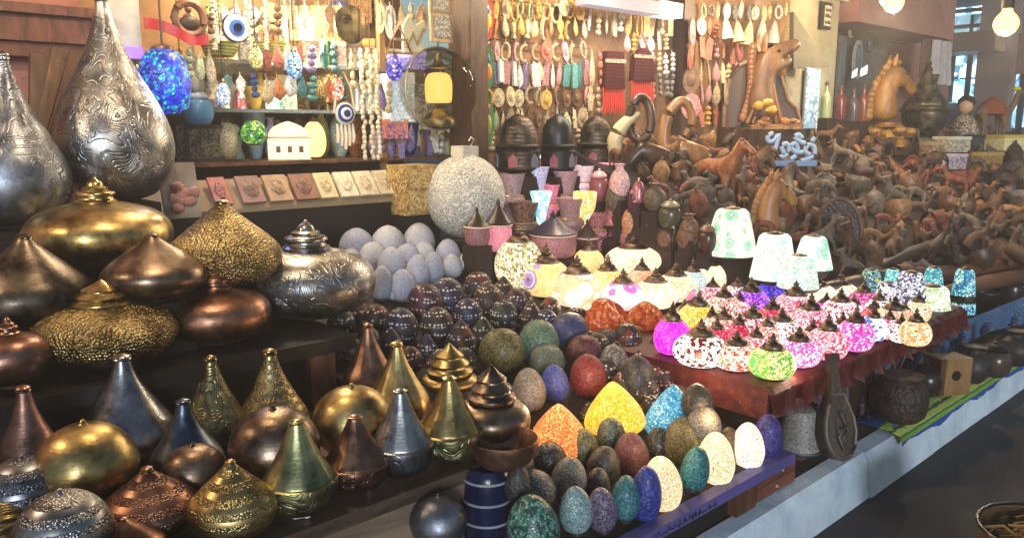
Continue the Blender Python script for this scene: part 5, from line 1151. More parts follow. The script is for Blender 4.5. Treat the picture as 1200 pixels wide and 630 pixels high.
rows = [(824, 925, 6, 16, 10, ['white', 'black', 'cream', 'white'], ['disc', 'ring'], 'top row right board'), (822, 848, 24, 20, 11, ['white', 'coral', 'cream'], ['bead', 'disc'], 'second row right board'), (822, 870, 44, 26, 10, ['coral', 'pink', 'red', 'coral'], ['hand', 'tag', 'bead', 'drop'], 'third row right board'), (822, 872, 72, 26, 10, ['pink', 'coral', 'cream', 'beige'], ['hand', 'drop', 'bead'], 'fourth row right board'), (822, 866, 98, 26, 11, ['pink', 'beige', 'coral', 'cream'], ['bead', 'drop', 'disc'], 'fifth row right board'), (820, 860, 122, 26, 12, ['beige', 'brown', 'coral', 'yellow'], ['bead', 'hand', 'drop'], 'sixth row right board')]
for i, r_ in enumerate(rows): charm_row(*r_, 'right charm board', seed=60 + i, dens=1.1)
rows = [(811, 820, 20 + 30 * k, 32, 22, [['pink', 'coral', 'brown', 'pink'][k]], ['disc'], ['top', 'second', 'third', 'lowest'][k] + ' on the board post') for k in range(4)]
for i, r_ in enumerate(rows): charm_row(*r_, 'board post', v=3.88, seed=80 + i)
rows = [(850, 926, 24, 26, 15, ['white', 'cream'], ['cone'], 'row of hanging white cones')]
for i, r_ in enumerate(rows): charm_row(*r_, 'right charm board', v=3.86, seed=90 + i)
rows = [(206, 400, 6, 34, 15, ['cream', 'white', 'beige', 'brown'], ['bead', 'drop', 'fish'], 'top row of shop front'), (210, 250, 58, 36, 12, ['cream', 'pale green', 'yellow', 'white'], ['bead', 'drop'], 'second row of shop front'), (300, 400, 52, 30, 14, ['white', 'turquoise', 'cream', 'lilac', 'coral'], ['bead', 'drop', 'hand'], 'second shop row'), (250, 400, 88, 28, 15, ['white', 'turquoise', 'blue', 'cream', 'orange'], ['drop', 'bead', 'fish'], 'third row of shop front'), (412, 440, 60, 40, 9, ['cream', 'white', 'beige'], ['bead'], 'column by the shop post'), (446, 470, 96, 34, 10, ['brown', 'cream', 'lilac'], ['bead', 'drop'], 'low row by the globe')]
for i, r_ in enumerate(rows): charm_row(*r_, 'shop front', v=4.12, seed=100 + i)
rows = [(446, 540, 4, 36, 13, ['cream', 'beige', 'white'], ['bead', 'drop', 'disc'], 'top row by the pillar'), (446, 540, 148, 34, 12, ['brown', 'lilac', 'beige', 'white', 'coral'], ['bead', 'drop', 'hand'], 'low row by the pillar')]
for i, r_ in enumerate(rows): charm_row(*r_, 'shop front', v=4.3, seed=120 + i)
# painted parrot boards in the strip by the pillar
for y0, y1, c1, c2, c3, nm in ((-4, 44, 'b84a30', '2c6a9a', 'd8b030', 'topmost red and blue painted parrot plaque by the pillar'), (52, 106, '3a7a48', '27406a', 'c86a28', 'middle green and navy painted parrot plaque by the pillar'), (108, 172, '4a7a40', '7a3a34', '8a8a4a', 'lowest green leafy painted plaque by the pillar')):
    p, W, Hh, t = fit(569, y0, y1, 24, ('v', 3.93), 0); o = thing('painted_plaque', nm, 'plaque', p, -.2, 'painted plaques by the pillar')
    m = MB(); m.prism([(-W * .4, 0), (W * .3, .01), (W * .5, Hh * .4), (W * .42, Hh * .8), (W * .1, Hh), (-W * .4, Hh * .9), (-W * .5, Hh * .4)], 0, .02); m.build('board', paint(c1, .35, sc=20), o, False)
    m = MB(); m.blob((-W * .05, -.004, Hh * .68), W * .3, .014, Hh * .16); m.build('head', paint(c2, .3), o)
    m = MB(); m.blob((W * .08, -.004, Hh * .4), W * .25, .016, Hh * .2); m.build('wing', paint(c3, .3), o)
    m = MB(); m.blob((-W * .1, -.002, Hh * .18), W * .28, .012, Hh * .12); m.build('tail', paint(c2, .3), o)
# fringed bags
for x, y0, y1, w, nm in ((718, 62, 134, 30, 'maroon woven bag with bright red fringe, left of two'), (752, 58, 122, 32, 'maroon woven bag with pointed top and red fringe, right of two')):
    p, W, Hh, t = fit(x, y0, y1, w, ('v', 3.9), 0); o = thing('fringed_bag', nm, 'bag', p, -.2, 'fringed bags on the middle board')
    m = MB()
    m.prism([(-W / 2, Hh * .42), (W / 2, Hh * .42), (W * .42, Hh * .86), (W * (.42 if x < 730 else .1), Hh * 1.0), (-W * (.42 if x < 730 else .1), Hh * 1.0), (-W * .42, Hh * .86)], -.03, .03); m.build('pouch', stripes(('3e1214', '4c1a1a', '340c0c'), 12, 'Z', 2, .8, 90), o, False)
    m = MB()
    for k in range(11): xx = -W / 2 + W * k / 10; m.tube([(xx, -.01, Hh * .43), (xx + .004, -.012, Hh * .2), (xx * 1.05, -.01, rnd.uniform(0, .05) * Hh)], [.006, .008, .005], 5)
    m.build('fringe', paint('b82a1c', .7), o)
    m = MB(); m.tube([(-W * .4, 0, Hh * .9), (0, .02, Hh * 1.3), (W * .4, 0, Hh * .9)], .005, 6); m.build('strap', paint('6a4a30'), o)
    m = MB(); m.box(-W * .5, W * .5, -.034, -.0305, Hh * .82, Hh * .88); m.build('trim', lace('c8b090', '5a1a14', 80), o, False)
# fluorescent lamp box at the top of the middle board
p0, p1 = at(682, 2, ('v', 3.72)), at(792, 2, ('v', 3.72))
o = thing('strip_light', 'long white strip light over the middle charm board', 'light', ((p0.x + p1.x) / 2, 3.72, p0.z - .02)); w = (p1.x - p0.x) / 2
m = MB(); m.box(-w, w * .52, -.06, .06, 0, .09); m.build('dim_panel', emit('cfc8d8', .38, '6a6670'), o, False)
m = MB(); m.box(w * .54, w, -.065, .06, .0, .1); m.build('bright_panel', emit('fff8f0', 2.2), o, False)
m = MB(); m.tube([(0, 0, .09), (0, 0, .6)], .005, 6); m.build('cord', paint('3a3430'), o)
l = D.lights.new('strip_glow', 'AREA'); l.energy = 12; l.color = (1, .9, .78); l.shape = 'RECTANGLE'; l.size = 1.1; l.size_y = .1
q = D.objects.new('strip_glow', l); COL.objects.link(q); q.parent = o; q.location = (0, 0, -.02)
# ceiling lamps of the shop front, unseen; two added over the brass for highlights
for x, v, e in ((1.9, 3.75, 42), (4.0, 3.45, 46), (5.8, 3.4, 50), (7.6, 3.2, 50), (2.3, 4.75, 55), (-.7, 3.1, 50), (.9, 2.5, 34)):
    o = thing('ceiling_lamp', 'warm ceiling lamp under the shop eaves above the %s' % {1.9: 'magnet rack', 2.3: 'glass shop shelves', -.7: 'steel teardrop lamp, added for rims', .9: 'upper brass lamps, added for highlights', 4.0: 'left charm board', 5.8: 'right charm board', 7.6: 'heaped carvings'}[x], 'lamp', (x, v, 2.66))
    m = MB(); m.lathe([(.2, 0), (.8, .25), (1, .55), (.7, .9), (.3, 1)], .07, .14, 0, 20); m.build('bulb', emit('ffd090', 12), o)
    m = MB(); m.tube([(0, 0, .14), (0, 0, .3)], .012, 8); m.build('stem', paint('2a2624'), o)
    l = D.lights.new('ceiling_glow', 'POINT'); l.energy = e; l.color = (1, .78, .5); l.shadow_soft_size = .07
    q = D.objects.new('ceiling_glow', l); COL.objects.link(q); q.parent = o; q.location = (0, 0, -.08)

# ------------------------------------------------------------------ carved wooden things
WD = {'dark': ('543a2a', '1c110a'), 'brown': ('7a5232', '2a180d'), 'tan': ('a87a4a', '4e321c'), 'grey brown': ('76685a', '2e251d'), 'reddish': ('8a4a32', '381a10')}
hs = thing('carving_stand', 'dark sloping stand under the heap of wooden carvings', 'stand', (0, 0, 0))
m = MB(); m.add([(x, v, z) for v, z in ((2.02, .62), (2.02, .69), (3.95, heap_z(3.95) - .01), (3.95, .62)) for x in (4.15, 17)], [(0, 2, 3, 1), (2, 4, 5, 3), (4, 6, 7, 5), (6, 0, 1, 7), (0, 6, 4, 2), (1, 3, 5, 7)]); m.build('slope', paint('1e140e', .8), hs, False)
m = MB(); m.box(4.95, 17, 2.0, 2.03, .2, .618); m.build('dark_panel', paint('100c0b', .8), hs, False)
def horse_j(k=1.0):
    J = [(0, 0, .62, .15), (.32, 0, .63, .16), (-.3, 0, .64, .15), (.5, 0, .8, .1), (.6, 0, .98, .075), (.74, 0, .93, .06), (.86, 0, .84, .04), (-.42, 0, .62, .05), (-.5, 0, .4, .03)]
    Ed = [(0, 1), (0, 2), (1, 3), (3, 4), (4, 5), (5, 6), (2, 7), (7, 8)]
    for sx, b_ in ((.34, 1), (-.32, 2)):
        for sy in (-.09, .09):
            i = len(J); J += [(sx, sy, .42, .065), (sx + (.03 if b_ == 1 else -.05), sy, .22, .04), (sx, sy, .02, .045)]; Ed += [(b_, i), (i, i + 1), (i + 1, i + 2)]
    for sy in (-.03, .03): i = len(J); J.append((.57, sy, 1.1, .02)); Ed.append((4, i))
    return J, Ed
def elephant_j():
    J = [(0, 0, .62, .26), (.3, 0, .66, .24), (-.3, 0, .6, .22), (.56, 0, .74, .17), (.72, 0, .55, .08), (.76, 0, .32, .05), (.84, 0, .16, .035), (-.5, 0, .55, .03), (-.55, 0, .3, .02)]
    Ed = [(0, 1), (0, 2), (1, 3), (3, 4), (4, 5), (5, 6), (2, 7), (7, 8)]
    for sx, b_ in ((.3, 1), (-.3, 2)):
        for sy in (-.14, .14): i = len(J); J += [(sx, sy, .3, .1), (sx, sy, .02, .09)]; Ed += [(b_, i), (i, i + 1)]
    for sy in (-1, 1): i = len(J); J += [(.46, sy * .2, .78, .05), (.42, sy * .3, .62, .07)]; Ed += [(3, i), (i, i + 1)]
    return J, Ed
def camel_j():
    J = [(0, 0, .66, .16), (.28, 0, .64, .14), (-.28, 0, .64, .14), (0, 0, .84, .09), (.48, 0, .6, .08), (.62, 0, .82, .055), (.66, 0, 1.02, .055), (.84, 0, 1.0, .04), (-.42, 0, .55, .02)]
    Ed = [(0, 1), (0, 2), (0, 3), (1, 4), (4, 5), (5, 6), (6, 7), (2, 8)]
    for sx, b_ in ((.28, 1), (-.28, 2)):
        for sy in (-.08, .08): i = len(J); J += [(sx, sy, .4, .055), (sx, sy, .22, .04), (sx, sy, .02, .045)]; Ed += [(b_, i), (i, i + 1), (i + 1, i + 2)]
    return J, Ed
def cat_j():
    J = [(0, 0, .2, .2), (.08, 0, .45, .17), (.12, 0, .68, .1), (.16, 0, .84, .13), (.27, 0, .8, .06), (-.2, 0, .08, .05), (-.38, .1, .06, .04)]
    Ed = [(0, 1), (1, 2), (2, 3), (3, 4), (0, 5), (5, 6)]
    for sy in (-1, 1):
        i = len(J); J += [(.2, sy * .1, .25, .06), (.24, sy * .1, .03, .06), (.12, sy * .08, 1.0, .03)]; Ed += [(1, i), (i, i + 1), (3, i + 2)]
    return J, Ed
def duck_j():
    J = [(0, 0, .28, .25), (.25, 0, .34, .18), (-.3, 0, .32, .14), (-.52, 0, .42, .05), (.36, 0, .58, .09), (.36, 0, .8, .12), (.52, 0, .78, .05), (.64, 0, .76, .035)]
    return J, [(0, 1), (0, 2), (2, 3), (1, 4), (4, 5), (5, 6), (6, 7)]
def tort_j():
    J = [(0, 0, .3, .3), (.25, 0, .26, .2), (-.25, 0, .24, .18), (.5, 0, .3, .08), (.68, 0, .42, .1)]
    Ed = [(0, 1), (0, 2), (1, 3), (3, 4)]
    for sx, b_ in ((.25, 1), (-.25, 2)):
        for sy in (-1, 1): i = len(J); J += [(sx * 1.2, sy * .26, .16, .07), (sx * 1.4, sy * .34, .03, .06)]; Ed += [(b_, i), (i, i + 1)]
    return J, Ed
KIN = {'horse': horse_j, 'elephant': elephant_j, 'camel': camel_j, 'cat': cat_j, 'duck': duck_j, 'tortoise': tort_j}
FIGM = {}
for kd, f in KIN.items():
    J, Ed = f(); me = skin('carved_' + kd, J, Ed, 1)
    for tn, (a, b_) in WD.items():
        c_ = me.copy(); c_.materials.clear(); c_.materials.append(wood(a, b_, 7, .55, (1, 1, .5), .5)); FIGM[kd, tn] = c_
for tn, (a, b_) in WD.items():
    m = MB(); m.lathe([(.5, 0), (.55, .06), (.9, .4), (1, .8), (.94, .8), (.6, .3)], .5, .75, 0, 22, 2); FIGM['bowl', tn] = m.mesh('carved_bowl', wood(a, b_, 9, .4, (1, 1, .3)))
    m = MB(); m.lathe([(.5, 0), (.8, .2), (1, .5), (.7, .8), (.25, .95), (.3, 1)], .36, 1, 0, 22, 2); m.tube([(0, 0, .98), (0, 0, 1.12)], .05); FIGM['box', tn] = m.mesh('carved_pot', wood(a, b_, 9, .4, (1, 1, .3), .6))
    m = MB(); m.prism([(.42 * math.cos(R(a_)) * (1 if a_ < 180 else .8), .5 + .5 * math.sin(R(a_))) for a_ in range(0, 360, 20)], -.09, .09); m.blob((0, -.1, .5), .08, .1, .2); m.blob((-.15, -.09, .68), .08, .05, .05); m.blob((.15, -.09, .68), .08, .05, .05); m.blob((0, -.09, .22), .13, .05, .05)
    FIGM['mask', tn] = m.mesh('carved_mask', wood(a, b_, 9, .4, (1, 1, .3)))
rr = random.Random(31); fig_rows = []
y = 332; rowi = 0
def heap_left(y): return 930 if y > 250 else (880 if y > 205 else 790 + (205 - y) * .6) if y < 205 else 880
while y > 160:
    x = (958 if y > 300 else 720) + rr.uniform(0, 12); row = []
    sz = 17.5 + (y - 160) * .085
    top = 1216
    while x < top:
        row.append((x, y + rr.uniform(-5, 5) - (max(0, x - 1000) * .10 if y > 280 else 0), sz * rr.uniform(.85, 1.35))); x += sz * rr.uniform(.82, 1.12)
    fig_rows.append(row); y -= sz * .5; rowi += 1
kinds = list(KIN) + ['bowl', 'box']; tones = ['dark', 'brown', 'brown', 'tan', 'grey brown', 'grey brown', 'dark', 'reddish']
nfig = 0
for ri, row in enumerate(fig_rows):
    info = [(rr.choice(kinds), rr.choice(tones)) for _ in row]
    for i, (x, y, w) in enumerate(row):
        p, t = hit(x, y, HEAP)
        if p.y > 3.86: continue
        if p.x < 4.25:
            p, t = hit(x, y, RAMP)
            if p.x > 4.1 or y < 215 or y > 300 or p.y > 3.8: continue
        kd, tn = info[i]; h = w * t / FPX * rr.uniform(.95, 1.2)
        o = D.objects.new('carved_' + ('pot' if kd == 'box' else kd), FIGM[kd, tn]); COL.objects.link(o); o.location = p + Vector((0, 0, rr.uniform(-.02, .02)))
        o.scale = (h, h, h); o.rotation_euler = (rr.uniform(-.45, .5), rr.uniform(-.5, .5), rr.uniform(0, 6.28))
        if kd == 'mask': o.rotation_euler = (rr.uniform(-.5, -.1), rr.uniform(-.4, .4), rr.uniform(-1.1, -.2))
        nm = {'box': 'lidded pot'}.get(kd, kd); A = lambda j: '%s %s' % (info[j][1], {'box': 'pot'}.get(info[j][0], info[j][0])) if 0 <= j < len(info) else 'heap edge'
        tag(o, '%s wooden %s, heap row %s, between %s and %s' % (tn, nm, ['one', 'two', 'three', 'four', 'five', 'six', 'seven', 'eight', 'nine', 'ten', 'eleven', 'twelve', 'thirteen', 'fourteen', 'fifteen', 'sixteen', 'seventeen', 'eighteen', 'nineteen', 'twenty'][ri % 20], A(i - 1), A(i + 1)), 'carving', 'carvings in the heap'); nfig += 1
print('figures', nfig)

def horse_bust(x, y0, y1, w, s, wd, label, rz, base=True, flip=1):
    p, W, Hh, t = fit(x, y0, y1, w, s, .1)
    o = thing('horse_bust', label, 'horse bust', p, rz); k = Hh / .46
    J = [(-.03, 0, .02, .105), (-.045, 0, .12, .098), (-.045, 0, .21, .085), (-.02, 0, .29, .075), (.025, 0, .355, .066), (.085, 0, .315, .052), (.135, 0, .255, .041), (.172, 0, .205, .039), (-.0, -.03, .40, .02), (-.0, .03, .40, .02)]
    J = [tuple(q * k for q in j) for j in J]
    me = skin('horse_head', J, [(i, i + 1) for i in range(7)] + [(4, 8), (4, 9)], 2); me.materials.clear(); me.materials.append(wd); link('head', me, o)
    m = MB()
    for i in range(11):
        q = i / 10; a = PI * .5 * (1 - q) - .3; xx = -.145 + .13 * q ** 2.4; zz = .06 + .36 * q
        m.blob((xx * k, 0, zz * k), .03 * k, .022 * k, .032 * k, 8, 6, .1)
    m.blob((.045 * k, 0, .425 * k), .02 * k, .014 * k, .02 * k, 8, 6)
    m.build('mane', wd, o)
    for sy in (-1, 1): m = MB(); m.tube([(-.01 * k, sy * .035 * k, .40 * k), (-.005 * k, sy * .042 * k, .44 * k), (.008 * k, sy * .04 * k, .475 * k)], [.02 * k, .018 * k, .004 * k], 10); m.build('ear', wd, o)
    m = MB(); m.tube([(.15 * k, -.035 * k, .215 * k), (.165 * k, -.03 * k, .2 * k), (.2 * k, 0, .19 * k)], .004 * k, 6); m.build('mouth', paint('3a1c0c', .5), o)
    for sy in (-1, 1): m = MB(); m.blob((.075 * k, sy * .05 * k, .35 * k), .013 * k, .012 * k, .011 * k, 8, 6); m.build('eye', paint('1a100a', .2), o)
    if base: m = MB(); m.lathe([(1, 0), (1.02, .3), (.8, .6), (.75, 1)], .1 * k, .03 * k, -.012 * k, 22, 0); m.build('base', wd, o)
    return o, k
wH = wood('a87444', '6a4426', 7, .45, (1, 1, .3))
horse_bust(906, 200, 276, 60, DD(5.0), wH, 'plain orange brown wooden horse bust behind the white shades', -AZ + .15)
wG = wood('94692c', '4e340e', 9, .5, (1, 1, .4))
o, k = horse_bust(1044, 68, 146, 54, ('v', 3.6), wG, 'golden wooden horse bust on a carved base before the pink house', -AZ + .1)
m = MB()
for i in range(26): a = i * 2.4; m.blob((.13 * k * math.cos(a) * (.4 + .6 * (i % 3) / 2), .13 * k * math.sin(a) * (.4 + .6 * (i % 3) / 2), -.03 * k - .11 * k * (i / 26)), .05 * k, .05 * k, .035 * k, 8, 6, .2)
m.build('carved_base', wood('a07a38', '5a3c14', 14, .5, (1, 1, 1), .6), o)
PGH = o.location - Vector((0, 0, .13 * k))
# the large dragon-like horse head against an arched slab
p, W, Hh, t = fit(895, 40, 150, 104, ('v', 3.72), .1)
PSC, WSC = p.copy(), W
o = thing('horse_sculpture', 'largest dark carved horse head raised against an arched slab', 'sculpture', p, -AZ + .1)
k = Hh / 1.0
m = MB(); pts = [(-.40, .02), (-.40, .35), (-.36, .52), (-.26, .66), (-.12, .73), (-.04, .72), (.02, .6), (.2, .56), (.26, .42), (.3, .3), (.4, .22), (.47, .02)]
m.prism([(x * k, z * k) for x, z in pts], .05 * k, .13 * k); m.build('slab', wood('5a4a42', '2c221c', 6, .4, (1, 1, .15)), o, True, 30)
m = MB(); arc = [(-.40, .02), (-.40, .35), (-.36, .52), (-.26, .66), (-.12, .73), (-.02, .70)]; m.tube([(x * k, .04 * k, z * k) for x, z in arc], .025 * k, 8); m.tube([(x * k, .04 * k, z * k) for x, z in [(.2, .56), (.26, .42), (.3, .3), (.4, .22), (.47, .02)]], .02 * k, 8); m.build('edge', wood('8a6a50', '4a3424', 8, .4), o)
J = [(0, 0, .05, .21), (-.02, 0, .25, .185), (-.02, 0, .43, .15), (-.01, 0, .58, .13), (.02, 0, .71, .125), (.14, -.02, .79, .1), (.26, -.03, .85, .078), (.36, -.03, .90, .06), (.15, -.02, .665, .075), (.28, -.03, .72, .05), (.0, -.05, .83, .04), (-.06, 0, .76, .08)]
me = skin('head', [tuple(q * k for q in j) for j in J], [(0, 1), (1, 2), (2, 3), (3, 4), (4, 5), (5, 6), (6, 7), (4, 8), (8, 9), (4, 10), (4, 11)], 2); me.materials.clear(); me.materials.append(wood('7a5638', '352114', 7, .45, (1, 1, .3), .12)); link('head', me, o)
m = MB()
for sy in (-1, 1): m.tube([(-.04 * k, sy * .06 * k, .80 * k), (-.05 * k, sy * .09 * k, .93 * k), (-.03 * k, sy * .08 * k, 1.0 * k)], [.035 * k, .03 * k, .006 * k], 8)
for i in range(15): q = i / 14; m.blob(((-.2 + .1 * q + .03 * math.sin(q * 5)) * k, 0, (.12 + .72 * q) * k), .05 * k, .04 * k, .06 * k, 10, 8)
for i in range(7): a = -.22 + i * .07; m.tube([(a * k * .9, -.1 * k, .06 * k), (a * .55 * k, -.115 * k, .25 * k), (a * .2 * k + .02 * k, -.09 * k, .5 * k)], [.022 * k, .018 * k, .01 * k], 6)
m.build('mane', wood('9a6a40', '4a2c18', 8, .4), o)
for sy in (-1, 1): m = MB(); m.blob((.1 * k, sy * .105 * k - .01 * k, .80 * k), .02 * k, .014 * k, .016 * k, 10, 7); m.build('eye', paint('140c08', .2), o)
for i, (x, z) in enumerate(((-.12, .24), (-.02, .27), (.02, .2))): m = MB(); m.blob((x * k, -.18 * k, z * k), .06 * k, .04 * k, .045 * k, 12, 8, .15); m.build('leaf', wood('c89a3c', '8a5c18', 9, .4), o)
m = MB(); m.box(-.2 * k, .34 * k, -.22 * k, -.1 * k, 0, .05 * k)
for i in range(16): m.blob((rnd.uniform(-.16, .3) * k, -.19 * k + rnd.uniform(-.03, .03) * k, rnd.uniform(.04, .1) * k), .045 * k, .035 * k, .028 * k, 8, 6, .25)
m.build('carved_base', wood('a0703c', '4a2c14', 9, .45, (1, 1, .5), .5), o)
# looped abstract carvings
for x, y0, y1, w, tn, nm in ((752, 112, 240, 44, 'dark', 'dark carved figure with an upright oval loop, left of two'), (800, 112, 236, 60, 'tan', 'lighter carved figure with a looped neck, right of two')):
    p, W, Hh, t = fit(x, y0, y1, w, ('v', 3.5), .1); a, b_ = WD[tn]; wd = wood(a, b_, 7, .35, (1, 1, .3)); o = thing('loop_carving', nm, 'carving', p, -AZ, 'looped carvings')
    k = Hh; m = MB(); n = 40
    if tn == 'dark': m.tube([(-.02 * k + .10 * k * math.cos(2 * PI * i / n), .02 * k * math.sin(4 * PI * i / n), .78 * k + .19 * k * math.sin(2 * PI * i / n)) for i in range(n)], .042 * k, 10, True)
    else: m.tube(sp3([(-.16 * k, 0, .42 * k), (-.18 * k, 0, .6 * k), (-.15 * k, 0, .8 * k), (-.05 * k, 0, .93 * k), (.04 * k, 0, .9 * k), (.08 * k, 0, .76 * k), (.02 * k, 0, .62 * k)]), spr([.07 * k, .06 * k, .055 * k, .05 * k, .045 * k, .04 * k, .03 * k]), 12)
    m.build('loop', wd, o)
    J = [(-.12, 0, .48, .1), (0, 0, .5, .11), (.14, 0, .52, .09), (.24, 0, .46, .05), (-.12, -.03, .22, .04), (-.14, -.03, .02, .03), (.12, .03, .22, .04), (.16, .03, .02, .03)]
    me = skin('body', [tuple(q * k for q in j) for j in J], [(0, 1), (1, 2), (2, 3), (0, 4), (4, 5), (2, 6), (6, 7)], 2); me.materials.clear(); me.materials.append(wd); link('body', me, o)
    m = MB(); m.lathe([(1, 0), (1, .7), (.8, 1)], .2 * k, .03 * k, 0, 20, 0, sq=.5); m.build('base', wd, o)
    zz = ramp_z(p.y) if p.x < 4.1 else heap_z(p.y); m = MB(); m.box(p.x - .09, p.x + .09, p.y - .09, p.y + .09, zz - .06, p.z - .001); m.build('block', paint('2c1c18', .7), hs, False)
p, q = hit(727, 176, ('v', 3.6)); o = thing('pale_horn', 'pale cream curved horn left of the dark loop carving', 'horn', p, -AZ)
m = MB(); m.tube(sp3([(-.03, 0, -.04), (-.04, 0, .06), (0, 0, .15), (.07, 0, .22), (.13, 0, .25)]), spr([.05, .055, .05, .035, .01]), 14); m.build('horn', paint('c8b890', .35), o); m = MB(); m.lathe([(1, 0), (1, 1)], .06, .03, -.07, 16, 0); m.build('stand', paint('3a2416'), o)
p, W, Hh, t = fit(836, 160, 240, 44, ('v', 3.2), .1); o = thing('carved_horse', 'reddish tan standing carved horse below the looped figures', 'carving', p, -AZ - 1.0)
J, Ed = horse_j(); k = Hh / 1.12; me = skin('body', [tuple(q * k for q in j) for j in J], Ed, 2); me.materials.clear(); me.materials.append(wood('a86c44', '5a2e18', 7, .45, (1, 1, .4), .3)); link('body', me, o)
m = MB()
for i in range(8): q = i / 7; m.blob(((.36 + .2 * q) * k, 0, (.78 + .26 * q) * k), .05 * k, .03 * k, .06 * k, 8, 6, .2)
m.build('mane', wood('c89a60', '7a5028', 9), o)
m = MB(); m.box(-.5 * k, .6 * k, -.16 * k, .16 * k, -.05 * k, .03 * k); m.build('base', wood('5a3a24', '2c1a10', 9), o, False)
m = MB(); zz = ramp_z(p.y) if p.x < 4.15 else heap_z(p.y)
if p.z - .05 * k > zz: m.box(p.x - .08, p.x + .08, p.y - .08, p.y + .08, zz - .06, p.z - .051 * k); m.build('block', paint('2c1c18', .7), hs, False)
# carved oval shield in the heap
p, W, Hh, t = fit(990, 228, 304, 54, DD(5.1), .1); o = thing('carved_shield', 'large dark carved oval shield in the middle of the heap', 'shield', p, -AZ, rx=R(-18))
m = MB(); m.prism([(W / 2 * math.cos(R(a)), Hh / 2 + Hh / 2 * math.sin(R(a))) for a in range(0, 360, 12)], 0, .03); m.build('board', wood('4e3a30', '241811', 8, .45, (1, 1, .4), .5), o)
m = MB(); m.tube([(W * .46 * math.cos(R(a)), -.006, Hh / 2 + Hh * .46 * math.sin(R(a))) for a in range(0, 360, 12)], .012, 6, True); m.build('rim', wood('6e5444', '3a281c'), o)
m = MB(); m.tube([(W * .3 * math.cos(a * .55) * (1 - a / 22), -.008, Hh / 2 + Hh * .32 * math.sin(a * .55) * (1 - a / 22)) for a in range(20)], .012, 6); m.build('scroll', wood('6a5040', '30211a'), o)
# long carved boards in front of the heap
A0, A1, A2, A3 = at(930, 342, ('v', 2.0)), at(1040, 318, ('v', 1.96)), at(1130, 318, ('v', 1.9)), at(1215, 300, ('v', 1.86))
wd = wood('6a4026', '301a0e', 5, .35, (.25, 1, 1))
o = MB().tube([A0, A1 - Vector((0, 0, .03)), A2 - Vector((0, 0, .02)), A3], [.02, .05, .07, .05], 12).build('carved_boat', wd); tag(o, 'long brown carved boat shaped board before the heap of carvings', 'board')
B0, B1, B2 = at(1090, 345, ('v', 1.78)), at(1160, 330, ('v', 1.76)), at(1225, 318, ('v', 1.72))
o = MB().tube([B0, B1, B2], [.03, .055, .05], 12).build('driftwood', wood('7a4e30', '3a2414', 5, .5, (.25, 1, 1))); tag(o, 'reddish brown smooth log behind the cyan lamp shade', 'log')
o = MB().tube([at(985, 332, ('v', 2.1)), at(1060, 300, ('v', 2.1)), at(1110, 285, ('v', 2.1)), at(1150, 262, ('v', 2.15))], [.015, .05, .06, .03], 12).build('carved_tusk', wood('4a3026', '22140e', 5, .4, (.3, 1, 1))); tag(o, 'dark curved carved wood piece rising across the heap front', 'carving')
def support(p, W):
    zz = heap_z(min(p.y, 3.95)) if p.x > 4.15 else ramp_z(p.y)
    if p.z > zz + .015: MB().box(p.x - W * .42, p.x + W * .42, p.y - W * .3, p.y + W * .3, zz - .06, p.z - .002).build('block', wood('4a3220', '22150d', 9), hs, False)
# brass tagine
p, W, Hh, t = fit(1085, 70, 166, 50, ('v', 3.6), .15); o = thing('brass_tagine', 'brass covered pot with tall pointed lid beside the gold horse bust', 'pot', p)
m = MB(); m.lathe([(.5, 0), (.55, .03), (.5, .06), (.9, .2), (1, .33), (.98, .38)], W / 2, Hh, 0, 32, 2); m.build('body', metal('dark', 'engrave', .35), o)
support(p, W * .8)
m = MB(); m.lathe([(1.05, .382), (1.08, .41), (.98, .44), (.95, .47), (.7, .56), (.45, .68), (.25, .8), (.16, .84), (.2, .87), (.08, .91), (.14, .94), (.03, 1)], W / 2, Hh, 0, 32, 2); m.build('lid', metal('brassy', 'plain', .35), o)
m = MB(); m.lathe([(1.12, 0), (1.15, .5), (1.1, 1)], W / 2, Hh * .03, Hh * .372, 32, 0); m.build('rim', metal('brassy'), o)
support(PSC, WSC)
support(PGH, .22)
# toys and boxes along the back right
p, W, Hh, t = fit(1130, 112, 166, 34, ('v', 3.6), .1); o = thing('pale_doll', 'pale spotted cloth doll with black hair right of the brass pot', 'doll', p, -AZ)
m = MB(); m.lathe([(.7, 0), (1, .15), (.8, .4), (.45, .55), (.2, .6)], W / 2, Hh, 0, 18); m.build('body', lace('c8b090', '4a3424', 30), o)
support(p, W)
m = MB(); m.blob((0, 0, Hh * .76), W * .24, W * .24, Hh * .16); m.build('head', paint('c8a078', .6), o)
m = MB(); m.blob((.02, .03, Hh * .84), W * .3, W * .26, Hh * .15, 12, 8, .12); m.build('hair', paint('14100e', .7), o)
p, W, Hh, t = fit(1162, 106, 164, 46, ('v', 3.6), .1); o = thing('saddled_camel', 'toy camel with red cloth and yellow cap at the right', 'toy', p, -AZ + .3)
J, Ed = camel_j(); k = Hh * .95; me = skin('body', [tuple(q * k for q in j) for j in J], Ed, 1); me.materials.clear(); me.materials.append(paint('7a5a38', .8)); link('body', me, o)
support(p, W)
m = MB(); m.lathe([(1, 0), (.95, .4), (.6, .8), (.2, 1)], .28 * k, .34 * k, .55 * k, 18, 2); m.build('saddle_cloth', stripes(('8a1c1c', 'a83028', '5a1224', 'c88a3c'), 14, 'Z', 2, .8, 90), o)
m = MB(); m.blob((.62 * k, 0, 1.08 * k), .09 * k, .08 * k, .05 * k); m.build('cap', paint('d8d020', .6), o)
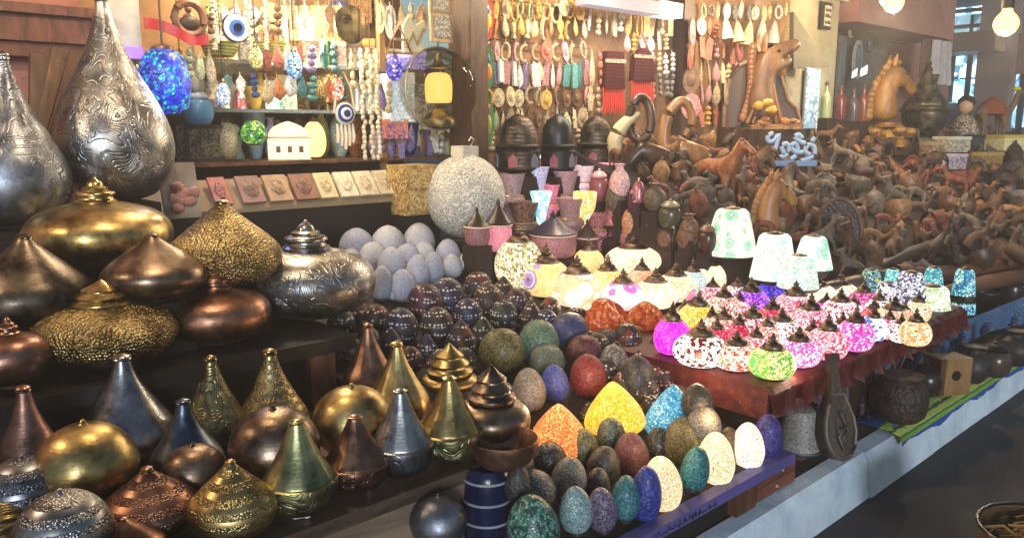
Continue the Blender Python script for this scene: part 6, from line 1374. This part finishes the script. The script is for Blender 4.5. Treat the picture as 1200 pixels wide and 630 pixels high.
BX = [(1115, 160, 178, 36, 'c8c0a8', '7a7468', 'cream printed box stacked upper at the back right'), (1112, 180, 198, 34, 'b8a8b0', '6a5a6a', 'lilac printed box under the cream printed box'), (1150, 178, 200, 40, 'a8884a', '6a5020', 'plain golden card box right of the lilac printed one'), (1180, 158, 176, 54, 'c8b050', 'e0d8b0', 'long yellow and white box at right edge'), (1141, 158, 180, 20, '1c1a1c', '3a3a3a', 'black lumpy carved box between cream and yellow boxes'), (1092, 166, 186, 24, '9a8464', '5a4830', 'beige box left of the cream printed one')]
for x, y0, y1, w, c, c2, nm in BX:
    p, W, Hh, t = fit(x, y0, y1, w, ('v', 3.3 if y1 < 190 else 3.1), .2); o = thing('printed_box', nm, 'box', p, -.35, 'boxes at the back right')
    m = MB(); m.box(-W / 2, W / 2, -W * .3, W * .3, 0, Hh * .8); m.build('body', lace(c, c2, 30), o, False)
    m = MB(); m.box(-W * .52, W * .52, -W * .32, W * .32, Hh * .805, Hh); m.build('lid', paint(c, .6), o, False)
    m = MB(); m.box(p.x - W * .4, p.x + W * .4, p.y - .1, p.y + .1, heap_z(min(p.y, 3.9)) - .08, p.z - .002)
    if p.z > heap_z(p.y) + .02: m.build('block', paint('2a1c14', .8), hs, False)
# pale blue cut-out lettering standing on the heap
p, q = hit(926, 190, ('v', 3.3)); support(p - Vector((0, 0, .03)), .3); o = thing('letter_ornament', 'pale blue cut out lettering ornament standing on the heap of carvings', 'letters', p, -AZ)
k = q / FPX; m = MB()
for pts in ([(-26, 2), (-20, 8), (-17, 20), (-15, 30), (-20, 24), (-26, 22), (-28, 28), (-22, 32)], [(-14, 4), (-6, 6), (-2, 14), (-6, 20), (-11, 16), (-8, 9)], [(0, 2), (6, 6), (8, 14), (4, 20), (0, 16), (6, 10), (14, 10)], [(12, 26), (8, 30), (4, 27), (10, 22), (16, 20)], [(12, 0), (20, 2), (28, 8), (26, 17), (19, 18), (17, 11), (22, 7)], [(24, 22), (27, 27)]):
    m.tube([(x * k, 0, z * k + .012) for x, z in smooth_prof(pts, 3)], .003 * q, 8)
m.build('letters', paint('9ab4d0', .3), o)
m = MB(); m.box(-30 * k, 30 * k, -.03, .05, -.03, .012); m.build('base', paint('6a86b0', .4), o, False)
# loose chains, dish and small things of the heap front
p, W, Hh, t = fit(1180, 190, 214, 34, HEAP, .2); o = thing('dark_dish', 'dark dish with a pale turquoise boss near right edge', 'dish', p, -AZ, rx=R(40))
m = MB(); m.lathe([(.5, 0), (.9, .3), (1, .5), (.9, .45), (.3, .2)], W / 2, W * .4, 0, 24, 1); m.build('dish', paint('2a2a2c', .35), o); m = MB(); m.blob((0, 0, W * .16), W * .2, W * .2, W * .08); m.build('boss', paint('7ab8b8', .2), o)

# ------------------------------------------------------------------ right hand buildings' small things
p, W, Hh, t = fit(970, 4, 34, 20, ('v', 3.99), 0); o = thing('framed_sign', 'small dark framed sign with grid lettering on the white wall', 'sign', p)
m = MB(); m.box(-W / 2, W / 2, 0, .03, 0, Hh); m.build('frame', paint('2c2a2a', .4), o, False)
m = MB(); m.box(-W * .4, W * .4, -.004, -.001, Hh * .12, Hh * .88); m.build('panel', paint('b8b2a0', .6), o, False)
m = MB()
for r_ in range(3):
    for c in range(4): m.box(-W * .33 + c * W * .175, -W * .33 + c * W * .175 + W * .12, -.007, -.0045, Hh * (.2 + r_ * .23), Hh * (.2 + r_ * .23) + Hh * rnd.uniform(.08, .15))
m.build('lettering', paint('22201e', .6), o, False)
Q = [at(930, 14, ('v', 3.7)), at(972, 78, ('v', 3.7)), at(930, 80, ('v', 3.7))]
o = MB().add([q for q in Q] + [q + Vector((0.02, .05, 0)) for q in Q], [(0, 1, 2), (5, 4, 3), (0, 3, 4, 1), (1, 4, 5, 2), (2, 5, 3, 0)]).build('folded_awning', paint('5c584a', .8), None, False); tag(o, 'grey green folded awning hanging as a triangle by white wall', 'awning')
p, W, Hh, t = fit(953, 82, 150, 28, ('v', 3.98), 0); o = thing('bluish_poster', 'pale bluish lit poster on the white wall under the awning', 'poster', p)
m = MB(); m.box(-W / 2, W / 2, 0, .02, 0, Hh); m.build('panel', lace('b8d0dc', '7a9ab0', 12, lit=.55, sp=.35), o, False); m = MB(); m.box(-W * .53, W * .53, .021, .04, -.01, Hh + .01); m.build('frame', paint('8a8a86'), o, False)
p, W, Hh, t = fit(946, 64, 79, 18, ('v', 3.9), 0); o = thing('lit_sign', 'small bright white lit sign under the folded awning', 'sign', p)
m = MB(); m.box(-W / 2, W / 2, 0, .03, 0, Hh); m.build('panel', emit('fff8f0', 2.5), o, False); m = MB(); m.box(-W * .53, W * .53, .031, .05, -.01, Hh + .01); m.build('frame', paint('5a5850'), o, False)
for x, y0, y1, w, c, nm in ((986, 44, 140, 16, '6a6a6c', 'tall grey mirror frame at the doorway'), (1006, 48, 92, 22, '9a9a98', 'oval silver framed mirror at the doorway'), (1020, 46, 62, 10, '3a3a44', 'small dark framed picture beside the pink wall'), (999, 28, 44, 8, 'b8a890', 'small pale lantern above the doorway')):
    p, W, Hh, t = fit(x, y0, y1, w, ('v', 4.4), 0); o = thing('mirror' if 'mirror' in nm else ('hanging_lantern' if 'lantern' in nm else 'framed_picture'), nm, 'mirror' if 'mirror' in nm else ('lantern' if 'lantern' in nm else 'picture'), p)
    ov = 'oval' in nm or 'lantern' in nm
    pl = [(W / 2 * math.cos(R(a)), Hh / 2 + Hh / 2 * math.sin(R(a))) for a in range(0, 360, 15)] if ov else [(-W / 2, 0), (W / 2, 0), (W / 2, Hh), (-W / 2, Hh)]
    m = MB(); m.prism(pl, 0, .03); m.build('frame', paint(c, .4), o, False)
    m = MB(); m.prism([(a * .75, Hh / 2 + (b_ - Hh / 2) * .8) for a, b_ in pl], -.006, -.001); m.build('glass', paint('8a9cae', .12, metal=.8), o, False)
for x, y0, y1, w, c, nm in ((1013, 76, 90, 16, 'e8e8e8', 'small white lit tag hanging at the doorway, right one'), (1002, 80, 92, 12, 'e0e4e8', 'small white lit tag hanging at the doorway, left one')):
    p, W, Hh, t = fit(x, y0, y1, w, ('v', 4.2), 0); o = MB().prism([(-W / 2, 0), (W / 2, Hh * .3), (W / 2, Hh), (-W / 2, Hh * .6)], 0, .01).build('hanging_tag', emit(c, .9), None, False, loc=p); tag(o, nm, 'tag')
gr = []; p0, p1 = at(1094, 46, ('v', 4.0)), at(1112, 100, ('v', 4.0))
for i in range(12):
    u = p0.x + (p1.x - p0.x) * i / 11; gr.append([(u, 4.0 + .03 * math.sin(i * 1.4), p0.z), (u, 4.0 + .03 * math.sin(i * 1.4 + .4), (p0.z + p1.z) / 2), (u + .03, 4.0 + .04 * math.sin(i * 1.4 + .8), p1.z + (.12 if i < 4 else 0))])
tag(MB().sheet(gr, (0, .008, 0)).build('hanging_towel', paint('a8a09a', .8)), 'pale grey cloth hanging under the pink canopy', 'cloth')
gr = []; p0, p1 = at(1083, 44, ('v', 4.02)), at(1094, 92, ('v', 4.02))
for i in range(8):
    u = p0.x + (p1.x - p0.x) * i / 7; gr.append([(u, 4.03 + .03 * math.sin(i * 1.6), p0.z), (u, 4.03 + .03 * math.sin(i * 1.6 + .4), p1.z)])
tag(MB().sheet(gr, (0, .008, 0)).build('hanging_scarf', paint('5a3a34', .8)), 'dark reddish scarf hanging left of the pale cloth', 'scarf')
for i, (x, y0, y1, w, c, nm) in enumerate(((985, 100, 140, 14, '5a2a2a', 'dark red bottle at the heap back by the doorway'), (1000, 104, 142, 14, '4a4048', 'dark grey bottle at the heap back by the doorway'), (968, 96, 138, 12, '8a9a70', 'pale green bottle at the heap back by white wall'), (1012, 98, 142, 12, '6a3a30', 'brown red bottle left of the gold horse bust'))):
    p, W, Hh, t = fit(x, y0, y1, w, ('v', 3.8), .1); goods('bottle', p, W, Hh, c, nm, 'bottles at the heap back')
    m = MB(); m.box(p.x - .05, p.x + .05, p.y - .05, p.y + .05, heap_z(p.y) - .05, max(p.z, heap_z(p.y)) - .001); m.build('block', paint('2a1c14', .8), hs, False)

# ------------------------------------------------------------------ under the table, kerb side
m = MB(); m.box(xL + .05, xR - .05, 1.86, 1.88, .2, TZ - .055); m.build('dark_panel', paint('120d0c', .9), tt, False)  # black panel added in place of the shade under the table
BLC = stripes(('1c3a78', '284c90', 'c8a040', '16285a', '6a90b8', '1c3a78', '2c5a9a', 'c87a30'), 9, 'X', 4, .85, 70)
def drape(top, bot, v, name, mat_, label, wav=.02, n=40, thick=(0, .008, 0)):
    gr = []
    def lerp(P, f):
        k = f * (len(P) - 1); i = min(int(k), len(P) - 2); q = k - i; return (P[i][0] + (P[i + 1][0] - P[i][0]) * q, P[i][1] + (P[i + 1][1] - P[i][1]) * q)
    for i in range(n):
        f = i / (n - 1); a, b_ = lerp(top, f), lerp(bot, f); row = []
        for j in range(7):
            g_ = j / 6; q = (a[0] + (b_[0] - a[0]) * g_, a[1] + (b_[1] - a[1]) * g_); vv = v + wav * math.sin(i * .8 + j * .4) * (.3 + g_) - .04 * g_
            row.append(at(q[0], q[1], ('v', vv)))
        gr.append(row)
    o = MB().sheet(gr, thick).build(name, mat_); tag(o, label, 'cloth'); return o
drape([(1008, 432), (1040, 418), (1068, 404)], [(1006, 496), (1030, 488), (1056, 430)], 1.60, 'patterned_cloth', BLC, 'blue and ochre patterned cloth hanging left of the dark pot')
drape([(1072, 402), (1130, 376), (1215, 342)], [(1050, 440), (1110, 412), (1160, 388), (1215, 376)], 1.64, 'blue_cloth', stripes(('2a4a78', '3c6490', '86a4c0', '1c3460', '4a7098'), 10, 'X', 5, .85, 60), 'steel blue patterned cloth hanging from the table right end', .03)
drape([(925, 462), (960, 452), (1000, 440)], [(925, 486), (960, 480), (1000, 470)], 1.66, 'dark_blue_cloth', BLC, 'dark blue cloth with ochre marks hanging above the grey bell', .015)
# green-yellow cloth strip lying on the kerb edge
gr = []; u0 = at(1010, 500, ('z', .21)).x; 
for i in range(60):
    u = u0 + i * .09; w_ = .012 * math.sin(i * .9) + .008 * math.sin(i * 2.1)
    gr.append([(u, 1.55, .226), (u, 1.51 + w_ * .5, .232 + abs(w_)), (u, 1.46, .230 + abs(w_)), (u, 1.40, .226 + abs(w_) * .7), (u, 1.343, .212), (u, 1.331 + w_ * .2, .192 + w_ * .5), (u, 1.326 + w_ * .25, .168 + w_ * .8)])
s = NT('edge_cloth'); co = s.coords(False); w = s.n('ShaderNodeSeparateXYZ'); s.l(co, w.inputs[0]); n_ = s.noise(co, 14, 3); f = s.math('ADD', s.math('ADD', s.math('SUBTRACT', w.outputs[1], 1.33), s.math('MULTIPLY', s.math('SUBTRACT', w.outputs[2], .2), 2.0)), s.math('MULTIPLY', s.math('SUBTRACT', n_.outputs[0], .5), .03))
c_ = s.ramp(s.math('MULTIPLY', s.math('ADD', f, .2), 2.0), [(0, '1c3c80'), (.2, '2a58a8'), (.34, '8aa838'), (.42, '3a7a4a'), (.47, 'c0c860'), (.58, '2a6a4a'), (.64, '9ab040'), (.74, '1c3c78')], 'CONSTANT')
v = s.vor(co, 60, 'F1', .4); v3 = s.vor(co, 26, 'F1', .3); sp = s.n('ShaderNodeSeparateColor'); s.l(v3.outputs['Color'], sp.inputs[0]); c_ = s.mix(s.math('MULTIPLY', s.math('LESS_THAN', v3.outputs['Distance'], .33), .85), c_, s.ramp(sp.outputs[0], [(0, 'c8c858'), (.35, '2a58a8'), (.6, '6a9a3a'), (.8, 'd8d8b8')], 'CONSTANT')); s.set(base=s.mix(s.math('MULTIPLY', v.outputs[0], .45, True), c_, '0a1020'), rough=.85, spec=.15); s.bump(v.outputs[0], .5, .005)
tag(MB().sheet(gr, (0, .002, .006)).build('edge_cloth', s.m), 'blue cloth with yellow green border lying along the kerb top', 'cloth')
# grey bell bucket hanging, lute-like instrument, pot, box with hole and others
KZ = Z(.245)
p, W, Hh, t = fit(938, 472, 530, 50, ('v', 1.55), .2); o = thing('grey_bell', 'rough grey metal bell with wide mouth under the table', 'bell', p)
m = MB(); m.lathe([(1, 0), (.96, .08), (.88, .4), (.8, .75), (.72, .82), (.3, .88)], W / 2, Hh, .02, 28, 1); m.build('body', lace('9a9690', '6a6660', 60), o)
m = MB(); m.tube([(W * .5 * math.cos(a * PI / 14), W * .5 * math.sin(a * PI / 14), .02) for a in range(28)], .007, 6, True); m.build('rim', metal('steel', 'plain', .5), o)
m = MB(); m.tube([(W * .16 * math.cos(a * PI / 10), 0, Hh * .9 + W * .2 * math.sin(a * PI / 10)) for a in range(11)], .008, 6); m.build('handle', metal('dark'), o)
m = MB(); m.box(-.03, .03, -.03, .03, .2 - p.z + .005, .019); m.build('post', wood('6a4a34', '3a261a'), o, False)
p, W, Hh, t = fit(993, 428, 541, 48, KZ, .1); o = thing('lute', 'dark carved pear shaped lute standing on the kerb', 'lute', p, -AZ * .6, rx=R(-14))
m = MB(); k = Hh
m.prism([(W * .5 * a, k * b_) for a, b_ in ((0, 0), (.5, .03), (.85, .13), (1, .28), (.93, .42), (.68, .56), (.4, .68), (.24, .78), (.22, 1), (-.22, 1), (-.24, .78), (-.4, .68), (-.68, .56), (-.93, .42), (-1, .28), (-.85, .13), (-.5, .03))], 0, .045); m.build('body', wood('4a4038', '221a14', 8, .5, (1, 1, .3), .3), o, True, 40)
m = MB(); m.tube([(W * .44 * a, -.003, k * b_ * .97 + .004) for a, b_ in ((0, .03), (.5, .05), (.85, .15), (1, .28), (.93, .42), (.68, .56), (.4, .68), (-.4, .68), (-.68, .56), (-.93, .42), (-1, .28), (-.85, .15), (-.5, .05))], .006, 6, True); m.build('rim', wood('6e6254', '3a3028'), o)
m = MB(); m.tube([(.0, -.008, k * .12), (-.02, -.01, k * .25), (.02, -.01, k * .35), (0, -.008, k * .5), (.03, -.008, k * .3)], .009, 6); m.blob((0, -.004, k * .3), W * .14, .01, k * .05); m.build('relief', wood('2c2620', '120e0b'), o)
m = MB(); m.box(-W * .13, W * .13, -.01, .03, k * 1.0, k * 1.08); m.build('peg_head', wood('3a3028', '1a1410'), o, False)
p, W, Hh, t = fit(1056, 436, 494, 60, KZ, .3); o = thing('dark_pot', 'dark brown textured pot under the table beside the blue cloth', 'pot', p)
m = MB(); m.lathe([(.6, 0), (.9, .15), (1, .45), (.9, .75), (.7, .88), (.78, .95), (.8, 1), (.68, .97)], W / 2, Hh, 0, 30, 2); m.build('body', wood('3e3028', '1a130f', 16, .6, (1, 1, 1), .7), o)
for sx in (-1, 1): m = MB(); m.tube([(sx * W * .45, 0, Hh * .7), (sx * W * .6, 0, Hh * .6), (sx * W * .47, 0, Hh * .45)], .009, 6); m.build('handle', wood('3e3028', '1a130f'), o)
p, W, Hh, t = fit(1110, 416, 460, 42, KZ, .2); o = thing('drum', 'small wooden box drum with a round dark hole', 'drum', p, -AZ * .7)
m = MB(); m.box(-W / 2, W / 2, -.06, .06, 0, Hh); m.build('body', wood('a07c4c', '6a4a26', 10, .5), o, False)
m = MB(); m.lathe([(1, 0), (1, 1)], W * .14, .004, 0, 20, 0); q = m.build('hole', paint('0a0806'), o); q.rotation_euler = (R(90), 0, 0); q.location = (0, -.0605, Hh * .55)
m = MB(); m.box(-W * .52, -W * .35, -.063, .063, Hh * .02, Hh * 1.02); m.build('edge_strip', wood('5a3c22', '2e1c10'), o, False)
OT = [(1086, 422, 462, 34, 'jar', '2c2622', 'dark lidded jar between the pot and the box drum'), (1140, 404, 448, 38, 'vase', '3c342e', 'dark grey brown vase right of the box drum'), (1165, 398, 440, 36, 'jar', '4a3e34', 'brown lidded jar behind the kerb cloth'), (1190, 386, 428, 38, 'vase', '332c28', 'blackish vase at the right edge behind kerb cloth'), (1072, 404, 436, 24, 'bottle', 'a8b0b8', 'pale glass bottle above the dark pot'), (1150, 380, 410, 30, 'bowl', '2c2826', 'dark bowl under the steel blue cloth'), (1030, 440, 480, 26, 'jar', '3a2c26', 'small brown jar by the patterned cloth'), (1180, 360, 400, 30, 'jar', '2a2422', 'dark jar deep under the table right end')]
for x, y0, y1, w, kd, c, nm in OT:
    p, W, Hh, t = fit(x, y0, y1, w, KZ if y1 > 420 else ('v', 1.9), .25)
    if y1 <= 420: p.z = .202
    goods(kd, p, W, Hh, c, nm, 'things under the table', '1c1816' if kd != 'bottle' else '8a8a8a')
# straw basket on the road at the corner
p, W, Hh, t = fit(1226, 603, 740, 150, Z(0), .5); o = thing('straw_basket', 'golden straw basket with dark wire rim on the road corner', 'basket', p)
m = MB(); m.lathe([(.7, 0), (.85, .3), (1, .92), (.96, .94), (.8, .35), (.1, .25)], W / 2, Hh, 0, 40, 1); m.build('body', stripes(('6a5030', '33220f', '806438', '4c3418'), 26, 'Z', 3, .7, 120), o)
m = MB(); m.tube([(W * .5 * math.cos(a * PI / 20), W * .5 * math.sin(a * PI / 20), Hh * .95) for a in range(40)], .006, 6, True); m.build('rim', paint('2a2624', .25, metal=.7), o)
m = MB()
for i in range(60):
    a, r_ = rnd.uniform(0, 6.28), rnd.uniform(0, .27) * W; x, y = r_ * math.cos(a), r_ * math.sin(a); d = rnd.uniform(0, 6.28); z = Hh * rnd.uniform(.72, .95)
    m.tube([(x, y, z), (x + .06 * math.cos(d), y + .06 * math.sin(d), z + .01), (x + .11 * math.cos(d + .4), y + .11 * math.sin(d + .4), z - .01)], .005, 5)
m.build('straw', paint('8a6c3c', .7, .5), o)

# ------------------------------------------------------------------ unseen awning added over the stall to darken brass tops
o = MB().add([(x, v, z) for v, z in ((2.1, 2.78), (4.0, 2.98)) for x in (-3, 8)] + [(x, v, z + .02) for v, z in ((2.1, 2.78), (4.0, 2.98)) for x in (-3, 8)], [(0, 1, 3, 2), (4, 6, 7, 5), (0, 4, 5, 1), (2, 3, 7, 6), (0, 2, 6, 4), (1, 5, 7, 3)]).build('awning', paint('6a5a48', .8), None, False)
tag(o, 'unseen brown awning added over the stall to block the sky', 'awning')

# ------------------------------------------------------------------ the hazy night market air
s = NT('haze_air'); s.t.nodes.remove(s.b); pv = s.n('ShaderNodeVolumePrincipled'); pv.inputs['Color'].default_value = (.9, .9, .95, 1); pv.inputs['Density'].default_value = .011; pv.inputs['Anisotropy'].default_value = .35
s.l(pv.outputs[0], s.out.inputs['Volume'])
m = MB(); m.box(-14, 26, -12, 20, -1, 4.6); o = m.build('haze', s.m, None, False); o['kind'] = 'stuff'
# ------------------------------------------------------------------ camera, sky, sun
cd = D.cameras.new('camera'); cd.sensor_width = 36; cd.lens = 36 * FPX / 1200; cd.clip_end = 400; cd.clip_start = .05
cam = D.objects.new('camera', cd); COL.objects.link(cam); cam.location = ORG; cam.rotation_euler = (PI / 2 - PIT, 0, -AZ); S.camera = cam
SUN_EL, SUN_AZ = R(9), AZ + PI - R(4)          # dusk light from behind the viewer
w = D.worlds.new('World'); S.world = w; w.use_nodes = True; nt = w.node_tree; nt.nodes.clear()
sk = nt.nodes.new('ShaderNodeTexSky'); sk.sky_type = 'NISHITA'; sk.sun_disc = False; sk.sun_elevation = SUN_EL; sk.sun_rotation = SUN_AZ; sk.air_density = 1.2; sk.dust_density = .6; sk.ozone_density = 3
bg = nt.nodes.new('ShaderNodeBackground'); bg.inputs[1].default_value = .08
ow = nt.nodes.new('ShaderNodeOutputWorld'); nt.links.new(sk.outputs[0], bg.inputs[0]); nt.links.new(bg.outputs[0], ow.inputs[0])
l = D.lights.new('sun', 'SUN'); l.energy = 1.7; l.angle = R(10); l.color = (.78, .89, 1)
so = D.objects.new('sun', l); COL.objects.link(so)
dv = Vector((math.sin(SUN_AZ) * math.cos(SUN_EL), math.cos(SUN_AZ) * math.cos(SUN_EL), math.sin(SUN_EL)))
so.rotation_euler = dv.to_track_quat('Z', 'Y').to_euler()
vs = S.view_settings; vs.view_transform = 'Standard'; vs.look = 'None'; vs.exposure = 0.5; vs.gamma = 1
S.render.engine = 'CYCLES'; S.cycles.use_denoising = True; S.cycles.max_bounces = 6; S.cycles.transmission_bounces = 4; S.cycles.sample_clamp_indirect = 6
